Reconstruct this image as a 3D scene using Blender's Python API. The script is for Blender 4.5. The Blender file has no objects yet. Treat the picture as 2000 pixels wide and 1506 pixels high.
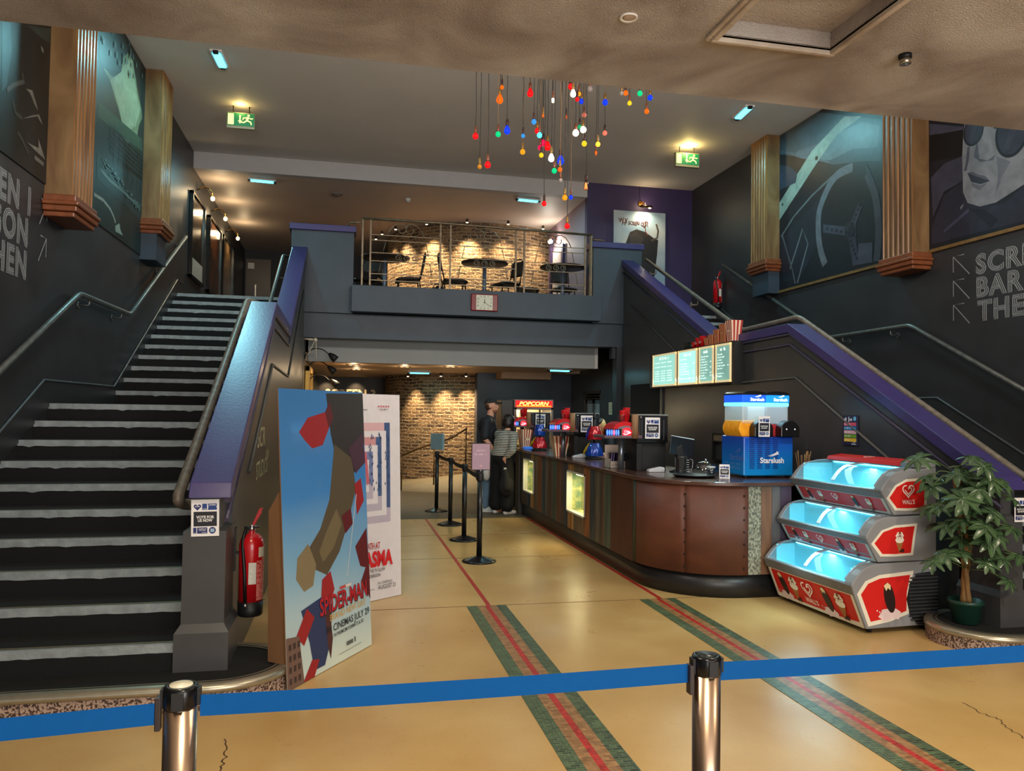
import bpy, bmesh, math, random
from mathutils import Vector, Matrix
random.seed(7)
PI = math.pi
SC = bpy.context.scene
COL = SC.collection

# ---------------------------------------------------------------- camera
yaw, pit, rol = 0.212151, 0.0325416, 0.0138857
f_ = Vector((math.sin(yaw)*math.cos(pit), math.cos(yaw)*math.cos(pit), math.sin(pit)))
r_ = Vector((math.cos(yaw), -math.sin(yaw), 0))
u_ = r_.cross(f_)
r2 = r_*math.cos(rol)+u_*math.sin(rol)
u2 = -r_*math.sin(rol)+u_*math.cos(rol)
cd = bpy.data.cameras.new('camera')
cd.sensor_fit = 'HORIZONTAL'; cd.sensor_width = 36; cd.lens = 1510.09/2000*36
cd.clip_start = .05; cd.clip_end = 100
cam = bpy.data.objects.new('camera', cd); COL.objects.link(cam)
cam.matrix_world = Matrix(((r2.x,u2.x,-f_.x,0),(r2.y,u2.y,-f_.y,0),(r2.z,u2.z,-f_.z,1.6),(0,0,0,1)))
SC.camera = cam

# ---------------------------------------------------------------- world, exposure
SC.view_settings.view_transform = 'Standard'
SC.view_settings.look = 'None'
SC.view_settings.gamma = 1
SC.view_settings.use_curve_mapping = False
SC.view_settings.exposure = 0.0
SC.cycles.use_denoising = True
SC.cycles.max_bounces = 8
SC.cycles.diffuse_bounces = 4
SC.cycles.sample_clamp_indirect = 4
W = bpy.data.worlds.new('world'); SC.world = W; W.use_nodes = True
W.node_tree.nodes['Background'].inputs[0].default_value = (.95, .97, 1.0, 1)
W.node_tree.nodes['Background'].inputs[1].default_value = .9

LK = 2.2
def lamp(kind, name, loc, power, col=(1,1,1), size=.1, target=None, spot=None, blend=.5, sizey=None):
    d = bpy.data.lights.new(name, kind); d.energy = power*LK; d.color = col
    if kind == 'AREA':
        d.size = size
        if sizey: d.shape = 'RECTANGLE'; d.size_y = sizey
    elif kind == 'SPOT':
        d.spot_size = math.radians(spot); d.spot_blend = blend; d.shadow_soft_size = size
    else: d.shadow_soft_size = size
    o = bpy.data.objects.new(name, d); COL.objects.link(o); o.location = loc
    if target is not None:
        o.rotation_euler = (Vector(target)-Vector(loc)).to_track_quat('-Z', 'Y').to_euler()
    return o
WARM = (1, .74, .42); SOFTW = (1, .86, .68); CYAN = (.35, .9, 1.0)
# added area lamp behind the camera for assumed entrance daylight; no doors built
lamp('AREA', 'added_entrance_fill_lamp', (1.9, -3.6, 1.7), 130, (1,.95,.88), 5, (1.9, 4, 1.6), sizey=2.6)
# assumed downlights under the low entrance ceiling, unseen, added to light the near floor
for (x, y, p) in ((-.6,2.2,80), (1.9,2.4,70), (4.4,2.2,96), (.4,.4,62), (3.4,.4,62)):
    lamp('SPOT', 'assumed_entrance_downlight', (x, y, 3.27), p, (1,.86,.64), .08, (x, y+.9, 0), 120, .9)
# added fill lamps, hidden above the low entrance ceiling, to brighten the hall
for (x, p) in ((-.9,34), (1.9,40), (4.7,34)):
    lamp('AREA', 'added_hall_fill_lamp', (x, 4.0, 4.3), p, (1,.92,.82), .9, (x*.8+.4, 10.5, 4.9), sizey=.5)
# ---------------------------------------------------------------- helpers
def lin(c):
    return tuple(((v/255)/12.92 if v/255 <= .04045 else ((v/255+.055)/1.055)**2.4) for v in c[:3])
MATS = {}
def M(name, col=(128,128,128), rough=.6, metal=0., var=.12, scale=8, bump=0., bscale=60, emit=None, estr=0.,
      trans=0., coat=0., col2=None, stretch=(1,1,1), spec=.5, ior=1.45, alpha=1., detail=5, thr=None, dist=0.):
    if name in MATS: return MATS[name]
    m = bpy.data.materials.new(name); m.use_nodes = True; MATS[name] = m
    nt = m.node_tree; b = nt.nodes['Principled BSDF']; L = nt.links.new
    c1 = lin(col)+(1,)
    b.inputs['Base Color'].default_value = c1
    b.inputs['Roughness'].default_value = rough; b.inputs['Metallic'].default_value = metal
    b.inputs['Specular IOR Level'].default_value = spec; b.inputs['IOR'].default_value = ior
    b.inputs['Transmission Weight'].default_value = trans; b.inputs['Coat Weight'].default_value = coat
    b.inputs['Alpha'].default_value = alpha
    if emit is not None:
        b.inputs['Emission Color'].default_value = lin(emit)+(1,); b.inputs['Emission Strength'].default_value = estr
    if var or bump or col2:
        tc = nt.nodes.new('ShaderNodeTexCoord'); mp = nt.nodes.new('ShaderNodeMapping')
        mp.inputs['Scale'].default_value = stretch; L(tc.outputs['Object'], mp.inputs[0])
    if var or col2:
        n = nt.nodes.new('ShaderNodeTexNoise'); n.inputs['Scale'].default_value = scale
        n.inputs['Detail'].default_value = detail; n.inputs['Distortion'].default_value = dist
        L(mp.outputs[0], n.inputs[0])
        r = nt.nodes.new('ShaderNodeValToRGB'); L(n.outputs[0], r.inputs[0])
        lo, hi = thr or (.3, .7)
        r.color_ramp.elements[0].position = lo; r.color_ramp.elements[1].position = hi
        c2 = lin(col2)+(1,) if col2 else tuple(v*(1-var) for v in c1[:3])+(1,)
        r.color_ramp.elements[0].color = c2; r.color_ramp.elements[1].color = c1
        L(r.outputs[0], b.inputs['Base Color'])
    if bump:
        n2 = nt.nodes.new('ShaderNodeTexNoise'); n2.inputs['Scale'].default_value = bscale; n2.inputs['Detail'].default_value = 4
        L(mp.outputs[0], n2.inputs[0])
        bp = nt.nodes.new('ShaderNodeBump'); bp.inputs['Strength'].default_value = bump; bp.inputs['Distance'].default_value = .02
        L(n2.outputs[0], bp.inputs['Height']); L(bp.outputs[0], b.inputs['Normal'])
    return m
def E(name, col, strength):
    return M(name, col, .5, var=0, emit=col, estr=strength)
def INK(c, rough=.5):
    return M('ink_%d_%d_%d' % tuple(c[:3]), c, rough, var=.05, scale=20)
def glassy(name, col=(255,255,255), rough=.03, mix=.82, k=1.):
    if name in MATS: return MATS[name]
    m = bpy.data.materials.new(name); m.use_nodes = True; MATS[name] = m
    nt = m.node_tree; nt.nodes.clear(); o = nt.nodes.new('ShaderNodeOutputMaterial')
    t = nt.nodes.new('ShaderNodeBsdfTransparent'); t.inputs[0].default_value = lin(col)+(1,)
    g = nt.nodes.new('ShaderNodeBsdfGlossy'); g.inputs['Roughness'].default_value = rough
    fr = nt.nodes.new('ShaderNodeFresnel'); fr.inputs[0].default_value = 1.45
    mx = nt.nodes.new('ShaderNodeMixShader'); L = nt.links.new
    ma = nt.nodes.new('ShaderNodeMath'); ma.operation = 'ADD'; ma.inputs[1].default_value = (1-mix)*.15
    ge = nt.nodes.new('ShaderNodeNewGeometry'); iv = nt.nodes.new('ShaderNodeMath'); iv.operation = 'SUBTRACT'; iv.inputs[0].default_value = 1; L(ge.outputs['Backfacing'], iv.inputs[1])
    mu = nt.nodes.new('ShaderNodeMath'); mu.operation = 'MULTIPLY'; L(fr.outputs[0], ma.inputs[0]); L(ma.outputs[0], mu.inputs[0]); L(iv.outputs[0], mu.inputs[1]); mk = nt.nodes.new('ShaderNodeMath'); mk.operation = 'MULTIPLY'; mk.inputs[1].default_value = k; L(mu.outputs[0], mk.inputs[0]); L(mk.outputs[0], mx.inputs[0]); L(t.outputs[0], mx.inputs[1]); L(g.outputs[0], mx.inputs[2]); L(mx.outputs[0], o.inputs[0])
    return m

def rootloc(p):
    v = Vector((0,0,0))
    while p is not None: v += p.location; p = p.parent
    return v
class MB:
    def __init__(s): s.v=[]; s.f=[]; s.m=[]; s.s=[]
    def add(s, vs, fs, mi=0, sm=False):
        o = len(s.v); s.v += [tuple(v) for v in vs]
        for f in fs: s.f.append([i+o for i in f]); s.m.append(mi); s.s.append(sm)
        return s
    def box(s, x0,y0,z0,x1,y1,z1, mi=0):
        x0,x1=sorted((x0,x1)); y0,y1=sorted((y0,y1)); z0,z1=sorted((z0,z1))
        return s.add([(x,y,z) for z in (z0,z1) for y in (y0,y1) for x in (x0,x1)],
          [(0,2,3,1),(4,5,7,6),(0,1,5,4),(2,6,7,3),(0,4,6,2),(1,3,7,5)], mi)
    def obox(s, c, hx, hy, hz, mi=0):
        c=Vector(c); hx=Vector(hx); hy=Vector(hy); hz=Vector(hz)
        return s.add([c+a*hx+b*hy+d*hz for d in (-1,1) for b in (-1,1) for a in (-1,1)],
          [(0,2,3,1),(4,5,7,6),(0,1,5,4),(2,6,7,3),(0,4,6,2),(1,3,7,5)], mi)
    def prism(s, poly, ax, a0, a1, mi=0, sm=False):
        n=len(poly)
        P = {'x':lambda a,p:(a,p[0],p[1]), 'y':lambda a,p:(p[0],a,p[1]), 'z':lambda a,p:(p[0],p[1],a)}[ax]
        vs=[P(a0,p) for p in poly]+[P(a1,p) for p in poly]
        s.add(vs, [tuple(range(n))[::-1], tuple(range(n,2*n))], mi)
        o=len(s.v)-2*n
        for i in range(n):
            j=(i+1)%n; s.f.append([o+i,o+j,o+n+j,o+n+i]); s.m.append(mi); s.s.append(sm)
        return s
    def lathe(s, prof, c=(0,0,0), n=20, mi=0, axis=None, sm=True):
        c=Vector(c); R = Vector(axis).to_track_quat('Z','Y').to_matrix() if axis else Matrix.Identity(3)
        vs=[]; fs=[]
        for r,z in prof:
            for k in range(n):
                a=2*PI*k/n; vs.append(c+R@Vector((r*math.cos(a), r*math.sin(a), z)))
        m=len(prof)
        for i in range(m-1):
            for k in range(n):
                k2=(k+1)%n; fs.append((i*n+k, i*n+k2, (i+1)*n+k2, (i+1)*n+k))
        s.add(vs, fs, mi, sm)
        o=len(s.v)-len(vs)
        if prof[0][0]>1e-5: s.f.append([o+k for k in range(n)][::-1]); s.m.append(mi); s.s.append(False)
        if prof[-1][0]>1e-5: s.f.append([o+(m-1)*n+k for k in range(n)]); s.m.append(mi); s.s.append(False)
        return s
    def cyl(s, p0, p1, r0, r1=None, n=16, mi=0):
        p0=Vector(p0); p1=Vector(p1); d=p1-p0
        return s.lathe([(r0,0),(r0 if r1 is None else r1, d.length)], p0, n, mi, d)
    def ell(s, c, r, n=16, m=10, mi=0, R=None):
        if not hasattr(r,'__len__'): r=(r,r,r)
        c=Vector(c); R=R or Matrix.Identity(3); vs=[c+R@Vector((0,0,-r[2]))]
        for i in range(1,m):
            t=PI*i/m-PI/2
            for k in range(n):
                a=2*PI*k/n; vs.append(c+R@Vector((r[0]*math.cos(t)*math.cos(a), r[1]*math.cos(t)*math.sin(a), r[2]*math.sin(t))))
        vs.append(c+R@Vector((0,0,r[2]))); fs=[]
        for k in range(n):
            k2=(k+1)%n; fs.append((0,1+k2,1+k)); fs.append((len(vs)-1, 1+(m-2)*n+k, 1+(m-2)*n+k2))
            for i in range(m-2): fs.append((1+i*n+k,1+i*n+k2,1+(i+1)*n+k2,1+(i+1)*n+k))
        return s.add(vs, fs, mi, True)
    def tube(s, pts, r, n=8, mi=0, closed=False, flat=None):
        pts=[Vector(p) for p in pts]; N=len(pts); vs=[]; fs=[]; up=None
        for i,p in enumerate(pts):
            if closed: d=(pts[(i+1)%N]-pts[i-1])
            else: d=pts[min(i+1,N-1)]-pts[max(i-1,0)]
            d=d.normalized() if d.length>1e-9 else Vector((0,0,1))
            if up is None:
                up = Vector((0,0,1)) if abs(d.z)<.9 else Vector((1,0,0))
            u=(up-d*up.dot(d)); u = u.normalized() if u.length>1e-6 else d.orthogonal().normalized()
            w=d.cross(u); up=u
            rr = r[i] if hasattr(r,'__len__') else r
            for k in range(n):
                a=2*PI*k/n; vs.append(p+(u*math.cos(a)+w*math.sin(a)*(flat or 1))*rr)
        M_ = N if closed else N-1
        for i in range(M_):
            j=(i+1)%N
            for k in range(n):
                k2=(k+1)%n; fs.append((i*n+k,i*n+k2,j*n+k2,j*n+k))
        s.add(vs,fs,mi,True); o=len(s.v)-len(vs)
        if not closed:
            s.f.append([o+k for k in range(n)][::-1]); s.m.append(mi); s.s.append(False)
            s.f.append([o+(N-1)*n+k for k in range(n)]); s.m.append(mi); s.s.append(False)
        return s
    def grid(s, rows, mi=0, sm=True):
        n=len(rows[0]); vs=[p for r in rows for p in r]
        fs=[(i*n+k,i*n+k+1,(i+1)*n+k+1,(i+1)*n+k) for i in range(len(rows)-1) for k in range(n-1)]
        return s.add(vs,fs,mi,sm)
    def build(s, name, mats, parent=None, w=True, recalc=True, bevel=0, seg=2, solid=0):
        off = rootloc(parent) if (w and parent is not None) else Vector((0,0,0))
        me = bpy.data.meshes.new(name)
        me.from_pydata([Vector(v)-off for v in s.v], [], s.f)
        if not isinstance(mats,(list,tuple)): mats=[mats]
        for m in mats: me.materials.append(m)
        me.polygons.foreach_set('material_index', s.m); me.polygons.foreach_set('use_smooth', s.s)
        if recalc:
            b=bmesh.new(); b.from_mesh(me); bmesh.ops.recalc_face_normals(b, faces=b.faces); b.to_mesh(me); b.free()
        me.update()
        o = bpy.data.objects.new(name, me); COL.objects.link(o)
        if parent is not None: o.parent = parent
        if solid:
            md=o.modifiers.new('solid','SOLIDIFY'); md.thickness=solid; md.offset=0
        if bevel:
            md=o.modifiers.new('bevel','BEVEL'); md.width=bevel; md.segments=seg; md.limit_method='ANGLE'; md.angle_limit=.6
        return o
def thing(name, label, cat, loc=(0,0,0), rz=0, group=None):
    o=bpy.data.objects.new(name,None); COL.objects.link(o); o.empty_display_size=.1
    o.location=loc; o.rotation_euler=(0,0,rz); tag(o,label,cat,group); return o
def tag(o, label, cat, group=None):
    o['label']=label; o['category']=cat
    if group: o['group']=group
    return o
def struct(o): o['kind']='structure'; return o
def dup(root, loc, rz=None, label=None):
    r=root.copy(); COL.objects.link(r); r.location=loc
    if rz is not None: r.rotation_euler=(0,0,rz)
    if label: r['label']=label
    for ch in list(root.children):
        c=ch.copy(); COL.objects.link(c); c.parent=r
        for g in list(ch.children):
            d=g.copy(); COL.objects.link(d); d.parent=c
    return r
_TX={}
def textgeo(t, bold=0., shear=0., space=1.):
    k=(t,bold,shear,space)
    if k in _TX: return _TX[k]
    cu=bpy.data.curves.new('t','FONT'); cu.body=t; cu.size=1; cu.shear=shear; cu.space_character=space; cu.offset=bold
    cu.resolution_u=3; cu.fill_mode='FRONT'
    o=bpy.data.objects.new('t',cu); COL.objects.link(o)
    dg=bpy.context.evaluated_depsgraph_get(); dg.update()
    me=bpy.data.meshes.new_from_object(o.evaluated_get(dg))
    vs=[(v.co.x,v.co.y) for v in me.vertices]; fs=[tuple(p.vertices) for p in me.polygons]
    bpy.data.objects.remove(o); bpy.data.curves.remove(cu); bpy.data.meshes.remove(me)
    xs=[v[0] for v in vs] or [0]
    _TX[k]=(vs,fs,min(xs),max(xs)); return _TX[k]
class Art:
    """flat print on a real panel: polygons in panel coordinates"""
    def __init__(s, O, U, V, eps=.0005):
        eps=min(eps,.002)*.3
        s.O=Vector(O); s.U=Vector(U); s.V=Vector(V); s.N=s.U.cross(s.V).normalized(); s.e=eps; s.k=1
        s.mb=MB(); s.mats=[]
    def mi(s, c):
        m = c if not isinstance(c,(tuple,list)) else INK(c)
        if m not in s.mats: s.mats.append(m)
        return s.mats.index(m)
    def P(s, x, y): return s.O+s.U*x+s.V*y+s.N*(s.e*s.k)
    def poly(s, pts, c):
        s.mb.add([s.P(x,y) for x,y in pts], [tuple(range(len(pts)))], s.mi(c)); s.k+=1; return s
    def rect(s, x0,y0,x1,y1,c): return s.poly([(x0,y0),(x1,y0),(x1,y1),(x0,y1)],c)
    def disc(s, x,y,r,c,n=20,ry=None,a0=0,a1=2*PI):
        return s.poly([(x+r*math.cos(a0+(a1-a0)*i/n), y+(ry or r)*math.sin(a0+(a1-a0)*i/n)) for i in range(n+(a1-a0<6))],c)
    def line(s, pts, w, c, closed=False):
        P=[Vector(p) for p in pts]; 
        if closed: P.append(P[0])
        vs=[];fs=[]
        for i,p in enumerate(P):
            d=(P[min(i+1,len(P)-1)]-P[max(i-1,0)])
            if closed and i in (0,len(P)-1): d=P[1]-P[-2]
            d=d.normalized(); n=Vector((-d.y,d.x))*(w[i] if hasattr(w,'__len__') else w)/2
            vs+= [s.P(*(p+n)), s.P(*(p-n))]
        for i in range(len(P)-1): fs.append((2*i,2*i+1,2*i+3,2*i+2))
        s.mb.add(vs,fs,s.mi(c)); s.k+=1; return s
    def text(s, t, x, y, size, c, align='l', bold=0., shear=0., space=1., width=None, rot=0., sx=1.):
        vs,fs,x0,x1=textgeo(t,bold,shear,space); w=(x1-x0)*size
        if width: sx=width/max(w,1e-6)
        o={'l':0,'c':-.5,'r':-1}[align]*w*sx; ca,sa=math.cos(rot),math.sin(rot)
        q=[]
        for a,b in vs:
            X=(a-x0)*size*sx+o; Y=b*size
            q.append(s.P(x+X*ca-Y*sa, y+X*sa+Y*ca))
        s.mb.add(q,fs,s.mi(c)); s.k+=1; return s
    def scribble(s, x, y, w, h, c, seed=0):
        """a line of print too small to read: word-length marks"""
        r=random.Random(seed*31+7); q=x; vs=[]; fs=[]
        while q<x+w-h*.5:
            L=min(r.uniform(1.2,4.5)*h, x+w-q); o=len(vs)
            for k in range(max(1,int(L/(h*.62)))):
                a=q+k*h*.62; o=len(vs); hh=h*r.choice((.7,.7,1.)); vs+=[s.P(a,y),s.P(a+h*.42,y),s.P(a+h*.42,y+hh),s.P(a,y+hh)]; fs.append((o,o+1,o+2,o+3))
            q+=L+h*.5
        s.mb.add(vs,fs,s.mi(c)); s.k+=1; return s
    def build(s, name, parent=None, w=True):
        return s.mb.build(name, s.mats, parent, w, recalc=False)
def arc(cx,cy,r,a0,a1,n=16,ry=None):
    return [(cx+r*math.cos(math.radians(a0+(a1-a0)*i/n)), cy+(ry or r)*math.sin(math.radians(a0+(a1-a0)*i/n))) for i in range(n+1)]
def spiral(cx,cy,r0,r1,a0,turns,n=28):
    return [(cx+(r0+(r1-r0)*i/n)*math.cos(math.radians(a0+360*turns*i/n)), cy+(r0+(r1-r0)*i/n)*math.sin(math.radians(a0+360*turns*i/n))) for i in range(n+1)]

# ================================================================ materials of the setting
WALL = M('charcoal_paint', (50,50,53), .42, var=.3, scale=2.2, bump=.05, bscale=90)
WALLW = M('warm_charcoal_paint', (62,60,58), .38, var=.25, scale=2.5, bump=.05, bscale=90)
BLUEG = M('blue_grey_paint', (52,64,77), .5, var=.28, scale=2.4, bump=.06, bscale=60)
PURP = M('purple_gloss_paint', (62,54,108), .30, var=.12, scale=6, bump=.04, bscale=50)
PURPW = M('deep_purple_paint', (52,40,84), .55, var=.2, scale=3)
CEIL = M('hall_ceiling_paint', (212,206,200), .7, var=.06, scale=1.5)
CEILG = M('gallery_ceiling_paint', (196,182,172), .55, var=.06, scale=1.5)
CEILW = M('passage_ceiling_paint', (200,170,140), .5, var=.05, scale=2)
FASC = M('grey_fascia_paint', (150,152,152), .6, var=.08, scale=2)
BLACKC = M('black_stair_carpet', (17,17,18), .9, var=.35, scale=60, bump=.3, bscale=300)
DARKM = M('dark_metal', (40,40,42), .45, .6, var=.1)

# floor: worn polished ochre screed
fm = M('ochre_screed', (200,168,112), .30, var=.0, col2=(180,142,86), scale=1.4, bump=.02, bscale=160, thr=(.3,.72))
nt = fm.node_tree; b_ = nt.nodes['Principled BSDF']
tc = nt.nodes.new('ShaderNodeTexCoord'); n1 = nt.nodes.new('ShaderNodeTexNoise'); n1.inputs['Scale'].default_value = 55; n1.inputs['Detail'].default_value = 8
n1.inputs['Roughness'].default_value = .7
rr = nt.nodes.new('ShaderNodeValToRGB'); rr.color_ramp.elements[0].position = .27; rr.color_ramp.elements[1].position = .42
rr.color_ramp.elements[0].color = (.45,.42,.4,1); rr.color_ramp.elements[1].color = (1,1,1,1)
mx = nt.nodes.new('ShaderNodeMix'); mx.data_type = 'RGBA'; mx.blend_type = 'MULTIPLY'; mx.inputs[0].default_value = .6
src = b_.inputs['Base Color'].links[0].from_socket
nt.links.new(tc.outputs['Object'], n1.inputs[0]); nt.links.new(n1.outputs[0], rr.inputs[0])
nt.links.new(src, mx.inputs[6]); nt.links.new(rr.outputs[0], mx.inputs[7]); nt.links.new(mx.outputs[2], b_.inputs['Base Color'])
n2 = nt.nodes.new('ShaderNodeTexNoise'); n2.inputs['Scale'].default_value = 3; n2.inputs['Detail'].default_value = 6
mr = nt.nodes.new('ShaderNodeMapRange'); mr.inputs['To Min'].default_value = .22; mr.inputs['To Max'].default_value = .38
nt.links.new(tc.outputs['Object'], n2.inputs[0]); nt.links.new(n2.outputs[0], mr.inputs[0]); nt.links.new(mr.outputs[0], b_.inputs['Roughness'])
# front ceiling: mottled stippled plaster
CF = M('stippled_plaster', (208,202,196), .75, col2=(152,140,132), scale=1.7, bump=.7, bscale=120, thr=(.35,.68), dist=.6)
def brick_mat(name, c1, c2, mort, bw, bh, ms, bias=0., uv=True, rough=.8, bump=.6, distort=.02, off=.5):
    m = bpy.data.materials.new(name); m.use_nodes = True; nt = m.node_tree; b = nt.nodes['Principled BSDF']; L = nt.links.new
    tc = nt.nodes.new('ShaderNodeTexCoord'); no = nt.nodes.new('ShaderNodeTexNoise'); no.inputs['Scale'].default_value = 3.5; no.inputs['Detail'].default_value = 5
    add = nt.nodes.new('ShaderNodeMixRGB'); add.blend_type = 'ADD'; add.inputs[0].default_value = 1
    sc = nt.nodes.new('ShaderNodeMixRGB'); sc.blend_type = 'MULTIPLY'; sc.inputs[0].default_value = 1; sc.inputs[2].default_value = (distort,distort,distort,1)
    out = tc.outputs['UV' if uv else 'Object']
    L(out, no.inputs[0]); L(no.outputs['Color'], sc.inputs[1]); L(out, add.inputs[1]); L(sc.outputs[0], add.inputs[2])
    br = nt.nodes.new('ShaderNodeTexBrick'); br.inputs['Scale'].default_value = 1
    br.inputs['Brick Width'].default_value = bw; br.inputs['Row Height'].default_value = bh; br.inputs['Mortar Size'].default_value = ms
    br.inputs['Mortar Smooth'].default_value = .3; br.inputs['Bias'].default_value = bias; br.offset = off
    br.inputs['Color1'].default_value = lin(c1)+(1,); br.inputs['Color2'].default_value = lin(c2)+(1,); br.inputs['Mortar'].default_value = lin(mort)+(1,)
    L(add.outputs[0], br.inputs[0])
    n2 = nt.nodes.new('ShaderNodeTexNoise'); n2.inputs['Scale'].default_value = 22; n2.inputs['Detail'].default_value = 6; L(out, n2.inputs[0])
    r = nt.nodes.new('ShaderNodeValToRGB'); r.color_ramp.elements[0].position = .3; r.color_ramp.elements[1].position = .65
    r.color_ramp.elements[0].color = (.45,.42,.4,1); r.color_ramp.elements[1].color = (1,1,1,1); L(n2.outputs[0], r.inputs[0])
    mu = nt.nodes.new('ShaderNodeMixRGB'); mu.blend_type = 'MULTIPLY'; mu.inputs[0].default_value = .8; L(br.outputs[0], mu.inputs[1]); L(r.outputs[0], mu.inputs[2])
    L(mu.outputs[0], b.inputs['Base Color']); b.inputs['Roughness'].default_value = rough
    if bump:
        sub = nt.nodes.new('ShaderNodeMath'); sub.operation = 'SUBTRACT'; L(n2.outputs[0], sub.inputs[0]); L(br.outputs['Fac'], sub.inputs[1])
        bp = nt.nodes.new('ShaderNodeBump'); bp.inputs['Strength'].default_value = bump; bp.inputs['Distance'].default_value = .03
        L(sub.outputs[0], bp.inputs['Height']); L(bp.outputs[0], b.inputs['Normal'])
    return m
BRICK = brick_mat('reclaimed_brick', (150,118,84), (74,54,40), (176,152,118), .205, .07, .010, bump=1., distort=.07)

# ================================================================ the setting
m = MB(); m.box(-2.74,-4,-.1, 6.57,20.5,0); fl = struct(m.build('floor', fm))
m = MB(); m.box(-.62,11.36,.0, 4.6,20.3,.004); struct(m.build('floor_carpet', M('olive_carpet', (92,84,66), .6, var=.2, scale=5)))
# ramp rising round the brick drum
m = MB(); m.add([(.8,15.4,.005),(2.62,14.6,.005),(2.62,15.9,.30),(.9,17.4,.02),(.8,17.5,0),(2.62,16.2,0)], [(0,1,2,3),(3,2,5,4)]); struct(m.build('floor_ramp', M('ramp_vinyl', (104,96,78), .5, var=.15)))
# floor joints
m = MB()
for (x0,x1,y) in ((-.3,4.2,6.285),(.55,2.7,8.33),(.6,2.7,9.86)): m.box(x0,y-.004,.0005,x1,y+.004,.0015)
m.build('joint', M('joint_line', (96,72,42), .7, var=0), fl)
# mosaic stripes
GRN = brick_mat('green_mosaic', (86,110,76), (56,76,52), (132,140,110), .05,.022,.0016, uv=False, rough=.4, bump=0, distort=.004)
TAN = brick_mat('tan_mosaic', (176,130,84), (138,98,60), (170,140,100), .05,.022,.0012, uv=False, rough=.4, bump=0, distort=.004)
REDM = brick_mat('red_mosaic', (196,44,42), (164,28,30), (206,110,80), .05,.026,.001, uv=False, rough=.4, bump=0, distort=.004)
GRND = brick_mat('worn_green_mosaic', (86,110,76), (44,58,42), (120,128,100), .05,.022,.0016, uv=False, rough=.4, bump=0, distort=.004)
for (xa, n) in ((1.0,0),(2.492,1)):
    segs = [(0,.088,GRN),(.088,.148,TAN),(.148,.186,REDM),(.186,.245,TAN),(.245,.325,GRND)]
    mb = MB(); mats = []
    for k,(a,b,mm) in enumerate(segs): mb.box(xa+a,-3.9,.0003,xa+b,6.28,.003,k); mats.append(mm)
    o = struct(mb.build('floor_stripe', mats))
m = MB(); m.box(1.168,6.28,.0003,1.202,11.36,.003); m.box(2.668,6.28,.0003,2.705,11.36,.003)
struct(m.build('floor_stripe', REDM))
# cracks in the screed
m = MB()
for (pts) in ([(-.53,3.98),(-.5,3.8),(-.51,3.66),(-.47,3.55),(-.52,3.42),(-.49,3.3),(-.5,3.18),(-.47,3.1)], [(3.42,3.75),(3.40,3.6),(3.42,3.5),(3.37,3.42),(3.36,3.3),(3.31,3.22),(3.30,3.12),(3.26,3.05)], [(3.2,2.95),(3.17,2.85),(3.12,2.8)]):
    P=[]; r=random.Random(3)
    for i in range(len(pts)-1):
        for k in range(6):
            t=k/6; P.append((pts[i][0]*(1-t)+pts[i+1][0]*t+r.uniform(-.012,.012), pts[i][1]*(1-t)+pts[i+1][1]*t))
    vs=[];fs=[]
    for i,(x,y) in enumerate(P):
        w=.0022+r.random()*.002; vs+=[(x-w,y,.0008),(x+w,y,.0008)]
    m.add(vs,[(2*i,2*i+1,2*i+3,2*i+2) for i in range(len(P)-1)])
m.build('crack', M('crack_dirt', (60,42,24), .9, var=0), fl)

# side walls, gallery, ceilings
m = MB(); m.box(-2.74,-4,0,-2.54,20.5,6); struct(m.build('wall_left', WALL))
m = MB(); m.box(6.37,-4,0,6.57,20.5,6); struct(m.build('wall_right', WALL))
m = MB(); m.box(-2.74,20.3,0,6.57,20.5,6); struct(m.build('wall_back', M('dark_back_wall', (34,36,44), .6, var=.2)))
m = MB(); m.box(-2.74,3.8,5.83,6.57,13.54,6); struct(m.build('ceiling_hall', CEIL))
m = MB(); m.box(-2.54,13.54,5.555,4.289,13.7,6); struct(m.build('beam_gallery', M('pale_beam_paint', (176,174,178), .6, var=.05)))
m = MB(); m.box(-2.54,13.7,5.556,6.37,20.3,5.75); struct(m.build('ceiling_gallery', CEILG))
m = MB()
m.box(-2.74,3.14,3.3, 6.57,3.79,3.5); m.box(-2.74,-4,3.3, 1.6,3.14,3.5); m.box(2.16,-4,3.3, 6.57,3.14,3.5); m.box(1.6,-4,3.3,2.16,2.2,3.5)
m.box(1.6,2.2,3.37,2.16,3.14,3.5); m.box(-2.74,3.6,3.5,6.57,3.79,6)
cf = struct(m.build('ceiling_entrance', CF))
m = MB()   # coffer moulding
for k,(w,h) in enumerate(((.045,.02),(.028,.034))):
    m.box(1.6-w,3.14,3.3-h,2.16+w,3.14+w,3.3); m.box(1.6-w,2.2,3.3-h,1.6,3.14,3.3); m.box(2.16,2.2,3.3-h,2.16+w,3.14,3.3); m.box(1.6-w,2.2-w,3.3-h,2.16+w,2.2,3.3)
m.build('coffer_moulding', M('moulding_plaster', (206,194,180), .7, col2=(160,144,128), scale=5, bump=.2), cf, bevel=.006)
# upper floor slab + stair-head floors
m = MB(); m.box(-2.54,12.53,3.12,-.64,20.3,3.316); m.box(-.64,12.3,3.12,4.6,20.3,3.316); m.box(4.6,12.53,3.12,6.37,20.3,3.316)
struct(m.build('floor_gallery', M('gallery_carpet', (40,34,34), .9, var=.2)))
m = MB(); m.box(-.64,12.92,2.36,4.27,20.3,2.5); m.box(4.27,14.9,2.36,4.62,20.3,2.5); struct(m.build('ceiling_passage', CEILW))
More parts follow.
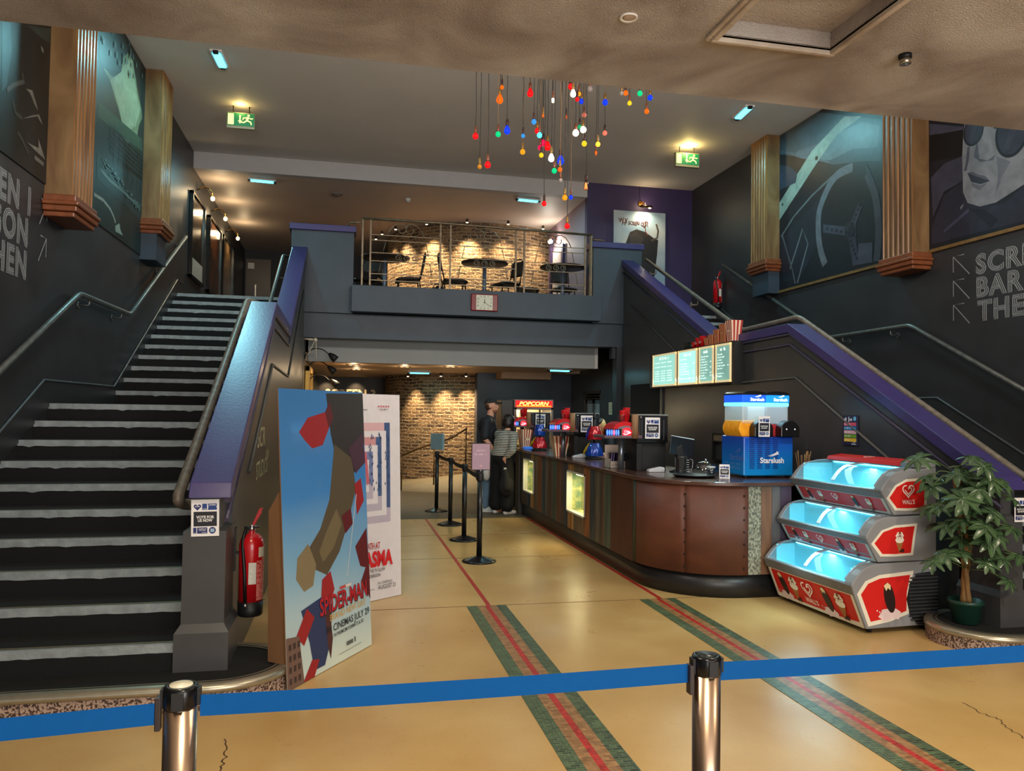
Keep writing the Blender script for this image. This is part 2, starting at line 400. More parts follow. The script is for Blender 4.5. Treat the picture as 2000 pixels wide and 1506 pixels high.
# balcony front: lower beam, pillars, parapet
m = MB(); m.box(-.64,12.3,2.69,4.62,12.6,3.075); struct(m.build('beam_balcony', BLUEG))
m = MB(); m.box(.06,12.05,3.09,4.08,12.26,3.5); struct(m.build('wall_balcony', BLUEG, bevel=.006))
for (a,b) in ((-.86,.085),(3.99,4.85)):
    m = MB(); m.box(a,12.24,3.075,b,12.56,4.34); o = struct(m.build('pillar_balcony', BLUEG, bevel=.004))
    m = MB(); m.box(a-.03,12.2,4.34,b+.03,12.6,4.435); m.build('cap', PURP, o, bevel=.006)
m = MB(); m.box(4.44,12.3,0,4.62,12.5,2.69); m.box(4.38,12.36,2.5,4.44,12.5,2.69); struct(m.build('pillar_passage', M('dark_pillar_paint', (44,48,56), .5, var=.15)))
# grey fascia box at the mouth of the passage
m = MB(); m.box(-.6,12.85,2.35,4.24,13.0,2.74); o = struct(m.build('trim_fascia', FASC))
m = MB(); m.prism([(4.235,12.84),(4.29,12.84),(4.29,13.0),(4.235,13.0)],'z',2.35,2.74); m.build('end_cap', M('pale_end_cap', (196,192,188), .5, var=.05), o)
# passage walls
m = MB(); m.box(-.80,12.3,0,-.64,19.5,3.1); struct(m.build('wall_passage_left', WALLW))
m = MB(); m.box(4.6,12.3,0,4.75,13.58,3.1); m.box(4.6,13.58,2.0,4.75,14.65,3.1); m.box(4.6,14.65,0,4.75,16.2,3.1); struct(m.build('wall_passage_right', WALLW))
m = MB(); m.box(-.8,19.2,0,1.2,19.4,2.4); struct(m.build('wall_passage_back', M('dark_sign_wall', (52,46,44), .5, var=.15)))
m = MB(); m.box(2.62,15.5,0,4.75,15.8,2.4); struct(m.build('wall_kiosk_back', M('slate_blue_paint', (52,60,74), .38, var=.35, scale=2)))
m = MB(); m.box(3.0,14.9,2.23,4.0,15.5,2.36); struct(m.build('beam_bulkhead', M('bulkhead_paint', (176,140,110), .6, var=.1)))
# brick drum through both floors
R0=2.15; cx0,cy0=3.05,18.1
for (za,zb,nm) in ((0,2.37,'wall_drum_lower'),(3.316,5.556,'wall_drum_upper')):
    m=MB(); n=96; rows=[]
    for j in range(13):
        z=za+(zb-za)*j/12
        rows.append([(cx0+R0*math.cos(PI*.95+PI*1.1*i/n)*1., cy0+R0*math.sin(PI*.95+PI*1.1*i/n), z) for i in range(n+1)])
    m.grid(rows); o=struct(m.build(nm, BRICK)); me=o.data; uv=me.uv_layers.new(name='UVMap')
    for lp in me.loops:
        c=me.vertices[lp.vertex_index].co; uv.data[lp.index].uv=(math.atan2(c.y-cy0,c.x-cx0)%(2*PI)*R0, c.z)
# purple wall beside the gallery, with the pale side wall behind it
m = MB(); m.box(4.29,13.54,3.316,6.37,13.68,5.83); struct(m.build('wall_purple', PURPW))
m = MB(); m.box(4.29,13.68,3.316,4.36,16.3,5.556); struct(m.build('wall_gallery_side', M('lilac_plaster', (150,128,140), .6, var=.1, scale=3)))
m = MB(); m.box(4.24,15.9,3.316,4.29,16.05,5.3); m.box(4.24,15.0,3.316,4.28,15.12,5.0); struct(m.build('trim_1', PURPW))

# ================================================================ staircases
def mirror(pts): return pts
r0=.1477; Y1=4.64; T=(7.47-Y1)/9
def step_rows():
    L=[(Y1+T*i, .13+r0*(i+1)) for i in range(10)]
    T2=(12.529-9.455)/10
    return L+[(9.455+T2*i, 1.607+.1554*(i+1)) for i in range(11)]
ALU = M('worn_grey_nosing_paint', (150,158,160), .4, .0, var=.35, scale=14, bump=.15, bscale=60)
GOLDE = M('brass_step_edge', (176,160,120), .35, .7, var=.2, scale=20)
TERR = M('terrazzo_chips', (170,146,130), .5, col2=(64,46,40), scale=90, thr=(.46,.54), detail=2)
BODY = M('stair_string_paint', (60,60,60), .35, var=.25, scale=3)
def staircase(xw, xi, side, lab):
    """xw: wall side x, xi: inner edge x (towards the balustrade)"""
    t = thing('staircase', lab, 'stairs', ((xw+xi)/2, 8, 0))
    rows = step_rows(); a,b=min(xw,xi),max(xw,xi); a+=.002
    prof=[(Y1,.0)]; z=.13
    for (y,zn) in rows: prof += [(y,z),(y,zn)]; z=zn
    prof += [(12.6,z),(12.6,0)]
    m=MB(); m.prism([(p[0],p[1]) for p in prof],'x',a,b); m.build('tread_run', BLACKC, t)
    for i,(y,zn) in enumerate(rows):
        m=MB(); rr=random.Random(i*7+side)
        N=40; top=[];bot=[]
        for k in range(N+1):
            x=a+(b-a)*k/N; d=.046+rr.uniform(-.002,.003)+(.008 if rr.random()<.06 else 0)
            top.append((x,y-.003,zn+.002)); bot.append((x,y-.003,zn-d))
        m.grid([bot,top,[(x,y+.024,zn+.002) for x,_,_ in top]],0,False)
        m.grid([[(x,y+.024,zn+.0025) for x,_,_ in top],[(x,y+.032,zn+.0025) for x,_,_ in top]],1,False)
        m.grid([[(x,y+.032,zn+.0025) for x,_,_ in top],[(x,y+.05,zn+.0025) for x,_,_ in top]],2,False)
        m.build('nosing', [ALU, BLACKC, GOLDE], t, solid=0)
    # sloping skirting on the wall
    xs = xw+(.012 if xi>xw else -.012)
    sk=[(Y1-.3,.13),(Y1-.3,.31),(7.32,1.607+.2),(9.38,1.607+.2),(12.5,3.316+.2),(12.9,3.52),(12.9,3.3),(12.5,3.3),(9.4,1.6),(7.5,1.6)]
    m=MB(); m.prism(sk,'x',xw,xs); m.build('skirting', M('skirting_paint',(44,46,48),.4,var=.2), t)
    m=MB(); m.tube([(xs,y,z) for y,z in sk[1:6]],.012,6); m.build('skirting_bead', M('skirting_bead_paint',(70,74,78),.4,var=.2), t)
    # rounded bottom step
    s = 1 if xi>xw else -1
    cx=(-.69 if s>0 else 4.54); pl=[]
    N=28
    for k in range(N+1):
        an=-PI/2+PI*k/N
        pl.append((cx+s*.42*math.cos(an)*1.0, 4.74+.38*math.sin(an)))
    out=[(xw+s*.004,4.36)]+pl+[(xi,5.12),(xi,4.9),(xw+s*.004,4.9)]
    m=MB(); m.prism(out,'z',.0,.095); bs=m.build('bottom_step', TERR, t)
    m=MB(); m.prism(out,'z',.125,.129); m.build('step_top', BLACKC, bs)
    cx2,cy2=cx,4.74
    edge=[(xw+s*.004,4.36)]+pl
    def inset(d,pts): 
        res=[]
        for i,p in enumerate(pts):
            a_=Vector(pts[max(i-1,0)]); b_=Vector(pts[min(i+1,len(pts)-1)]); t_=(b_-a_).normalized(); n_=Vector((-t_.y,t_.x))*s
            res.append((p[0]+n_.x*d,p[1]+n_.y*d))
        return res
    m=MB(); e1=edge; e0=inset(-.012,edge); e2=inset(.05,edge); e3=inset(.06,edge); e4=inset(.075,edge)
    m.grid([[(x,y,.092) for x,y in e1],[(x,y,.094) for x,y in e0],[(x,y,.118) for x,y in e0],[(x,y,.134) for x,y in e1],[(x,y,.134) for x,y in e2]],0,True)
    m.grid([[(x,y,.1345) for x,y in e2],[(x,y,.1345) for x,y in e3]],1,False); m.grid([[(x,y,.134) for x,y in e3],[(x,y,.134) for x,y in e4]],0,False)
    m.build('step_edge', [M('aluminium_edge',(178,170,150),.3,.75,var=.15,scale=20), BLACKC], bs)
    return t
staircase(-2.54,-.82,0,'black carpeted staircase with pale nosings climbing beside the left wall')
staircase(6.37,4.72,1,'dark staircase climbing beside the right wall behind the purple capped balustrade')
CAPS=([(4.60,1.095),(7.2,2.455),(9.08,2.43),(12.24,3.99)],[(4.60,1.095),(7.25,2.46),(8.85,2.435),(12.24,4.07)])
def balustrade(x0,x1,cap0,cap1,nm,face,CAPL,nw):
    """wall between stairs and lobby: x0..x1, cap overhangs to cap0..cap1"""
    m=MB()
    m.prism([(4.9,0),(4.9,1.25)]+CAPL[1:]+[(12.24,0)],'x',x0,x1)
    w=struct(m.build(nm, BODY))
    # purple cap following the slope
    m=MB()
    t_=.075
    m.prism([(4.58,1.09),(4.62,1.175)]+[(y,z+.088) for y,z in CAPL[1:]]+[(y,z-.006) for y,z in CAPL[:0:-1]]+[(4.66,1.09)],'x',cap0,cap1); m.build('cap', PURP, w, bevel=.006)
    m=MB(); fx=face
    m.tube([(fx,y,z-.13) for y,z in CAPL],.014,6); m.tube([(fx,y,z-.02) for y,z in CAPL],.02,6); m.build('cap_moulding', M('purple_grey_moulding',(66,62,84),.35,var=.15), w)
    m=MB()
    m.tube([(fx,5.6,1.15),(fx,7.15,1.98),(fx,9.1,1.95),(fx,11.9,3.36)],.013,6)
    m.build('panel_bead', M('panel_bead_paint',(92,90,86),.4,var=.2), w)
    # newel
    s=1 if x0<0 else -1
    a,b=nw
    m=MB(); m.box(a-.03,4.60,.13,b+.03,5.0,.34)
    m.add([(a-.03,4.6,.34),(b+.03,4.6,.34),(b+.03,5.0,.34),(a-.03,5.0,.34),(a,4.63,.385),(b,4.63,.385),(b,5.0,.385),(a,5.0,.385)],[(0,1,5,4),(1,2,6,5),(2,3,7,6),(3,0,4,7),(4,5,6,7)])
    m.box(a,4.63,.38,b,5.0,.90)
    m.add([(a,4.63,.9),(b,4.63,.9),(b,5.0,.9),(a,5.0,.9),(a+.035,4.66,.915),(b-.035,4.66,.915),(b-.035,5.0,.915),(a+.035,5.0,.915)],[(0,1,5,4),(1,2,6,5),(2,3,7,6),(3,0,4,7),(4,5,6,7)])
    m.box(a+.035,4.66,.91,b-.035,5.0,1.1); m.build('newel_post', M('newel_grey_paint',(66,66,68),.4,var=.2,scale=4), w)
    return w
BL=balustrade(-.815,-.645,-.84,-.615,'wall_stair_left',-.637,CAPS[0],(-.87,-.642))
BR=balustrade(4.53,4.69,4.49,4.71,'wall_stair_right',4.522,CAPS[1],(4.53,4.72))
# doorway of the staff room in the right balustrade
m=MB(); m.box(4.505,10.6,0,4.528,11.8,2.04); d=struct(m.build('door_1', M('painted_doorway_dark',(6,6,7),.9,var=0)))  # flat black panel paints the shade inside the opening
m=MB(); 
for (y0,y1,z0,z1) in ((10.54,10.6,0,2.04),(11.8,11.86,0,2.04),(10.54,11.86,2.04,2.09)): m.box(4.50,y0,z0,4.529,y1,z1)
m.build('door_frame', WALLW, d)
# glazed double door in the passage
d=bpy.data.objects.new('door_2',None); COL.objects.link(d); d.location=(4.66,14.1,0); struct(d)
m=MB()
for (y0,y1,z0,z1) in ((13.58,13.64,0,2.0),(14.59,14.65,0,2.0),(13.58,14.65,1.94,2.0),(13.64,14.59,1.84,1.86),(13.64,14.59,1.89,1.91)): m.box(4.6,y0,z0,4.72,y1,z1)
m.build('door_frame', M('dark_oak',(58,42,30),.4,var=.3,stretch=(1,1,.1),scale=20), d, bevel=.004)
for (y0,y1) in ((13.65,14.11),(14.12,14.58)):
    m=MB(); m.box(4.64,y0,0,4.68,y0+.07,1.83); m.box(4.64,y1-.07,0,4.68,y1,1.83); m.box(4.64,y0,0,4.68,y1,.5); m.box(4.64,y0,1.76,4.68,y1,1.83); lf=m.build('door_leaf', M('grey_door_paint',(84,86,88),.4,var=.15), d)
    m=MB(); m.box(4.655,y0+.07,.5,4.665,y1-.07,1.76); m.build('pane', M('frosted_pane',(150,156,158),.25,var=.1), lf)
    m=MB(); m.cyl((4.62,y0+.03,.9),(4.62,y0+.03,1.2),.012,n=8); m.build('handle', M('steel',(170,170,172),.25,.9,var=.05), lf)

# ================================================================ murals, pilasters, lamps, signs
MUR={'M2':[('poly',(118,126,96),[(8.51,5.14),(8.71,5.09),(8.89,5.07),(9.05,4.97),(9.22,4.89),(9.37,4.79),(9.4,4.64),(9.63,4.63),(9.73,4.73),(9.84,4.7),(10.02,4.86),(10.08,5.01),(10.22,5.16),(10.17,5.25),(9.99,5.39),(9.86,5.53),(9.73,5.67),(9.52,5.66),(9.33,5.51),(9.28,5.33),(9.19,5.22),(8.94,5.14),(8.71,5.12)]),
('poly',(150,156,126),[(8.89,5.07),(9.28,5.33),(9.52,5.62),(9.74,5.65),(9.96,5.34),(10.13,5.22),(9.93,4.95),(9.58,4.75),(9.38,4.79),(9.22,4.93),(9.05,5.01)]),
('band',(52,78,62),[(8.55,4.7),(10.25,4.9),(10.27,4.75),(8.54,4.54)]),
('band2',(38,64,66),[(8.48,5.38),(8.86,5.39),(9.24,5.32),(8.65,5.1),(8.51,5.14)]),
('band3',(34,58,60),[(8.52,4.16),(10.31,4.4),(10.32,3.9),(8.55,3.91)]),
('dark',(18,26,28),[(8.94,4.6),(10.27,4.69),(10.31,4.4),(8.97,4.31)]),
('line',(150,160,150),[(8.48,3.73),(8.79,3.75),(9.03,3.72),(9.16,3.67),(9.24,3.62)]),
('line',(110,130,128),[(8.67,4.04),(9.0,4.02),(9.38,4.04),(9.8,4.04),(10.19,4.04)]),
('blob',(150,165,150),[(9.23,3.58),(9.39,3.65),(9.43,3.59),(9.54,3.54),(9.37,3.53),(9.25,3.52)]),],
'M1':[('teal',(52,84,96),[(6.28,4.41),(6.42,4.47),(6.46,4.28),(6.4,3.99),(6.32,3.9)]),
('green',(46,58,52),[(6.72,4.6),(7.25,4.83),(7.22,4.68),(6.96,4.63)]),
('w',(130,130,122),[(6.74,4.1),(6.87,4.14),(7.0,4.02),(6.93,4.04),(6.82,4.1)]),
('w',(120,120,112),[(6.69,3.84),(6.88,3.94),(7.02,4.0),(7.1,3.94),(7.04,3.95),(6.99,3.97)]),
('w',(130,130,122),[(6.8,3.69),(7.03,3.72),(7.02,3.8),(7.18,3.67),(6.94,3.68)]),
('line',(80,84,80),[(6.4,3.95),(6.52,4.04),(6.7,4.14),(6.66,4.19)]),
('line',(60,64,60),[(6.61,3.71),(6.7,3.68),(6.83,3.61)]),
('line',(60,64,60),[(6.5,3.91),(6.56,3.84),(6.69,3.84)]),
('line',(120,120,112),[(6.95,3.62),(7.15,3.62)]),
('w',(110,112,104),[(7.0,4.57),(7.06,4.57),(7.07,4.53),(7.02,4.53)]),],
'M3':[('sky',(64,82,94),[(10.49,5.86),(9.5,5.81),(8.21,5.23),(8.23,4.72),(8.58,4.83),(9.17,4.97),(9.75,5.25),(10.49,5.54)]),
('sky2',(98,118,126),[(9.33,5.39),(8.58,5.33),(8.25,5.17),(8.28,4.91),(8.76,5.05),(9.21,5.05),(9.49,5.12)]),
('sky3',(84,96,108),[(10.49,5.59),(10.11,5.44),(9.5,5.37),(9.75,5.3),(9.17,4.98),(9.49,5.12),(9.93,5.3)]),
('strut',(146,158,148),[(10.49,4.8),(9.66,5.32),(8.94,5.54),(8.58,5.41),(9.1,5.35),(9.49,5.14),(10.49,4.53)]),
('dash',(46,56,74),[(10.49,5.38),(10.2,5.26),(10.02,5.1),(10.06,4.98),(10.49,4.99)]),
('line',(96,100,104),[(10.44,4.27),(10.11,4.49),(9.66,4.68),(9.21,4.81),(8.8,4.84)]),
('blue',(30,36,50),[(10.44,4.24),(9.92,4.44),(9.49,4.59),(9.54,3.95),(9.92,3.56),(10.39,3.58)]),
('ring',(108,112,122),[(8.76,4.81),(9.1,4.8),(9.33,4.64),(9.49,4.39),(9.5,4.09),(9.45,3.86),(9.35,3.65)]),
('ring',(74,76,90),[(8.48,4.64),(8.33,4.32),(8.28,4.02),(8.27,3.77),(8.31,3.5)]),
('spoke',(70,74,90),[(9.39,4.21),(8.91,4.07),(8.91,3.95),(9.39,4.1)]),
('spoke',(64,66,82),[(8.83,4.08),(8.64,4.31),(8.57,4.26),(8.71,4.03)]),
('spoke',(64,66,82),[(8.85,3.92),(8.71,3.92),(8.64,3.53),(8.76,3.52)]),
('hub',(52,54,68),[(8.94,4.03),(8.89,4.11),(8.78,4.11),(8.69,4.03),(8.68,3.91),(8.76,3.86),(8.87,3.9)]),
('line',(110,114,122),[(10.2,3.74),(9.88,4.26),(9.75,4.02),(10.01,3.5)]),
('line',(84,88,98),[(10.41,4.29),(10.24,3.93),(10.13,3.7),(10.06,3.5)]),
('pale',(72,74,92),[(8.65,3.79),(8.38,3.75),(8.38,3.5),(8.67,3.52)]),
('leaf',(60,64,76),[(8.5,4.78),(8.4,4.61),(8.41,4.53),(8.48,4.61)]),],
'M4':[('band',(70,72,92),[(7.42,4.89),(6.93,4.68),(6.95,4.64),(7.42,4.76)]),
('hair',(14,14,18),[(7.41,4.75),(6.93,4.65),(6.93,4.37),(7.42,4.46)]),
('jacket',(44,44,62),[(7.39,3.71),(7.21,4.02),(6.93,4.1),(6.88,3.85),(6.72,3.76),(6.41,3.73),(6.2,3.83),(6.0,3.85),(6.01,3.49),(7.39,3.52)]),
('jk',(66,66,86),[(7.4,4.27),(7.2,4.37),(6.94,4.37),(6.95,4.1),(7.21,4.06),(7.37,3.82)]),
('face',(140,144,154),[(6.93,4.65),(6.0,4.32),(6.0,3.9),(6.22,3.84),(6.52,3.76),(6.72,3.77),(6.88,3.85),(6.94,3.98),(6.95,4.37)]),
('shade',(112,116,130),[(6.51,4.23),(6.34,4.12),(6.45,3.99),(6.52,3.83),(6.49,4.04)]),
('nose',(92,96,112),[(6.75,4.46),(6.8,4.32),(6.71,4.23),(6.55,4.2),(6.51,4.25),(6.62,4.22),(6.72,4.27)]),
('mouth',(50,50,66),[(6.88,4.17),(6.75,4.1),(6.59,4.0),(6.71,4.0),(6.83,4.06)]),
('lip',(96,92,112),[(6.88,4.17),(6.81,4.16),(6.74,4.11),(6.65,4.07),(6.59,4.0),(6.75,4.09)]),
('lip2',(110,108,124),[(6.83,4.05),(6.71,3.99),(6.63,3.99),(6.72,3.94),(6.81,4.0)]),
('line',(84,86,104),[(6.86,4.44),(6.88,4.29),(6.91,4.2)]),
('zip',(120,122,134),[(6.98,3.83),(6.93,3.86),(6.94,3.83),(6.97,3.8)]),
('fold',(30,30,44),[(6.86,3.79),(6.72,3.66),(6.59,3.52),(6.5,3.59),(6.67,3.73)]),
('line',(70,72,96),[(6.86,3.77),(7.0,3.71),(7.21,3.62)]),]}
BULBS=[(1.273,7.89,4.457,0.0285,'red','r',1),
(1.575,8.03,5.063,0.0188,'orange','r',0.5),
(1.642,8.5,5.115,0.0362,'orange','p',1),
(1.517,7.91,4.506,0.0252,'green','r',1),
(1.623,7.96,4.567,0.0305,'blue','p',1),
(1.35,8.06,4.194,0.0223,'amber','r',0.35),
(1.344,7.54,4.051,0.0289,'red','r',1),
(1.8,7.97,4.535,0.0186,'pale blue','r',0.6),
(1.831,8.12,4.414,0.0259,'amber','r',0.8),
(1.956,8.33,5.151,0.0319,'red','p',1),
(1.785,7.42,4.484,0.0221,'pale blue','r',0.8),
(1.947,7.69,4.662,0.0147,'orange','t',0.6),
(1.979,7.42,4.719,0.0189,'white','t',1.6),
(2.383,8.35,4.932,0.0178,'orange','f',0.3),
(2.012,8.2,4.69,0.0262,'red','r',0.8),
(1.827,7.35,4.328,0.0225,'cyan','r',1.6),
(2.179,8.58,4.699,0.031,'pink','r',1),
(2.221,8.55,4.642,0.0346,'red','p',1),
(2.035,8.15,4.487,0.0243,'pink','r',0.7),
(2.036,8.1,4.388,0.0224,'yellow','r',0.7),
(1.99,7.5,4.154,0.0272,'white','p',1.3),
(1.974,7.32,3.975,0.0234,'green','r',1),
(2.224,7.99,4.302,0.034,'blue','p',1),
(2.049,7.38,4.012,0.0204,'orange','r',0.8),
(2.105,7.55,3.957,0.0186,'clear','r',0.15),
(2.217,7.61,4.963,0.0259,'red','r',1),
(2.165,7.34,4.769,0.025,'white','p',2),
(2.396,7.9,5.021,0.0202,'amber','r',0.8),
(2.368,7.87,4.947,0.0201,'red','r',0.8),
(2.578,8.4,5.153,0.0257,'blue','r',0.9),
(2.385,7.97,4.619,0.0306,'white','r',2),
(2.479,8.13,4.751,0.0225,'green','r',0.3),
(2.464,7.95,4.655,0.03,'white','r',2),
(2.538,8.16,4.901,0.0226,'salmon','r',0.5),
(2.458,7.89,4.481,0.0258,'yellow','r',0.8),
(2.536,7.66,4.404,0.0212,'amber','r',1.6),
(2.825,8.6,4.645,0.0182,'orange','c',0.5),
(2.928,8.59,4.885,0.0251,'salmon','r',0.5),
(2.86,8.39,5.166,0.0296,'blue','r',1),
(2.62,8.22,5.228,0.0298,'clear','r',0.2),
(2.857,7.71,5.001,0.0233,'orange','r',0.8),
(2.772,7.6,4.945,0.0199,'clear','r',0.2),
(2.89,7.68,4.883,0.0212,'yellow','r',0.5),
(2.892,7.39,4.871,0.0242,'green','r',1),
(3.373,8.3,5.236,0.0271,'blue','r',1),
(3.141,7.82,4.872,0.0236,'orange','r',0.9),
(2.643,8.4,4.177,0.0304,'clear','e',0.3),
(2.222,7.8,3.854,0.0255,'amber','r',0.9),
(2.509,8.55,4.079,0.0215,'blue','r',0.9),
(2.152,8.4,3.942,0.0254,'red','r',1),
(2.281,7.9,3.578,0.026,'red','r',1)]
MPAINT={}
def mp(c):
    k=tuple(c)
    if k not in MPAINT: MPAINT[k]=M('mural_paint_%d_%d_%d'%k, tuple(v*.88 for v in c), .45, var=.38, scale=5, dist=1.2, detail=7)
    return MPAINT[k]
def mural(nm, key, left, y0, y1, z0, z1, base, label):
    xw = -2.54 if left else 6.37
    sgn = 1 if left else -1
    t=thing('mural', label, 'mural', (xw+sgn*.001,(y0+y1)/2,z0))
    m=MB(); m.box(xw+sgn*.001,y0,z0,xw+sgn*.012,y1,z1); m.build('panel', mp(base), t)
    a=Art((xw+sgn*.0125,0,0),(0,sgn,0),(0,0,1),.0006)
    for n,c,pts in MUR[key]:
        pts=[(y*sgn,min(max(z,z0),z1)) for y,z in pts]
        if n=='line': a.line(pts,.035,mp(c))
        elif n=='ring':
            # smooth the arc
            P=[]
            for i in range(len(pts)-1):
                for k in range(5):
                    q=k/5; p0=pts[max(i-1,0)];p1=pts[i];p2=pts[i+1];p3=pts[min(i+2,len(pts)-1)]
                    P.append(tuple(.5*((2*p1[d])+(-p0[d]+p2[d])*q+(2*p0[d]-5*p1[d]+4*p2[d]-p3[d])*q*q+(-p0[d]+3*p1[d]-3*p2[d]+p3[d])*q**3) for d in (0,1)))
            P.append(pts[-1]); a.line(P,.12,mp(c))
        else: a.poly(pts,mp(c))
    if key=='M4':
        a.poly([(-6.93,4.6),(-5.95,4.3),(-5.9,4.9),(-6.1,5.25),(-6.5,5.35),(-6.85,5.1)],mp((140,144,154)))
        a.poly([(-6.95,4.75),(-6.86,5.15),(-6.5,5.38),(-6.1,5.3),(-5.85,5.0),(-5.8,5.3),(-6.2,5.6),(-6.7,5.5),(-7.0,5.15)],mp((22,22,28)))
        for (cy,cz,ry,rz) in ((-6.795,4.59,.135,.16),(-6.32,4.41,.2,.25)):
            a.disc(cy,cz,ry,mp((22,22,32)),28,rz); a.disc(cy,cz,ry*.86,mp((52,54,74)),28,rz*.88)
            a.poly([(cy-ry*.5,cz-rz*.5),(cy-ry*.2,cz-rz*.7),(cy+ry*.5,cz+rz*.3),(cy+ry*.2,cz+rz*.6)],mp((62,64,86)))
        a.line([(-6.66,4.6),(-6.58,4.62),(-6.5,4.52)],.05,mp((30,30,42)))
    if key=='M3':
        for k in range(5):
            a.disc(-(9.3-.1*k),4.13-.035*k,.022,mp((30,32,44)),10)
        for k in range(5): a.disc(-(8.8-.03*k),3.85-.06*k,.02,mp((30,32,44)),10); a.disc(-(8.78-.04*k),4.08+.05*k,.018,mp((30,32,44)),10)
        a.disc(-9.55,5.18,.03,mp((30,36,44)),10); a.disc(-10.4,4.75,.02,mp((30,36,44)),10)
        a.disc(-8.79,3.98,.07,mp((34,36,50)),16)
    if key=='M2':
        for k in range(6):
            a.line([(8.9,4.62-.055*k),(10.3,4.7-.05*k)],.014,mp((40,64,62)))
        for k in range(7): a.line([(9.1+.19*k,4.66),(9.1+.19*k,4.22)],.012,mp((34,54,54)))
        r=random.Random(5)
        for k in range(60):
            y=8.7+r.random()*1.5; z=4.13-.08*(y-8.7)+r.uniform(-.05,.05); a.rect(y,z,y+.05*r.random()+.02,z+.02,mp((96,120,112)))
        for k in range(26):
            y=8.5+r.random()*1.7; z=5.35+.1*(y-8.5)+r.uniform(-.08,.3); a.rect(y,min(z,5.78),y+.03,min(z+.06,5.81),mp((84,112,112)))
    a.build('painting', t)
    if not left:
        m=MB(); m.box(xw-.03,y0,z0-.035,xw-.001,y1,z0+.0); m.build('bottom_moulding', M('gilt_brown_wood',(120,92,52),.4,var=.3,scale=15), t)
mural('mural','M1',True,5.2,7.22,3.47,5.82,(24,26,24),'dark mural of a helmeted figure, nearest on the left wall before the first pilaster')
mural('mural','M2',True,7.74,10.33,3.47,5.82,(28,44,42),'green mural with a torn pale yellow shape, between the two left pilasters')
mural('mural','M3',False,7.93,10.49,3.46,5.82,(24,26,36),'blue grey mural of a car steering wheel and windscreen, between the two right pilasters')
mural('mural','M4',False,5.2,7.43,3.46,5.82,(26,27,38),'grey mural of a man in round sunglasses and leather jacket, nearest on the right wall')
# fluted pilasters
WOODF=M('gilded_fluted_wood',(148,104,58),.32,var=.0,col2=(88,54,26),scale=9,stretch=(1,1,.12),bump=.1,thr=(.3,.7))
WOODS=M('scumbled_brown_wood',(128,100,66),.45,var=0,col2=(82,56,32),scale=4,stretch=(1,1,.35),thr=(.3,.7),dist=1.)
MOULD=M('red_brown_moulding',(126,70,40),.35,var=.35,scale=14)
def pilaster(left,y0,y1,z0,label,pier):
    xw=-2.54 if left else 6.37; s=1 if left else -1; xf=xw+s*.225
    t=thing('pilaster',label,'pilaster',(xw+s*.11,(y0+y1)/2,z0-.16))
    m=MB(); m.box(xw+s*.001,y0,z0,xf-s*.012,y1,5.825); m.build('shaft',WOODS,t)
    m=MB(); n=6; w=(y1-y0)/n
    poly=[]
    pts=[]
    for k in range(n):
        a=y0+k*w
        pts+=[(xf,a+.004),(xf,a+w*.28)]
        for j in range(1,6):
            q=j/6; pts.append((xf-s*.022*math.sin(PI*q), a+w*(.28+.68*q)))
        pts.append((xf,a+w*.97))
    pts.append((xf,y1))
    full=[(xf-s*.03,y0)]+pts+[(xf-s*.03,y1)]
    m.prism(full,'z',z0,5.825); m.build('fluted_face',WOODF,t)
    m=MB()
    for (d,za,zb) in ((.035,z0-.03,z0+.03),(.06,z0-.065,z0-.03),(.045,z0-.115,z0-.065),(.02,z0-.16,z0-.115)):
        m.box(xw+s*.001,y0-d,za,xf+s*d,y1+d,zb)
    m.build('base_moulding',MOULD,t,bevel=.01)
    if pier:
        m=MB(); m.box(xw+s*.001,y0,3.42,xf-s*.03,y1,z0-.16); m.build('pier',M('dark_teal_pier',(48,62,76),.5,var=.25,scale=3),t)
pilaster(True,7.22,7.73,3.36,'brown fluted pilaster on the left wall between the dark and the green mural',False)
pilaster(True,10.33,10.86,3.91,'brown fluted pilaster on a blue pier at the head of the left stairs',True)
pilaster(False,7.43,7.92,3.40,'brown fluted pilaster on the right wall beside the sunglasses mural',False)
pilaster(False,10.49,10.95,3.91,'brown fluted pilaster at the far end of the steering wheel mural',True)
# painted wall lettering
def inline_text(a,t,x,y,size,align,c=(150,154,156),dark=(44,46,49),sx=.95):
    for k,b in enumerate((.045,.026,.008,-.010,-.028)):
        a.text(t,x,y,size,(c if k%2==0 else dark),align,bold=b,space=1.14,sx=sx)
t=thing('wall_lettering','pale striped lettering with two up arrows painted on the left wall','sign',(-2.54,6.5,2.6))
a=Art((-2.5385,0,0),(0,1,0),(0,0,1),.0006)
inline_text(a,'SCREEN 1',6.94,3.14,.30,'r'); inline_text(a,'GON',6.90,2.875,.30,'r'); inline_text(a,'KITCHEN',6.89,2.61,.30,'r')
for z in (3.11,2.80): a.line([(7.13,z),(7.29,z+.22),(7.16,z+.22)],.014,(150,154,156)); a.line([(7.29,z+.22),(7.29,z+.06)],.014,(150,154,156))
a.build('lettering',t)
t=thing('wall_lettering','pale striped lettering SCREEN, BAR, THE with three arrows on the right wall','sign',(6.37,6.5,2.6))
a=Art((6.3685,0,0),(0,-1,0),(0,0,1),.0006)
inline_text(a,'SCREEN',-6.79,3.085,.275,'l',(140,142,144),(30,31,33),1.02); inline_text(a,'BAR',-6.78,2.845,.275,'l',(140,142,144),(30,31,33),1.02); inline_text(a,'THE',-6.77,2.60,.275,'l',(140,142,144),(30,31,33),1.02)
for z in (3.32,3.06,2.80): a.line([(-6.87,z-.22),(-7.09,z),(-6.94,z)],.013,(128,130,132)); a.line([(-7.09,z),(-7.09,z-.17)],.013,(128,130,132))
a.build('lettering',t)
t=thing('wall_lettering','faint striped lettering on the left balustrade wall behind the blue standee','sign',(-.645,6.7,1.1))
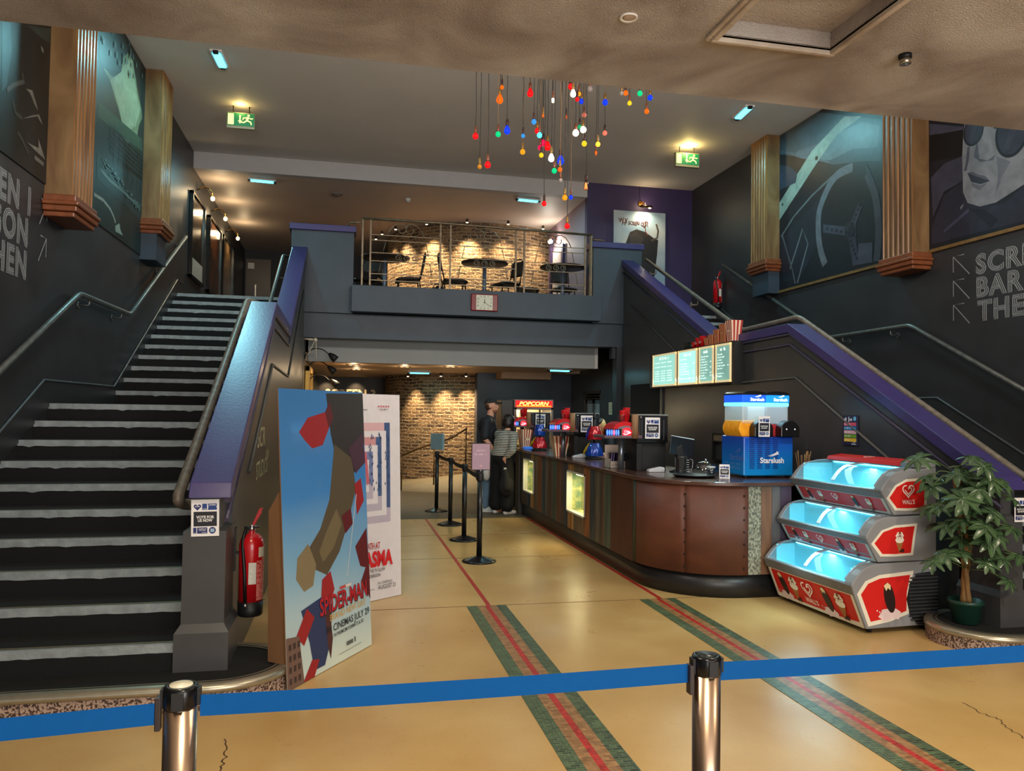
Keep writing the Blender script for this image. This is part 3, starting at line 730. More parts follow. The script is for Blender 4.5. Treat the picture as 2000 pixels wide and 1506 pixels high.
a=Art((-.6435,0,0),(0,1,0),(0,0,1),.0006)
PL=(190,178,140); a.text('SCR',6.15,1.29,.22,PL,'l',bold=.01,sx=1.5); a.text('LIVIN',6.75,1.17,.10,PL,'l',sx=1.4); a.text('STUDIOS',6.1,1.05,.19,PL,'l',bold=.01,sx=1.15)
a.build('lettering',t)
# handrails
RAIL=M('worn_steel_rail',(110,114,112),.35,.55,var=.4,scale=18,bump=.05)
RAILD=M('chipped_grey_rail',(132,122,110),.45,.2,var=.45,scale=22,bump=.1)
def smooth(pts,r=.06,n=4):
    out=[Vector(pts[0])]
    for i in range(1,len(pts)-1):
        p=Vector(pts[i]);a=(Vector(pts[i-1])-p);b=(Vector(pts[i+1])-p)
        q0=p+a.normalized()*min(r,a.length*.45);q1=p+b.normalized()*min(r,b.length*.45)
        for k in range(n+1):
            t=k/n; out.append(q0*(1-t)**2+p*2*t*(1-t)+q1*t*t)
    out.append(Vector(pts[-1])); return out
def rail(label,pts,wall_x,brk,mat=RAIL,r=.026):
    t=thing('handrail',label,'handrail',pts[0])
    m=MB(); m.tube(smooth(pts,.08),r,10); m.build('rail',mat,t)
    for (y,z) in brk:
        m=MB(); x=pts[1][0]; s=1 if wall_x>x else -1
        m.tube(smooth([(x,y,z-.02),(x,y,z-.075),(wall_x-s*.004,y,z-.075)],.02),.009,6); m.cyl((wall_x-s*.001,y,z-.075),(wall_x-s*.01,y,z-.075),.035,n=12)
        m.build('bracket',mat,t)
rail('grey steel handrail fixed to the left wall above the stairs',[(-2.44,4.5,1.0),(-2.44,7.87,2.634),(-2.44,9.6,2.645),(-2.44,12.6,4.20)],-2.54,[(5.6,1.53),(8.15,2.634),(9.25,2.64),(11.2,3.47),(12.4,4.1)])
rail('dark steel handrail fixed to the right wall above the stairs',[(6.27,4.5,1.03),(6.27,7.63,2.635),(6.27,9.16,2.631),(6.27,12.13,4.157)],6.37,[(5.6,1.6),(7.95,2.63),(8.85,2.63),(11,3.57)])
rail('chipped grey handrail along the lower left balustrade cap',[(-.89,5.2,.985),(-.97,5.16,.985),(-.98,5.0,1.03),(-.98,8.11,2.665),(-.90,8.3,2.66)],-.82,[(5.7,1.40),(6.9,2.03),(7.9,2.55)],RAILD,.034)
rail('short steel handrail beside the upper left balustrade cap',[(-.90,9.3,2.3),(-.98,9.4,2.42),(-.98,12.35,3.95),(-.90,12.5,3.95)],-.82,[(10.2,2.83),(11.6,3.55)],RAIL,.026)
rail('worn grey handrail behind the purple cap of the right balustrade',[(4.76,4.5,1.12),(4.80,4.69,1.17),(4.80,7.53,2.66),(4.80,8.75,2.635),(4.80,11.92,4.11)],4.69,[(5.9,1.76),(7.2,2.45),(10,3.19),(11.5,3.88)],RAILD,.03)
# emergency and exit lights
TUBE=E('cyan_tube',(96,228,255),3.4)
def batten(label,c,d,name='emergency_light',pw=9):
    d=Vector(d).normalized(); n=Vector((-d.y,d.x,0))
    t=thing(name,label,'ceiling light',c)
    m=MB(); c=Vector(c); m.obox(c+Vector((0,0,-.012)),d*.23,n*.07,(0,0,.012)); m.build('housing',M('white_plastic',(210,212,210),.5,var=.03),t,bevel=.004)
    m=MB(); m.obox(c+Vector((0,0,-.034)),d*.19,n*.045,(0,0,.010)); m.build('tube',TUBE,t,bevel=.006)
    for s in (-1,1):
        m=MB(); m.obox(c+Vector((0,0,-.03))+d*s*.215,d*.02,n*.03,(0,0,.018)); m.build('end_cap',DARKM,t)
    o=lamp('AREA','emergency_glow',c+Vector((0,0,-.05)),pw,CYAN,.3,c+Vector((0,0,-2)))
batten('lit emergency light on the hall ceiling above the left stairs',(-1.575,9.8,5.83),(.05,1,0),pw=24)
batten('lit emergency light on the hall ceiling near the right mural',(5.36,9.77,5.83),(.1,1,0),pw=24)
batten('lit emergency light on the gallery ceiling at the left, above the stair head',(-1.49,13.95,5.555),(1,.1,0),pw=8)
batten('lit emergency light on the gallery ceiling behind the hanging bulbs',(3.26,13.95,5.555),(1,.1,0),pw=8)
batten('lit emergency light on the passage ceiling in front of the brick drum',(1.45,15.6,2.36),(1,0,0),pw=3)
batten('lit emergency light on the passage ceiling above the drinks counter',(3.75,13.4,2.36),(1,.2,0),pw=3)
EXG=E('exit_green',(8,110,66),.36); EXY=E('exit_pale',(244,232,150),.95)
def exitsign(x0,x1,y,label,glow):
    t=thing('exit_sign',label,'exit sign',((x0+x1)/2,y,5.83))
    z0,z1=5.535,5.73
    m=MB(); m.box(x0,y,z0,x1,y+.06,z1); m.box(x0,y,z0-.03,x1,y+.06,z0); m.build('housing',M('exit_housing',(150,140,110),.4,var=.1),t,bevel=.004)
    for x in (x0+.08,x1-.08):
        m=MB(); m.cyl((x,y+.03,z1),(x,y+.03,5.83),.008,n=8); m.build('hanger',DARKM,t)
    a=Art((x0,y-.001,z0),(1,0,0),(0,0,1)); w=x1-x0; h=z1-z0
    a.rect(.008,.008,w-.008,h-.008,EXG); a.rect(.015,.02,w*.25,h-.02,EXY)
    a.line([(w*.47,h*.82),(w*.47,h*.3)],.018,EXY); a.poly([(w*.40,h*.42),(w*.54,h*.42),(w*.47,h*.18)],EXY)
    X=w*.72
    a.disc(X+.02,h*.82,.016,EXY); a.line([(X+.01,h*.7),(X,h*.45)],.03,EXY); a.line([(X,h*.45),(X+.05,h*.35),(X+.06,h*.16)],.018,EXY); a.line([(X,h*.45),(X-.04,h*.3),(X-.075,h*.3)],.018,EXY)
    a.line([(X+.01,h*.68),(X+.06,h*.58),(X+.08,h*.64)],.014,EXY); a.line([(X+.005,h*.66),(X-.05,h*.62),(X-.055,h*.48)],.014,EXY)
    a.build('legend',t)
    lamp('POINT','exit_glow',((x0+x1)/2,y-.05,z1+.04),glow,(1,.72,.25),.05)
exitsign(-1.70,-1.325,11.3,'green running man exit sign hanging over the left stairs',1.2)
exitsign(5.03,5.435,11.3,'green running man exit sign hanging over the right stairs',5)
# ceiling fittings
def disc_fit(nm,label,cat,c,r,h,mat,r2=None,mat2=None):
    t=thing(nm,label,cat,c); m=MB(); m.lathe([(r*.96,0),(r,-h*.4),(r*.8,-h)],c,24); m.build('body',mat,t)
    m=MB(); m.lathe([(r*.55,-h),(r*.5,-h*1.3),(0.001,-h*1.35)],c,20); m.build('lens',mat2 or mat,t); return t
WHP=M('white_plastic',(210,212,210),.5,var=.03)
disc_fit('smoke_detector','dark round fitting on the gallery ceiling above the left pillar','ceiling fitting',(-.227,14.5,5.555),.12,.03,M('grey_plastic',(120,112,106),.5,var=.05))
disc_fit('smoke_detector','small white smoke detector on the gallery ceiling, left of the bulbs','smoke detector',(1.076,14.5,5.555),.05,.05,WHP)
t=thing('downlight','white ringed round downlight in the mottled entrance ceiling','downlight',(1.159,3.1,3.3))
m=MB(); m.lathe([(.022,.004),(.028,-.004),(.037,-.008),(.04,-.004),(.04,0)],(1.159,3.1,3.3),28); m.build('ring',M('white_enamel',(236,232,226),.35,var=.02),t)
m=MB(); m.lathe([(.028,-.003),(.015,-.0045),(.001,-.005)],(1.159,3.1,3.3),20); m.build('diffuser',M('pinkish_diffuser',(196,176,160),.5,var=.1),t)
t=thing('ceiling_spot','short black and chrome spot fitting in the entrance ceiling at the right','spotlight',(2.542,3.12,3.3))
m=MB(); m.lathe([(.03,0),(.03,-.018),(.025,-.02)],(2.542,3.12,3.3),20); m.build('collar',DARKM,t)
m=MB(); m.lathe([(.024,-.018),(.026,-.045),(.022,-.046),(.0,-.04)],(2.542,3.12,3.3),20); m.build('shade',M('brushed_chrome',(190,180,160),.25,.9,var=.1),t)

# ---------------------------------------------------------------- coloured bulbs on cables
BCOL={'red':(255,16,22),'orange':(255,104,10),'green':(0,216,130),'blue':(16,60,255),'amber':(255,160,24),'pale blue':(50,150,255),'white':(255,240,205),'cyan':(40,190,255),'pink':(255,16,80),'yellow':(250,210,30),'clear':(235,215,205),'salmon':(240,120,95)}
SHAPE={'r':'round','p':'pear shaped','t':'tubular','f':'filament','c':'candle shaped','e':'long filament'}
CABLE=M('bulb_cable',(46,38,34),.6,var=.1); CABLEG=M('twisted_gold_cable',(150,112,78),.5,var=.2)
SOCK=[M('socket_copper',(150,92,72),.35,.6,var=.2),M('socket_bronze',(84,56,54),.4,.5,var=.2),M('socket_brass',(170,128,70),.35,.6,var=.2)]
ordn=['first','second','third','fourth','fifth','sixth','seventh','eighth','ninth','tenth','eleventh','twelfth']
cnt={}
for b in sorted(BULBS): cnt.setdefault(b[4],[]).append(b)
for k,b in enumerate(BULBS):
    x,y,z,r,c,ty,e=b; r*=1.12
    L=cnt[c]; i=L.index(b)
    pos = 'the only one' if len(L)==1 else ('leftmost' if i==0 else 'rightmost' if i==len(L)-1 else ordn[i]+' from the left')+' of the %s ones'%c
    lit = 'lit' if e>.4 else 'unlit'
    t=thing('pendant_bulb','%s %s %s hanging bulb, %s'%(lit,c,SHAPE[ty],pos),'light bulb',(x,y,z),0,'coloured bulbs hanging on cables over the lobby')
    col=BCOL[c]
    if e<=.4: bm=M('bulb_dim_'+c,tuple(v*.6 for v in col),.2,var=.05,emit=col,estr=.35 if c!='clear' else .12,coat=.5)
    elif e>1.2: bm=E('bulb_hot_'+c,col,7.)
    else: bm=M('bulb_lit_'+c,tuple(v*.35 for v in col),.3,var=0,emit=col,estr=1.1,spec=.2)
    m=MB(); sl=r*1.1 if ty!='e' else r*1.8
    if ty=='r': pr=[(.001,-r),(r*.5,-r*.87),(r*.87,-r*.5),(r,0),(r*.87,r*.5),(r*.6,r*.85),(r*.45,r*1.1)]; top=r*1.1
    elif ty=='p': pr=[(.001,-r),(r*.5,-r*.87),(r*.87,-r*.5),(r,0),(r*.9,r*.5),(r*.7,r*.95),(r*.5,r*1.4),(r*.42,r*1.75)]; top=r*1.75
    elif ty=='t': pr=[(.001,-r),(r*.45,-r*.9),(r*.6,-r*.5),(r*.6,r*.9),(r*.4,r*1.2)]; top=r*1.2
    elif ty=='f': pr=[(.001,-r),(r*.6,-r*.7),(r*.75,0),(r*.5,r),(r*.4,r*1.5)]; top=r*1.5
    elif ty=='c': pr=[(.001,-r*1.8),(r*.25,-r*1.3),(r*.6,-r*.5),(r*.7,.1*r),(r*.5,r)]; top=r
    else: pr=[(.001,-r*1.35),(r*.6,-r*1.3),(r,-r*.6),(r*.95,0),(r*.7,r*1.2),(r*.45,r*1.9)]; top=r*1.9
    if ty=='e':
        m.lathe(pr,(x,y,z),16); m.build('bulb',glassy('bulb_glass',(250,225,215),.02,.3),t)
        m=MB()
        for q in range(8):
            a=2*PI*q/8; m.tube([(x+r*.2*math.cos(a),y+r*.2*math.sin(a),z+r*1.1),(x+r*.55*math.cos(a),y+r*.55*math.sin(a),z-r*.9)],.0022,5)
        m.build('filament',E('filament_glow',(255,150,60),2.2),t)
    else:
        m.lathe(pr,(x,y,z),16); m.build('bulb',bm,t)
    m=MB(); m.lathe([(r*.5,top-r*.1),(r*.52,top+.02),(r*.5,top+.055),(r*.3,top+.065),(.006,top+.075)],(x,y,z),12); m.build('socket',SOCK[k%3],t)
    m=MB(); rr=random.Random(k); pts=[]
    zc=5.83; z0=z+top+.07
    for q in range(9):
        w=q/8; pts.append((x+(rr.uniform(-.006,.006) if 0<q<8 else 0), y, z0+(zc-z0)*w))
    m.tube(pts,.0034,5); m.build('cable',CABLEG if k%5==3 else CABLE,t)

# ================================================================ bar counter and what stands on it
ZT=1.005
CW=thing('bar_counter','long bar counter clad in reclaimed painted planks with a rounded riveted end','counter',(3.2,9,0))
def plank(c,c2,st=.4,sc=10): return M('plank_%d_%d_%d'%tuple(c),c,.55,var=0,col2=c2,scale=sc,stretch=(1,1,.12),thr=(.35,.65),dist=.8,bump=.15,bscale=30)
PCOL=[((98,72,56),(61,47,39)),((81,92,78),(56,61,50)),((123,84,61),(81,53,39)),((84,70,61),(50,42,39)),((56,67,78),(39,47,58)),((179,128,70),(117,78,42)),((78,86,67),(112,78,53)),((134,112,86),(84,67,53)),((154,92,50),(98,61,39)),((64,78,84),(47,53,56)),((109,98,84),(64,56,50))]
RUST=M('rusted_brown_panel',(112,64,46),.5,var=0,col2=(84,48,36),scale=3,thr=(.3,.75),dist=.6,bump=.05)
N=24
def curve(R,x0=None): # front curve of the counter: from (2.68,6.93) round to (3.43,6.15)
    return [(3.44-R*math.cos(PI/2*k/N), 6.92-R*1.0*math.sin(PI/2*k/N)) for k in range(N+1)]
core=[(2.90,11.75),(2.90,7.6),(2.73,7.5)]+curve(.71)+[(3.84,6.21),(3.84,6.6),(3.2,7.2),(3.2,11.75)]
m=MB(); m.prism(core,'z',.02,.968); m.build('carcass',M('dark_carcass',(30,26,24),.7,var=.1),CW)
kick=[(2.72,11.78)]+curve(.72)+[(3.9,6.2),(3.9,6.25),(2.76,6.9),(2.76,11.78)]
m=MB(); m.grid([[(x,y,0) for x,y in kick[:-3]],[(x,y,.2) for x,y in kick[:-3]]]); m.build('kickboard',M('black_kickboard',(34,33,34),.35,var=.15),CW,solid=.012)
# planks along the straight front (x = 2.68); two lit display windows
rr=random.Random(4); y=11.88; W1=(10.86,11.52); W2=(8.42,9.16); i=0
while y>6.95:
    w=rr.uniform(.10,.24); y2=max(y-w,6.93)
    if y2-6.93<.06: y2=6.93
    c,c2=PCOL[i%len(PCOL)]; i+=1
    if y2<7.5 and y>7.0: c,c2=(86,46,34),(66,36,26)
    mid=(y+y2)/2; win=None
    for Wn in (W1,W2):
        if y2<Wn[1] and y>Wn[0]: win=Wn
    m=MB(); d=rr.uniform(0,.006)
    if win:
        m.box(2.68-d,y2+.001,.195,2.735,y-.001,.385); m.build('plank',plank(c,c2),CW); m=MB(); m.box(2.68-d,y2+.001,.885,2.735,y-.001,.97)
        if y>win[1]: m.box(2.68-d,win[1],.385,2.735,y-.001,.885)
        if y2<win[0]: m.box(2.68-d,y2+.001,.385,2.735,win[0],.885)
    else: m.box(2.68-d,y2+.001,.195,2.735,y-.001,.97)
    m.build('plank',plank(c,c2),CW); y=y2
m=MB(); m.box(2.66,11.76,0,2.9,12.0,.97); m.build('end_panel',M('dark_end_panel',(58,56,54),.5,var=.2),CW)
# green strip + rounded rust panels with rivets
R=.755
def seg(k0,k1,mat,rad,nm):
    m=MB(); P=[(3.44-rad*math.cos(PI/2*k/N),6.92-rad*math.sin(PI/2*k/N)) for k in range(k0,k1+1)]
    m.grid([[(x,y,.205) for x,y in P],[(x,y,.97) for x,y in P]]); return m.build(nm,mat,CW,solid=.02)
seg(0,1,plank((52,66,48),(40,50,38)),.757,'plank')
seg(1,13,RUST,.755,'curved_panel'); seg(13,24,RUST,.757,'curved_panel')
m=MB()
for kk in (13,23.2):
    for q in range(7):
        a=PI/2*kk/N; z=.26+.105*q; d=Vector((-math.cos(a),-math.sin(a),0)); p=Vector((3.44,6.92,z))+d*.768
        m.lathe([(.010,0),(.009,.004),(.004,.007),(0.0005,.008)],p,10,0,d)
m.build('rivets',M('dark_rivet',(44,30,26),.4,.5,var=.1),CW)
for (a,b,c,c2) in ((3.445,3.565,(150,146,126),(84,84,70)),(3.567,3.668,(124,86,60),(92,62,44)),(3.67,3.75,(92,90,92),(70,66,70)),(3.752,3.86,(74,62,82),(56,46,64))):
    mm=plank(c,c2) if c[0]!=150 else M('flaked_white_plank',c,.7,var=0,col2=c2,scale=60,thr=(.42,.58),stretch=(1,1,.6),detail=8)
    m=MB(); m.box(a,6.165,.205,b,6.2,.968); m.build('plank',mm,CW)
# lit display windows
GL=glassy('window_glass'); WARMP=E('warm_display_back',(255,226,120),.75)
for (ya,yb),pw in ((W1,2.0),(W2,5)):
    m=MB(); 
    for (a,b,c,d) in ((ya,ya+.025,.385,.885),(yb-.025,yb,.385,.885),(ya,yb,.385,.405),(ya,yb,.865,.885)): m.box(2.67,a,c,2.74,b,d)
    wf=m.build('display_window',M('pale_window_frame',(206,204,190),.4,var=.05),CW)
    m=MB(); m.box(2.685,ya+.02,.40,2.688,yb-.02,.87); m.build('pane',GL,wf)
    m=MB(); m.box(2.86,ya+.02,.4,2.865,yb-.02,.87); m.box(2.69,ya+.02,.395,2.86,yb-.02,.40); m.box(2.69,yb-.024,.4,2.865,yb-.02,.87); m.build('lining',M('gold_rough_lining',(190,186,120),.5,var=0,col2=(96,128,100),scale=9,thr=(.35,.6),bump=.5,bscale=40),wf)
    m=MB(); m.box(2.72,(ya+yb)/2-.12,.845,2.8,(ya+yb)/2+.12,.862); m.build('light_strip',E('warm_strip',(255,240,170),7),wf)
    lamp('AREA','display_window_glow',(2.77,(ya+yb)/2,.843),pw*.8,(1,.88,.5),.2,(2.8,(ya+yb)/2,.4))
# worktop
top=[(2.655,12.0)]+[(3.44-.785*math.cos(PI/2*k/N),6.92-.785*math.sin(PI/2*k/N)) for k in range(N+1)]+[(3.86,6.135),(4.49,6.45),(4.49,6.95),(3.62,7.6),(3.5,8.2),(3.36,12.0)]
m=MB(); m.prism(top,'z',.972,ZT); 
wt=m.build('worktop',M('dark_wood_worktop',(92,64,54),.25,var=0,col2=(70,48,42),scale=6,stretch=(1,.2,1),coat=.3),None,bevel=.005)
tag(wt,'dark polished wood worktop running along the bar and round its end','worktop')
m=MB(); m.box(4.1,6.5,0,4.5,7.0,.97); m.box(3.3,8.2,0,3.36,12,.97); m.build('back_panel',M('dark_carcass',(30,26,24),.7),CW)

WHITE=(232,230,232); NAVY=(28,44,104); NAVY2=(24,60,128); INKB=(22,24,34)
def vote_art(O,U,V,w,h):
    a=Art(O,U,V,.0003); S=w; k=h/w/1.33
    def Y(y): return y*S*k
    a.rect(0,0,w,h,WHITE)
    a.rect(.085*w,Y(.36),.92*w,Y(.89),INKB)
    a.text('VOTE FOR',.5*w,Y(.645),.145*w,(236,236,236),'c',bold=.03,width=.64*w); a.text('US NOW',.5*w,Y(.525),.145*w,(236,236,236),'c',bold=.03,width=.52*w)
    # heart, card, ticket
    hc=(.22*w,Y(1.06)); P=[]
    for i in range(24):
        t=2*PI*i/24; P.append((hc[0]+.0085*w*16*math.sin(t)**3, hc[1]+.0085*w*(13*math.cos(t)-5*math.cos(2*t)-2*math.cos(3*t)-math.cos(4*t))))
    a.poly(P[::-1],NAVY); a.text('LOVE',hc[0],hc[1],.07*w,WHITE,'c',bold=.02,width=.16*w)
    a.rect(.39*w,Y(.95),.565*w,Y(1.18),NAVY2); a.text('YOUR',.477*w,Y(.965),.06*w,WHITE,'c',bold=.02,width=.14*w)
    a.rect(.60*w,Y(.95),.92*w,Y(1.18),NAVY2); a.text('CINEMA?',.76*w,Y(1.11),.062*w,WHITE,'c',bold=.02,width=.26*w)
    a.disc(.60*w,Y(1.06),.022*w,WHITE,10); a.disc(.92*w,Y(1.06),.022*w,WHITE,10)
    a.rect(.075*w,Y(.1),.19*w,Y(.32),NAVY); a.text('VOTE',.13*w,Y(.105),.05*w,WHITE,'c',width=.09*w)
    a.rect(.215*w,Y(.1),.58*w,Y(.32),NAVY); a.text('CINEMA OF',.40*w,Y(.25),.05*w,WHITE,'c',bold=.02,width=.28*w); a.text('THE YEAR',.40*w,Y(.2),.05*w,WHITE,'c',bold=.02,width=.24*w); a.text('AWARDS',.46*w,Y(.125),.04*w,WHITE,'c',bold=.02,width=.17*w)
    a.disc(.76*w,Y(.21),.125*w,NAVY,24); a.rect(.69*w,Y(.15),.83*w,Y(.27),(150,178,206))
    return a
def vote_poster(O,U,V,w,h,label):
    O=Vector(O);U=Vector(U).normalized();V=Vector(V).normalized(); n=U.cross(V)
    t=thing('notice',label,'poster',O)
    m=MB(); m.add([O,O+U*w,O+U*w+V*h,O+V*h],[(0,1,2,3)]); m.build('paper',M('notice_paper',(228,226,228),.6,var=.03),t,solid=.0006)
    a=vote_art(O+n*.0008,U,V,w,h); a.build('print',t); return t
X_=(1,0,0); Z_=(0,0,1)
vote_poster((-.826,4.622,.872),(1,-.0,.012),(-.02,0,1),.148,.205,'white and navy VOTE FOR US NOW notice taped to the left newel post')
vote_poster((4.645,4.622,.862),(1,0,.0),(0,0,1),.115,.17,'white and navy VOTE FOR US NOW notice on the right newel post beside the plant')

# drinks dispensers: black cabinet, red dispensing head with lit buttons
BLK=M('black_gloss_plastic',(14,14,16),.22,var=.05); BLKM=M('black_matt_plastic',(20,20,22),.55,var=.1)
COKE=M('red_gloss_plastic',(200,14,24),.25,var=.05,coat=.3); CHR=M('chrome',(200,200,204),.15,.95,var=.02)
BLUEL=E('blue_button_light',(60,100,255),3.2); PINKL=E('pink_button_light',(255,90,120),2.2); REDL=E('red_lit_badge',(255,24,40),1.3)
KRAFT=M('kraft_cup_sleeve',(150,116,84),.6,var=.2,scale=20)
def dispenser(y,label):
    t=thing('drinks_dispenser',label,'drinks dispenser',(3.0,y,ZT),0,'drinks dispensers on the bar')
    m=MB(); m.box(2.91,y,1.29,3.24,y+.35,1.575); cb=m.build('cabinet',BLK,t,bevel=.008)
    m=MB(); m.box(2.91,y-.002,1.572,3.24,y+.35,1.582); m.build('lid',M('steel_lid',(160,164,160),.3,.7,var=.1),cb)
    m=MB()
    for x in (2.930,2.952,3.19): m.box(x,y-.004,1.32,x+.006,y,1.53)
    m.build('rib',M('grey_rib',(70,70,76),.4,var=.05),cb)
    m=MB(); m.lathe([(.013,0),(.012,.01),(.0,.013)],(2.945,y,1.548),14,0,(0,-1,0)); m.build('knob',CHR,cb)
    m=MB(); m.box(2.95,y+.05,ZT,3.24,y+.35,1.29); m.box(2.91,y+.02,ZT,2.97,y+.35,1.29); m.build('base',BLKM,t,bevel=.006)
    m=MB(); m.cyl((2.83,y+.26,ZT),(2.83,y+.26,1.36),.032,n=18); m.build('column',M('brushed_steel',(150,158,170),.3,.8,var=.1),t)
    # head
    P=[(2.66,1.36)]+[(2.80-.14*math.cos(PI*k/12)*1.,1.40+.105*math.sin(PI*k/12)) for k in range(0,13)]+[(2.94,1.36)]
    P=[(x-.02,z) for x,z in P]
    m=MB(); m.prism([(2.78+(x-2.78)*.8,1.36+(z-1.36)*.72) for x,z in P],'y',y-.012,y+.3); 
    hd=m.build('dispensing_head',M('silver_head',(150,128,134),.25,.6,var=.08),t)
    m=MB(); m.prism(P,'y',y-.004,y+.30); m.build('red_hood',COKE,hd)
    m=MB(); m.box(2.55,y-.03,1.335,2.95,y+.34,1.365); m.build('drip_shelf',M('mauve_shelf',(96,74,84),.35,var=.1),hd,bevel=.006)
    m=MB()
    for k in range(6):
        xx=2.575+.024*k; m.ell((xx,y-.034+.001*k,1.395),(.0095,.006,.030),10,8,1 if k==3 else 0)
    m.build('buttons',[BLUEL,PINKL],hd)
    m=MB(); m.box(2.56,y-.026,1.36,2.73,y+.03,1.43); m.build('button_panel',BLK,hd)
    m=MB(); m.lathe([(.05,0),(.048,.006),(.0,.008)],(2.79,y-.013,1.395),24,0,(0,-1,0)); bd=m.build('round_badge',REDL,hd)
    a=Art((2.79,y-.0215,1.395),X_,Z_,.0003); a.line([(-.04,-.01),(-.02,-.02),(.0,-.016),(.02,-.006),(.04,.0)],.009,E('badge_white',(255,220,240),1.6)); a.text('Coke',0,.0,.035,E('badge_white',(255,220,240),1.6),'c',shear=.25,width=.06); a.build('badge_lettering',bd)
    m=MB(); m.lathe([(.034,0),(.036,.24),(.033,.245),(.0,.245)],(2.872,y-.025,1.335),16) ; m.build('cup_sleeve_tube',KRAFT,t)
    return t
DY=(7.42,9.62,12.05)
for y,l in zip(DY,('black drinks dispenser with red lit head, nearest on the bar, beside the till','black drinks dispenser with red lit head, middle one along the bar','black drinks dispenser with red lit head, farthest, in front of the popcorn cabinet')):
    dispenser(y,l)
for y,l in zip(DY,('VOTE FOR US NOW notice on the nearest black dispenser cabinet','VOTE FOR US NOW notice on the middle black dispenser cabinet','VOTE FOR US NOW notice on the farthest black dispenser cabinet')):
    vote_poster((2.99,y-.0045,1.335),X_,Z_,.16,.215,l)
def cup(c,r0,r1,h,mat,label,grp,nm='paper_cup',lid=None,lb=None):
    t=thing(nm,label,'cup',c,0,grp); m=MB(); m.lathe([(r0*.98,0),(r0,.003),(r1,h-.004),(r1*1.04,h),(r1*.95,h),(r0*.9,.008),(0.001,.008)],c,20); m.build('body',mat,t)
    if lb:
        a=Art((c[0],c[1]-r1*1.03,c[2]+h*.4),X_,Z_,.0004); a.text(lb,0,0,.05,(240,232,230),'c',shear=.2,width=r1*1.3); a.build('lettering',t)
    return t
CUPR=M('red_paper_cup',(196,20,28),.45,var=.05); CLEARC=glassy('clear_cup',(232,236,236),.05,.4)
k=0
for y,which in zip(DY,('nearest','middle','farthest')):
    for j,(dx,h,nm) in enumerate(((-.085,.07,'smallest'),(-.06,.115,'second smallest'),(-.03,.12,'second tallest'),(.0,.145,'tallest'))):
        z0=1.49 if j<1 else 1.50
        cup((2.84+dx+.02,y+.10+.03*j,1.502-.0),.028,.038,h,CUPR if j else CLEARC,('%s %s cup of the sample row on top of the %s red dispenser head'%(nm,'red' if j else 'clear',which)),'sample cups on the dispensers')
# till screen beside the nearest dispenser
t=thing('till_terminal','black till terminal seen from behind on the bar beside the nearest dispenser','till',(3.3,7.25,ZT))
m=MB(); m.lathe([(.09,0),(.088,.012),(.03,.03),(.026,.05)],(3.28,7.25,ZT),24); m.build('foot',BLKM,t)
m=MB(); m.obox((3.30,7.25,1.15),(.035,0,.02),(0,.03,0),(-.025,0,.12)); m.build('stalk',BLKM,t,bevel=.008)
m=MB(); m.obox((3.31,7.24,1.265),(.13,0,-.02),(0,.012,.004),(.012,.0,.09)); m.build('screen',BLK,t,bevel=.006)
# card machines
CMW=M('white_card_machine',(196,198,204),.4,var=.04)
for (x,y,l) in ((3.06,7.30,'pale card machine lying on the bar in front of the nearest dispenser'),(2.95,9.55,'pale card machine lying on the bar beside the middle dispenser')):
    t=thing('card_machine',l,'card machine',(x,y,ZT)); 
    m=MB(); m.prism([(x-.09,ZT),(x+.08,ZT),(x+.085,ZT+.045),(x+.03,ZT+.055),(x-.085,ZT+.025)],'y',y-.035,y+.035); m.build('body',CMW,t,bevel=.008)
    m=MB(); m.obox((x+.04,y,ZT+.053),(.03,0,.0),(0,.026,0),(0,0,.001)); m.build('display',M('grey_lcd',(70,84,80),.3,var=.05),t)
    m=MB()
    for q in range(12): m.obox((x-.005-.018*(q//3),y+.016*(q%3-1),ZT+.047-.0075*(q//3)),(.005,0,.0015),(0,.0055,0),(0,0,.002))
    m.build('keypad',M('key_grey',(90,92,98),.5,var=.05),t)
    m=MB(); m.box(x+.055,y-.0355,ZT+.012,x+.06,y+.0355,ZT+.02); m.build('slot',BLK,t)
# round tray with a tumbler stack, tent card, glass cloche
t=thing('serving_tray','round black serving tray lying on the curved end of the bar','tray',(3.2,6.72,ZT))
m=MB(); m.lathe([(.001,0),(.17,0),(.195,.018),(.2,.02),(.195,.024),(.168,.006),(.001,.006)],(3.2,6.72,ZT),40); m.build('dish',M('black_rubber_tray',(18,17,18),.4,var=.1),t)
m=MB(); m.lathe([(.185,.012),(.192,.020),(.2,.0205),(.203,.024),(.195,.026)],(3.2,6.72,ZT),40); m.build('rim',M('black_rubber_tray',(18,17,18),.4),t)
t=thing('glass_jug','clear tall glass measuring jug standing on the bar beside the tray','jug',(3.22,7.02,ZT))
c=(3.21,7.02,ZT); m=MB(); m.lathe([(.001,.004),(.055,.004),(.058,.01),(.07,.165),(.074,.17),(.068,.17),(.055,.016),(.001,.012)],c,24); m.build('vessel',glassy('jug_glass',(214,222,226),.05,.2),t)
m=MB(); m.tube(smooth([(c[0]+.065,c[1]-.01,c[2]+.15),(c[0]+.11,c[1]-.02,c[2]+.14),(c[0]+.1,c[1]-.02,c[2]+.05),(c[0]+.06,c[1]-.01,c[2]+.04)],.03),.007,8); m.build('handle',glassy('jug_glass',(214,222,226),.05,.2),t)
m=MB()
for q in range(6): m.box(c[0]+.02,c[1]-.071,c[2]+.03+.022*q,c[0]+.045,c[1]-.0685,c[2]+.033+.022*q)
m.build('scale_marks',INK((220,224,228)),t)
t=thing('glass_cloche','low clear dome lid lying on the bar by the slush machine','cloche',(3.42,6.93,ZT))
m=MB(); m.lathe([(.13,0),(.128,.05),(.11,.09),(.07,.12),(.02,.132),(.001,.133)],(3.42,6.93,ZT),32); m.build('dome',glassy('dome_glass',(226,230,230),.05,.2),t)
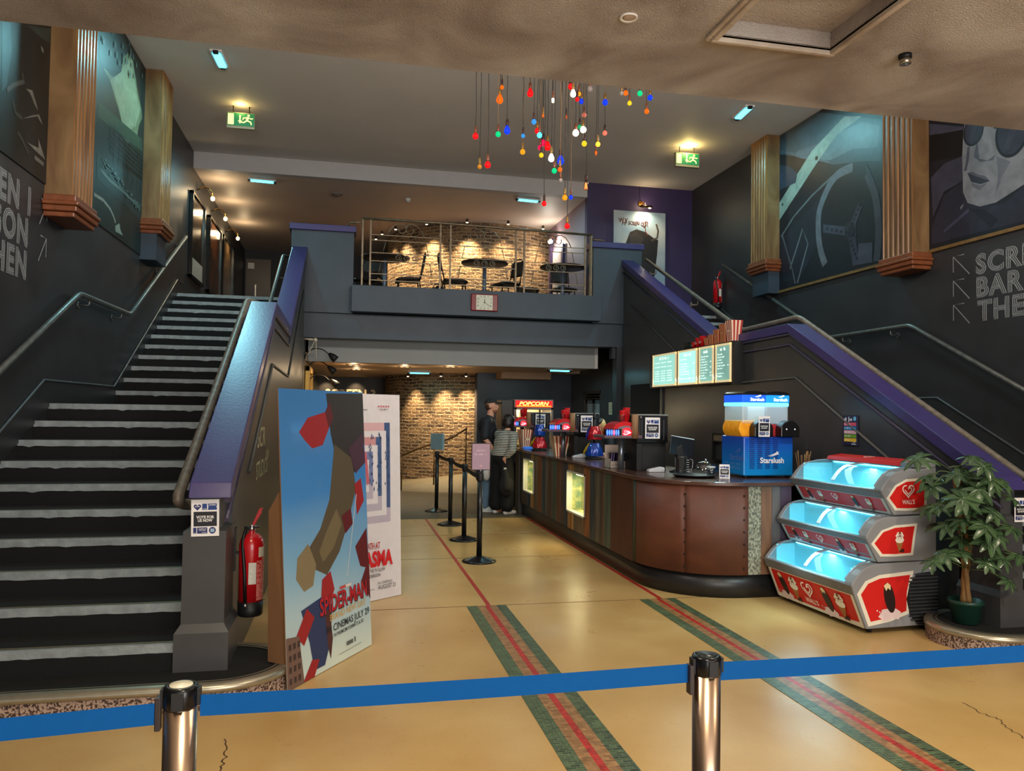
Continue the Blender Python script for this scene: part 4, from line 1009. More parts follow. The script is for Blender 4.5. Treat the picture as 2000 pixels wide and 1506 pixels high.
m=MB(); m.ell((3.42,6.93,ZT+.142),.013); m.build('knob',CHR,t)
t=thing('plastic_tumbler','small clear plastic tumbler with a white lid beside the tent card','cup',(3.36,6.70,ZT))
m=MB(); m.lathe([(.03,0),(.038,.085),(.036,.085),(.028,.005),(.001,.005)],(3.36,6.70,ZT),20); m.build('body',glassy('jug_glass',(214,222,226),.05,.2),t)
m=MB(); m.lathe([(.040,.084),(.040,.1),(.001,.102)],(3.36,6.70,ZT),20); m.build('lid',M('frosted_lid',(190,200,200),.4,var=.05),t)
t=thing('tent_card','folded white VOTE FOR US NOW tent card standing on the bar by the slush machine','card',(3.43,6.55,ZT))
o=Vector((3.385,6.58,ZT)); u=Vector((.085,-.035,0)); un=u.normalized(); d=Vector((-un.y,un.x,0))
apex=Vector((0,0,.125))+d*.035
m=MB(); m.add([o,o+u,o+u+apex,o+apex],[(0,1,2,3)]); m.add([o+d*.07,o+u+d*.07,o+u+apex,o+apex],[(0,1,2,3)]); m.build('card',M('notice_paper',(228,226,228),.6),t,solid=.0008)
n=(un.cross(apex)).normalized(); a=vote_art(o+n*.0012,un,apex.normalized(),.092,.128); a.build('print',t)
# white box of sweet packets
t=thing('sweet_box','open white card box filled with purple sweet packets on the bar','box',(2.84,7.85,ZT))
m=MB(); 
for (x0,x1,y0,y1,z1) in ((2.755,2.935,7.80,7.804,.075),(2.755,2.759,7.8,7.98,.1),(2.931,2.935,7.8,7.98,.1),(2.755,2.935,7.976,7.98,.24),(2.755,2.935,7.8,7.98,.003)): m.box(x0,y0,ZT,x1,y1,ZT+z1)
m.prism([(7.8,ZT+.07),(7.98,ZT+.07),(7.98,ZT+.24)],'x',2.931,2.935)
m.build('carton',M('white_card',(206,188,176),.6,var=.04),t)
a=Art((2.755,7.7995,ZT),X_,Z_,.0004); a.scribble(.025,.03,.13,.014,(120,84,74),3); a.build('print',t)
PKT=M('purple_foil',(58,40,84),.25,.3,var=.4,scale=40); rr=random.Random(9)
for q in range(6):
    m=MB(); x=2.785+.028*q; 
    m.obox((x,7.86+.015*(q%2),ZT+.10),(.012,.002,0),(0,.04,.0),(.004,0,.065)); o_=m.build('packet',PKT,None,bevel=.008); tag(o_,'purple foil sweet packet standing in the white box, %s from the left'%ordn[q],'sweet packet','sweet packets in the white box')
# sweet bag towers
def bag_mesh(): 
    m=MB(); rows=[]
    for i in range(9):
        v=i/8; w=.037*(1-.12*math.sin(PI*v)) ; d=.016*math.sin(PI*min(max(v,.02),.98))**.6+.001
        ring=[]
        for k in range(12):
            a=2*PI*k/12; ring.append((w*math.cos(a), -d*math.sin(a)*(1+.12*math.sin(5*a+3*v)), (v-.5)*.17))
        rows.append(ring+[ring[0]])
    m.grid(rows); return m
def tower(c,spec,label,which):
    t=thing('sweet_rack',label,'display rack',c)
    m=MB(); x,y,z=c; m.lathe([(.11,0),(.115,.004),(.115,.02),(.02,.028),(.015,.03)],c,24); m.build('foot',BLKM,t)
    m=MB(); m.cyl((x,y,z+.02),(x,y,z+.62),.012,n=10); m.build('pole',BLKM,t)
    m=MB(); m.lathe([(.06,.30),(.062,.305),(.001,.31)],c,16); m.lathe([(.05,.52),(.052,.525),(.001,.53)],c,16); m.build('hook_ring',BLKM,t)
    q=0
    for (zz,rad,tilt,n,col,nm,ab) in spec:
        mm=M('foil_%s'%nm,col,.22,.25,var=.35,scale=30,coat=.4)
        for k in range(n):
            an=math.radians(ab[0]+(ab[1]-ab[0])*(k+.5)/n)
            b=bag_mesh(); o_=b.build('sweet_bag',mm,None,w=False)
            o_.location=(x+rad*math.cos(an),y+rad*math.sin(an),z+zz); o_.rotation_euler=(math.radians(-tilt),0,an+PI/2)
            o_.rotation_mode='XYZ'
            tag(o_,'%s foil sweet bag on the %s rack, %s of its row'%(nm,which,ordn[k]),'sweet bag','sweet bags on the bar racks')
tower((3.08,9.33,ZT),[(.12,.085,20,6,(20,70,170),'blue',(180,360)),(.33,.07,14,5,(190,20,40),'red',(190,360)),(.13,.10,30,1,(206,170,20),'yellow',(150,190)),(.33,.085,16,1,(24,60,150),'deep blue',(160,190))],'tiered rack of red over blue sweet bags on the middle of the bar','middle')
tower((2.88,11.35,ZT),[(.12,.085,20,6,(176,20,36),'red',(190,360)),(.31,.065,12,5,(20,90,190),'blue',(180,360)),(.13,.10,32,1,(206,170,20),'yellow',(150,190))],'tiered rack of blue over red sweet bags at the far end of the bar','far')
# striped popcorn tubs
CRM=(244,224,184); STR=(170,34,30)
def tub(c,w0,w1,h,n,label,grp=None,lab=True,cream=CRM,rz=0.):
    x,y,z=c; t=thing('popcorn_tub',label,'popcorn tub',c,0,grp); ca,sa=math.cos(rz),math.sin(rz)
    m=MB(); 
    def crn(w,zz): return [Vector((a*w/2*ca-b*w/2*sa+x, a*w/2*sa+b*w/2*ca+y, z+zz)) for a,b in ((-1,-1),(1,-1),(1,1),(-1,1))]
    lo,hi=crn(w0,0),crn(w1,h)
    for s in range(4):
        a0,a1,b0,b1=lo[s],lo[(s+1)%4],hi[s],hi[(s+1)%4]
        for k in range(n):
            p,q=k/n,(k+1)/n; m.add([a0.lerp(a1,p),a0.lerp(a1,q),b0.lerp(b1,q)+Vector((0,0,.01*h*(1 if k%2 else 0))),b0.lerp(b1,p)+Vector((0,0,.01*h*(1 if k%2 else 0)))],[(0,1,2,3)],k%2)
    m.add(lo,[(0,1,2,3)],0)
    m.build('carton',[M('cream_card_%d'%cream[0],cream,.6,var=.05),M('red_card_stripe',STR,.6,var=.05)],t,solid=.002)
    if lab:
        u=Vector((ca,sa,0)); nn=Vector((sa,-ca,0)); g=(w1-w0)/2/h
        O=Vector((x,y,z+h*.50))+nn*((w0+(w1-w0)*.55)/2+.004); V=(Vector((0,0,1))+nn*g).normalized()
        a=Art(O,u,V,.0006); a.disc(0,0,w0*.36,STR,22,h*.085); a.disc(0,0,w0*.33,cream,22,h*.07); a.scribble(-w0*.26,-h*.025,w0*.52,h*.05,STR,4); a.build('label_print',t)
    return t
tub((2.815,9.99,ZT),.13,.23,.265,9,'large red and cream striped popcorn tub on the bar before the middle dispenser')
tub((2.78,11.9,ZT),.11,.18,.30,8,'red and cream striped popcorn tub at the far end of the bar by the woman',rz=.3)
m=MB(); x,y=2.80,11.75; m.obox((x,y,ZT+.02),(.07,0,0),(0,.06,0),(0,0,.018)); o_=m.build('blue_tablet',M('blue_lit_screen',(60,120,200),.3,var=.05,emit=(50,110,210),estr=.5),None,bevel=.01); tag(o_,'small blue lit payment pad lying at the far end of the bar','payment pad')

# ---------------------------------------------------------------- slush machine
SL=thing('slush_machine','blue two tank slush machine with yellow slush at the rounded end of the bar','slush machine',(3.85,6.55,ZT))
bx0,bx1,by0,by1=3.62,4.13,6.57,7.0; zb=1.388
GRAD=bpy.data.materials.new('slush_blue_print'); GRAD.use_nodes=True; g=GRAD.node_tree; bs=g.nodes['Principled BSDF']; bs.inputs['Roughness'].default_value=.25
tcn=g.nodes.new('ShaderNodeTexCoord'); sp=g.nodes.new('ShaderNodeSeparateXYZ'); mrn=g.nodes.new('ShaderNodeMapRange'); rp=g.nodes.new('ShaderNodeValToRGB')
g.links.new(tcn.outputs['Object'],sp.inputs[0]); mrn.inputs['From Min'].default_value=0; mrn.inputs['From Max'].default_value=.43; g.links.new(sp.outputs['Z'],mrn.inputs[0]); g.links.new(mrn.outputs[0],rp.inputs[0])
rp.color_ramp.elements[0].color=lin((12,140,214))+(1,); rp.color_ramp.elements[1].color=lin((18,48,178))+(1,); g.links.new(rp.outputs[0],bs.inputs['Base Color'])
m=MB(); m.box(bx0,by0,ZT+.02,bx1,by1,zb); bd=m.build('body',GRAD,SL,bevel=.012)
for q in range(4):
    x=bx0+.06+.08*q; m=MB()
    for k in range(16): m.box(x,by0-.003,ZT+.09+.019*k,x+.05,by0,ZT+.098+.019*k)
    m.build('louvre',M('louvre_slots',(12,40,120),.4,var=.05),bd)
def starslush(a,x,y,s,c):
    a.text('Starslush',x,y,s*.3,c,'c',bold=.028,width=s*1.02)
    cx,cy=x+s*.22,y+s*.38; P=[]
    for i in range(10):
        r=s*(.10 if i%2==0 else .042); an=PI/2+PI*i/5+.2; P.append((cx+r*math.cos(an),cy+r*math.sin(an)))
    a.poly(P,c)
    for q in range(3): a.line([(cx-s*.05,cy-s*.03*q),(cx-s*.22,cy-s*.06-s*.025*q),(cx-s*(.42-.06*q),cy-s*.1-s*.02*q)],[s*.028,s*.02,s*.004],c)
WI=(236,240,248)
a=Art((bx0,by0-.0035,ZT),X_,Z_,.0005); starslush(a,.29,.14,.24,WI); a.build('logo_print',bd)
a=Art((bx0-.0005,by1,ZT),(0,-1,0),Z_,.0005); starslush(a,.30,.16,.26,(70,110,190))
for k in range(6): a.scribble(.06+.115*(k%3),.12-.04*(k//3),.09,.012,(120,150,210),k)
a.build('logo_print',bd)
m=MB()
for (x,y) in ((bx0+.04,by0+.04),(bx1-.04,by0+.04),(bx0+.04,by1-.04),(bx1-.04,by1-.04)): m.cyl((x,y,ZT),(x,y,ZT+.025),.022,n=10)
m.build('foot',BLKM,SL)
YS=M('yellow_slush',(236,164,20),.45,var=0,col2=(220,130,10),scale=20,emit=(236,164,20),estr=.12); TG=M('tank_plastic',(222,228,232),.12,var=0,alpha=.32); REDS=M('red_slush',(170,30,40),.5,var=.2,emit=(170,30,40),estr=.05)
for q,(xa,xb,sm) in enumerate(((bx0+.005,bx0+.235,YS),(bx0+.245,bx0+.475,REDS))):
    xm=(xa+xb)/2; w=(xb-xa)
    # slush drum bulging over the body
    m=MB(); P=[(xm-w*.5*math.cos(PI*k/16), zb+.13*math.sin(PI*k/16)) for k in range(17)]
    if q==0: P=[(xa-.03*math.sin(PI*k/10),zb+.15*k/10) for k in range(11)]+[(xb,zb+.15),(xb,zb)]
    else: P=[(xa,zb),(xa,zb+.13),(xb,zb+.1),(xb,zb)]
    m.prism(P,'y',by0+.04,by1-.06,0,False); tk=m.build('slush',sm,SL,bevel=.01)
    m=MB(); m.box(xa-.004,by0+.03,zb+.12,xb+.004,by1-.05,zb+.30); tn=m.build('tank',TG,SL,bevel=.015)
    m=MB(); m.box(xa-.008,by0+.025,zb+.285,xb+.008,by1-.045,zb+.32); m.build('tank_rim',E('cyan_tank_rim',(110,220,255),1.5),tn,bevel=.008)
    m=MB(); P=[(xa-.01,zb+.32),(xb+.01,zb+.32)]+[(xm+(w/2+.01)*math.cos(PI*k/14),zb+.385+.035*math.sin(PI*k/14)) for k in range(15)]
    m.prism(P,'y',by0+.02,by1-.05); ld=m.build('lit_lid',E('blue_lit_lid',(20,90,230),.75) if q==0 else E('sky_lit_lid',(20,140,240),.8),SL,bevel=.008)
    m=MB(); m.prism([(xm+(w/2+.012)*math.cos(PI*k/14),zb+.392+.036*math.sin(PI*k/14)) for k in range(15)],'y',by0+.015,by1-.045); m.build('lid_cap',BLK,ld)
    a=Art((xm,by0+.0185,zb+.335),X_,Z_,.0005); starslush(a,.03,.0,.14,E('lid_logo_white',(230,240,255),1.2)); a.build('logo_print',ld)
    # black tap cover
    xh=xm+.055+.03*q; P=[(xh-.095,zb),(xh+.095,zb)]+[(xh+.095*math.cos(PI*k/14),zb+.07+.085*math.sin(PI*k/14)) for k in range(15)]
    m=MB(); m.prism(P,'y',by0-.06,by0+.05); tp=m.build('tap_cover',BLK,SL,bevel=.008)
    m=MB(); m.ell((xh-.04,by0-.061,zb+.075),.005); m.ell((xh+.045,by0-.061,zb+.075),.005); m.build('tap_light',E('pin_light',(255,255,255),2),tp)
vote_poster((3.735,by0-.0635,zb+.003),(1,0,0),(.0,-.02,1),.115,.19,'VOTE FOR US NOW notice stuck on the front of the slush machine')
lamp('AREA','slush_tank_light',(3.87,6.78,zb+.283),.5,(.7,.9,1),.4,(3.87,6.78,1.2))
# small folding frame behind the bar, straws and bottle
t=thing('cutlery_frame','dark metal wall frame behind the bar, left of the slush machine','rack',(4.5,8.6,1.1))
m=MB(); 
for (a,b,c,d) in ((8.1,8.12,1.02,1.36),(8.9,8.92,1.02,1.36),(8.1,8.92,1.34,1.36),(8.1,8.92,1.25,1.265),(8.1,8.92,1.02,1.04)): m.box(4.485,a,c,4.525,b,d)
m.build('frame',DARKM,t)
m=MB(); m.box(4.495,8.12,1.265,4.52,8.9,1.34); m.build('panel',M('tan_insert',(120,100,80),.5,var=.15),t)
t=thing('straw_holder','clear holder bristling with brown paper straws right of the slush machine','straw holder',(4.33,6.72,ZT))
m=MB(); m.lathe([(.05,0),(.055,.1),(.053,.1),(.048,.004),(.001,.004)],(4.33,6.72,ZT),16); m.build('pot',glassy('jug_glass',(214,222,226),.05,.2),t)
rr=random.Random(2)
for q in range(16):
    m=MB(); an=rr.uniform(0,2*PI); r=rr.uniform(.01,.04); k=rr.uniform(1.3,2.4)
    m.tube([(4.33+r*math.cos(an),6.72+r*math.sin(an),ZT+.01),(4.33+r*k*math.cos(an),6.72+r*k*math.sin(an),ZT+.2+rr.uniform(0,.05))],.0045,6); m.build('straw',M('brown_straw',(150,112,78),.6,var=.2),t)
t=thing('syrup_bottle','yellow syrup bottle with a dark nozzle behind the straws','bottle',(4.44,6.82,ZT))
m=MB(); m.lathe([(.03,0),(.032,.01),(.032,.14),(.02,.19),(.012,.21),(.012,.23)],(4.44,6.82,ZT),16); m.build('body',M('amber_syrup',(190,160,40),.2,var=.1),t)
m=MB(); m.lathe([(.014,.23),(.014,.26),(.005,.27),(.004,.32),(.001,.322)],(4.44,6.82,ZT),12); m.build('nozzle',BLKM,t)

# ---------------------------------------------------------------- lit menu boards with sample cartons on top
MBX=4.40
t=thing('menu_board','long lit menu board with four pale green chalk panels on the right balustrade wall','menu board',(MBX,9.5,1.95))
m=MB(); m.box(MBX+.004,8.24,1.955,4.528,10.76,2.45); m.build('case',M('dark_walnut_case',(44,30,24),.45,var=.2),t,bevel=.005)
m=MB(); m.box(MBX,8.22,1.94,4.529,8.26,2.452); m.build('end_panel',BLKM,t)
PN=[(10.72,9.86),(9.79,9.17),(9.12,8.78),(8.70,8.34)]
PN=[(10.62,9.81),(9.74,9.17),(9.11,8.72),(8.66,8.28)]
for q,((ya,yb),(top_,b)) in enumerate(zip(PN,((.9,1.0),(1.25,1.15),(.42,.5),(.34,.34)))):
    m=MB(); fz0,fz1=1.975,2.435
    for (a1,b1,c1,d1) in ((ya,ya-.025,fz0,fz1),(yb+.025,yb,fz0,fz1),(ya,yb,fz0,fz0+.025),(ya,yb,fz1-.025,fz1)): m.box(MBX-.012,b1,c1,MBX+.004,a1,d1)
    fr=m.build('panel_frame',M('lit_pale_wood_frame',(232,214,176),.5,var=.08,emit=(255,226,170),estr=.45),t)
    m=MB(); m.box(MBX-.004,yb+.025,fz0+.025,MBX+.003,ya-.025,fz1-.025)
    pm=M('lit_chalk_panel_%d'%q,(150,190,176),.6,var=.1,col2=(120,160,150),scale=4,emit=(150,214,200),estr=(.95,1.4,.48,.38)[q]); m.build('chalk_panel',pm,fr)
    a=Art((MBX-.0045,ya-.025,fz0+.025),(0,-1,0),Z_,.0006); w=ya-yb-.05; h=.41; CH=E('chalk_white',(236,250,244),1.0)
    a.scribble(w*.27,h*.86,w*.46,.04,CH,q)
    rr=random.Random(q); y=h*.74; n=0
    while y>.03:
        n+=1
        if q==0:
            for cx in (.08,.36,.64): a.scribble(w*cx,y,w*.22,.017,CH,n+int(cx*50))
        else:
            a.scribble(w*.08,y,w*rr.uniform(.35,.62),.017,CH,n)
            if rr.random()<.5: a.scribble(w*.82,y,w*.11,.017,CH,n+60)
        y-=.034 if rr.random()<.75 else .06
    a.build('chalk_lettering',fr)
lamp('AREA','menu_glow',(MBX-.05,9.55,2.2),9,(.8,1,.95),2.2,(2.5,9.55,1.6),sizey=.4)
rr=random.Random(1)
TB=[(8.10+.02,.10,.145,.245,CRM,'tallest'),(8.44,.085,.12,.225,(200,150,100),'second tallest'),(8.66,.08,.11,.18,(200,150,100),'middle'),(8.88,.07,.10,.13,(200,150,100),'second smallest'),(9.07,.06,.085,.105,(200,150,100),'smallest')]
TB=[(8.34,.105,.15,.245,(232,206,180),'tallest'),(8.53,.085,.125,.225,(200,150,100),'second tallest'),(8.70,.08,.115,.175,(200,150,100),'middle'),(8.86,.07,.10,.125,(200,150,100),'second smallest'),(9.0,.06,.085,.10,(200,150,100),'smallest')]
for (y,w0,w1,h,cr,nm) in TB: tub((4.465,y,2.452),w0,w1,h,6,'%s striped popcorn carton of the sample row on top of the menu board'%nm,'sample popcorn cartons on the menu board',True,cr,-PI/2)
for (y,h,r,nm) in ((9.14,.13,.05,'tallest'),(9.27,.115,.045,'middle'),(9.40,.075,.035,'smallest')):
    t=thing('paper_cup','%s red soft drink cup of the sample row on top of the menu board'%nm,'cup',(4.465,y,2.452),0,'sample red cups on the menu board')
    m=MB(); m.lathe([(r*.75,0),(r,h),(r*1.05,h+.004),(r*.9,h),(.001,h-.01)],(4.465,y,2.452),20); m.build('body',CUPR,t)
    a=Art((4.465-r*.97,y,2.452+h*.35),(0,-1,0),(0,0,1),.001); a.text('Coca',0,0,h*.42,(240,232,230),'c',shear=.2,width=r*1.4); a.build('lettering',t)
for y in (9.52,9.64):
    t=thing('clear_cup','%s clear plastic cup at the end of the sample row on the menu board'%('left' if y>9.6 else 'right'),'cup',(4.465,y,2.452),0,'sample clear cups on the menu board')
    m=MB(); m.lathe([(.025,0),(.036,.09),(.038,.092),(.034,.088),(.024,.004),(.001,.004)],(4.465,y,2.452),16); m.build('body',CLEARC,t)
# colourful slush flavour board
t=thing('flavour_board','narrow navy board with five coloured price bands on the right balustrade wall','sign',(4.52,6.27,1.33))
m=MB(); m.box(4.515,6.16,1.325,4.5285,6.37,1.60); m.build('board',M('navy_board',(34,30,64),.4,var=.1),t,bevel=.002)
a=Art((4.5145,6.37,1.325),(0,-1,0),Z_,.0004); w=.215
for q,(c,tx) in enumerate((((236,190,40),'Orange'),((110,160,40),'Apple'),((226,170,180),'Bubblegum'),((20,130,190),'Blue'),((214,80,110),'Cherry'))): a.rect(.02,.035+.036*q,w-.02,.066+.036*q,c); a.scribble(.028,.045+.036*q,.09,.012,(240,236,236),q)
a.scribble(.025,.225,.05,.03,WI,1); a.rect(.085,.215,.095,.262,WI); a.scribble(.105,.225,.045,.03,WI,2); a.disc(.175,.245,.02,(110,190,236)); starslush(a,.16,.01,.06,WI); a.build('print',t)
# two typed notices in the passage
for (y0,y1,l) in ((12.80,13.10,'left'),(12.46,12.76,'right')):
    t=thing('typed_notice','%s of the two cream typed notices on the passage wall behind the bar'%l,'poster',(4.59,(y0+y1)/2,1.55)); m=MB(); m.box(4.59,y0,1.555,4.5985,y1,1.77); m.build('sheet',M('cream_sheet',(226,206,170),.5,var=.04),t)
    a=Art((4.5895,y1,1.555),(0,-1,0),Z_,.0004); rr=random.Random(3)
    for k in range(9): a.rect(.03,.185-.02*k,.03+rr.uniform(.1,.23),.193-.02*k,(110,92,76))
    a.build('print',t)
# popcorn cabinet
t=thing('popcorn_cabinet','tall dark popcorn warmer with a red lit POPCORN header behind the bar','popcorn cabinet',(3.1,12.8,0))
x0,x1,y0,y1=2.76,3.44,12.62,13.2
m=MB(); m.box(x0,y0,0,x1,y1,.98); m.box(x0-.2,y0+.06,0,x0,y1,1.78); m.build('base_cupboard',M('dark_cupboard',(44,42,42),.4,var=.15),t,bevel=.006)
m=MB(); m.box(x0,y0,.98,x0+.045,y1,1.66); m.box(x1-.045,y0,.98,x1,y1,1.66); m.box(x0,y1-.02,.98,x1,y1,1.66); m.box(x0,y0,1.62,x1,y1,1.79); m.build('housing',M('steel_grey_housing',(112,104,98),.35,.3,var=.1),t,bevel=.005)
m=MB(); m.box(x0+.045,y0+.01,.99,x1-.045,y0+.016,1.62); m.build('glass_door',GL,t)
m=MB(); m.box(x0+.05,y1-.03,.99,x1-.05,y1-.022,1.62); m.build('warm_lining',M('cream_lining',(236,210,160),.5,var=.05),t)
m=MB(); m.box(x0+.02,y0-.012,1.66,x1-.02,y0,1.775); hs=m.build('lit_header',E('popcorn_red',(214,20,24),.85),t,bevel=.004)
a=Art((x0+.02,y0-.0125,1.66),X_,Z_,.0005); Wd=x1-x0-.04; a.rect(.02,.012,Wd-.02,.03,E('amber_strip',(255,170,40),1.1)); a.text('POPCORN',Wd/2,.034,.088,E('popcorn_letters',(255,226,110),1.5),'c',bold=.03,shear=.25,width=Wd*.80); a.build('header_lettering',hs)
rr=random.Random(8); m=MB()
for k in range(180): m.ell((rr.uniform(x0+.07,x1-.07),rr.uniform(y0+.08,y1-.06),1.0+rr.random()**2*.16),rr.uniform(.012,.02),6,4)
pc=m.build('popcorn_heap',M('popcorn',(246,226,160),.7,var=.15),t); pc['kind']='stuff'
m=MB(); m.lathe([(.11,0),(.12,.1),(.06,.12),(.001,.12)],(3.1,12.95,1.36),20); m.build('kettle',CHR,t)
lamp('POINT','popcorn_cabinet_glow',(3.0,12.85,1.58),7,(1,.82,.5),.05)

# ================================================================ ice cream freezer
FZ=thing('ice_cream_freezer','three tier ice cream freezer with red panels and cyan lit lids beside the bar','freezer',(4.0,5.67,0))
GREYF=M('grey_freezer_plastic',(136,138,142),.4,var=.06); GREYD=M('grey_bumper',(112,108,108),.5,var=.15,scale=30)
LINER=M('cyan_light_tinted_liner',(150,226,240),.45,var=.04); FGL=glassy('freezer_glass',(226,246,250),.04,.9,.3)  # white liner with the cyan lamp light put into its colour
FRED=(206,26,22); CREAM=(232,224,206)
YA,YB=5.03,6.13
def heartlogo(a,x,y,s,c,w=.11):
    # spiral heart drawn as two nested open heart loops
    def H(k,t0,t1,n=26):
        return [(x+s*k*(16*math.sin(t)**3)/16, y+s*k*(13*math.cos(t)-5*math.cos(2*t)-2*math.cos(3*t)-math.cos(4*t))/16) for t in [t0+(t1-t0)*i/n for i in range(n+1)]]
    a.line(H(1,.35,2*PI-.75),s*w*1.6,c); a.line(H(.58,-.2,2*PI-1.6),s*w*1.5,c); a.line([H(1,.35,.35,1)[0],H(.58,-.2,-.2,1)[0]],s*w*1.3,c)
def icecream(a,x,y,s,k):
    if k==0:   # chocolate bar on a stick with a splash
        a.poly([(x-s*.55,y-s*.75),(x-s*.2,y-s*.95),(x+s*.1,y-s*.85),(x+s*.45,y-s*.9),(x+s*.55,y-s*.6),(x+s*.3,y-s*.45),(x-s*.3,y-s*.45)],(238,214,214))
        P=[(x+s*.26*math.cos(t)-s*.12*math.sin(t),y+s*.62*math.sin(t)) for t in [2*PI*i/22 for i in range(22)]]
        a.poly(P,(40,22,20)); a.poly([(x-s*.28,y+s*.5),(x-s*.1,y+s*.62),(x+s*.05,y+s*.5),(x+s*.05,y+s*.3),(x-s*.08,y+s*.4),(x-s*.16,y+s*.28)],(228,206,160))
        for q in range(5): a.disc(x-s*.6+s*.12*q,y-s*.5-s*.06*(q%2),s*.035,(238,214,214),8)
    else:      # cone with nuts and sauce
        a.poly([(x-s*.28,y-s*.05),(x,y-s*.85),(x+s*.28,y-s*.05)],(176,116,58))
        for q in range(3): a.line([(x-s*.2+s*.14*q,y-s*.08),(x-s*.02+s*.05*q,y-s*.55)],s*.02,(126,78,36))
        a.disc(x,y+s*.05,s*.33,(244,236,220),20,s*.2)
        for q in range(6):
            an=2*PI*q/6; a.disc(x+s*.18*math.cos(an),y+s*.32+s*.16*math.sin(an),s*.14,(248,240,226),12,s*.1)
            a.line([(x+s*.06*math.cos(an),y+s*.3),(x+s*.25*math.cos(an),y+s*.3+s*.2*math.sin(an))],s*.035,(110,62,28))
        a.disc(x,y+s*.5,s*.09,(120,70,34),10)
        a.poly([(x-s*.1,y-s*.7),(x+s*.35,y-s*.75),(x+s*.3,y-s*.5),(x+s*.1,y-s*.55)],(60,28,20))
TIERS=[dict(fb=(3.752,.04),bl=(3.648,.289),bh=(3.622,.368),gl=[(3.64,.385),(3.68,.43),(3.72,.465),(3.77,.492),(3.84,.508),(3.885,.510)],zf=.17,xb=3.895,zt=.516,z0=.04),
 dict(fb=(3.852,.522),bl=(3.776,.654),bh=(3.746,.707),gl=[(3.76,.722),(3.79,.765),(3.82,.80),(3.86,.828),(3.92,.846),(3.985,.85)],zf=.56,xb=3.99,zt=.86,z0=.518),
 dict(fb=(3.99,.866),bl=(3.914,.987),bh=(3.878,1.05),gl=[(3.895,1.066),(3.93,1.11),(3.97,1.15),(4.02,1.18),(4.12,1.198),(4.26,1.205)],zf=.91,xb=4.27,zt=1.212,z0=.862)]
names=('bottom','middle','top')
for q,T_ in enumerate(TIERS):
    fb,bl,bh,gl,zf,xb,zt,z0=[T_[k] for k in ('fb','bl','bh','gl','zf','xb','zt','z0')]
    cheek=[fb,bl,bh]+gl+[(4.38,zt),(4.38,z0)]
    m=MB()
    lo=[fb,bl,bh,(bh[0]+.03,bh[1]),(bl[0]+.05,zf),(xb,zf),(xb,zt),(4.37,zt),(4.37,z0)]
    m.prism(lo,'y',YA+.05,YB-.05); tb=m.build('display_tier',GREYF,FZ)
    for (a_,b_) in ((YA,YA+.085),(YB-.045,YB)):
        m=MB(); m.prism([(x-.006,z+.003) if i>2 else (x,z) for i,(x,z) in enumerate(cheek)],'y',a_,b_); m.build('end_cheek',GREYF,tb,bevel=.008)
    m=MB(); d=.012; m.prism([bl,bh,(bh[0]-d,bh[1]-.004),(bl[0]-d,bl[1]+.004)],'y',YA-.004,YB+.004); m.build('bumper',GREYD,tb,bevel=.006)
    # cyan-tinted liner of the well
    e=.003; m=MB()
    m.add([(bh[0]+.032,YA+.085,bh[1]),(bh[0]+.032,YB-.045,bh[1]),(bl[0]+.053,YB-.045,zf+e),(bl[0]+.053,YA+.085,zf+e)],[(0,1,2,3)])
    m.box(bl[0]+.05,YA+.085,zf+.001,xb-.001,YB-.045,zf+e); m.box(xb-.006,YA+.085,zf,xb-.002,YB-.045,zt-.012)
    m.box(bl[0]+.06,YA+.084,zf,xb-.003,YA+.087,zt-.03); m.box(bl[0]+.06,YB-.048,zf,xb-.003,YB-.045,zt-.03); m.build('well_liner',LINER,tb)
    # wire basket
    m=MB()
    zb_=zf+.05; y0,y1=YA+.14,5.55
    for k in range(9): y=y0+(y1-y0)*k/8; m.tube([(bl[0]+.08,y,zb_),(xb-.03,y,zb_)],.0025,5)
    for k in range(4): x=bl[0]+.08+(xb-.03-bl[0]-.08)*k/3; m.tube([(x,y0,zb_),(x,y1,zb_)],.003,5)
    m.tube([(bl[0]+.08,y0,zb_+.05),(xb-.03,y0,zb_+.05),(xb-.03,y1,zb_+.05),(bl[0]+.08,y1,zb_+.05)],.003,5,closed=True)
    m.build('wire_basket',M('white_wire',(190,206,210),.4,var=.05),tb)
    m=MB(); m.tube([(bl[0]+.09,5.85,zf+.02),(xb-.06,5.78,zf+.04)],.004,5); m.build('divider_wire',M('dark_wire',(50,60,70),.4),tb)
    # curved sliding glass lids with frames
    ym=5.60
    for (a_,b_) in ((YA+.09,ym-.012),(ym+.012,YB-.05)):
        m=MB(); m.grid([[(x,a_,z) for x,z in gl],[(x,b_,z) for x,z in gl]]); lid=m.build('glass_lid',FGL,tb,recalc=False)
    m=MB()
    for (a_,b_) in ((ym-.022,ym+.022),(YA+.083,YA+.1),(YB-.055,YB-.043)):
        P=[(x,z+.002) for x,z in gl]; Pd=[(x,z+.012) for x,z in gl]
        m.prism(P+Pd[::-1],'y',a_,b_)
    m.box(gl[-1][0]-.02,YA+.08,gl[-1][1]-.004,gl[-1][0]+.02,YB-.04,gl[-1][1]+.010)
    m.build('lid_frame',M('grey_lid_frame',(150,158,168),.35,.3,var=.05),tb,bevel=.003)
    # front graphic; the upper tiers have cyan lamp light mixed into the print
    F0=Vector((fb[0],YB-.02,fb[1])); V=Vector((bl[0]-fb[0],0,bl[1]-fb[1])); h=V.length; V.normalize(); U=Vector((0,-1,0)); n=U.cross(V)
    a=Art(F0+n*.0012,U,V,.0006); Wd=YB-YA-.04
    a.rect(0,0,Wd,h,CREAM if q==0 else (196,220,224)); a.poly([(.03,h*.16),(Wd*.25,h*.10),(Wd*.75,h*.10),(Wd-.03,h*.16),(Wd-.03,h*.97),(.03,h*.97)],FRED if q==0 else (200,60,60))
    s=h*.6
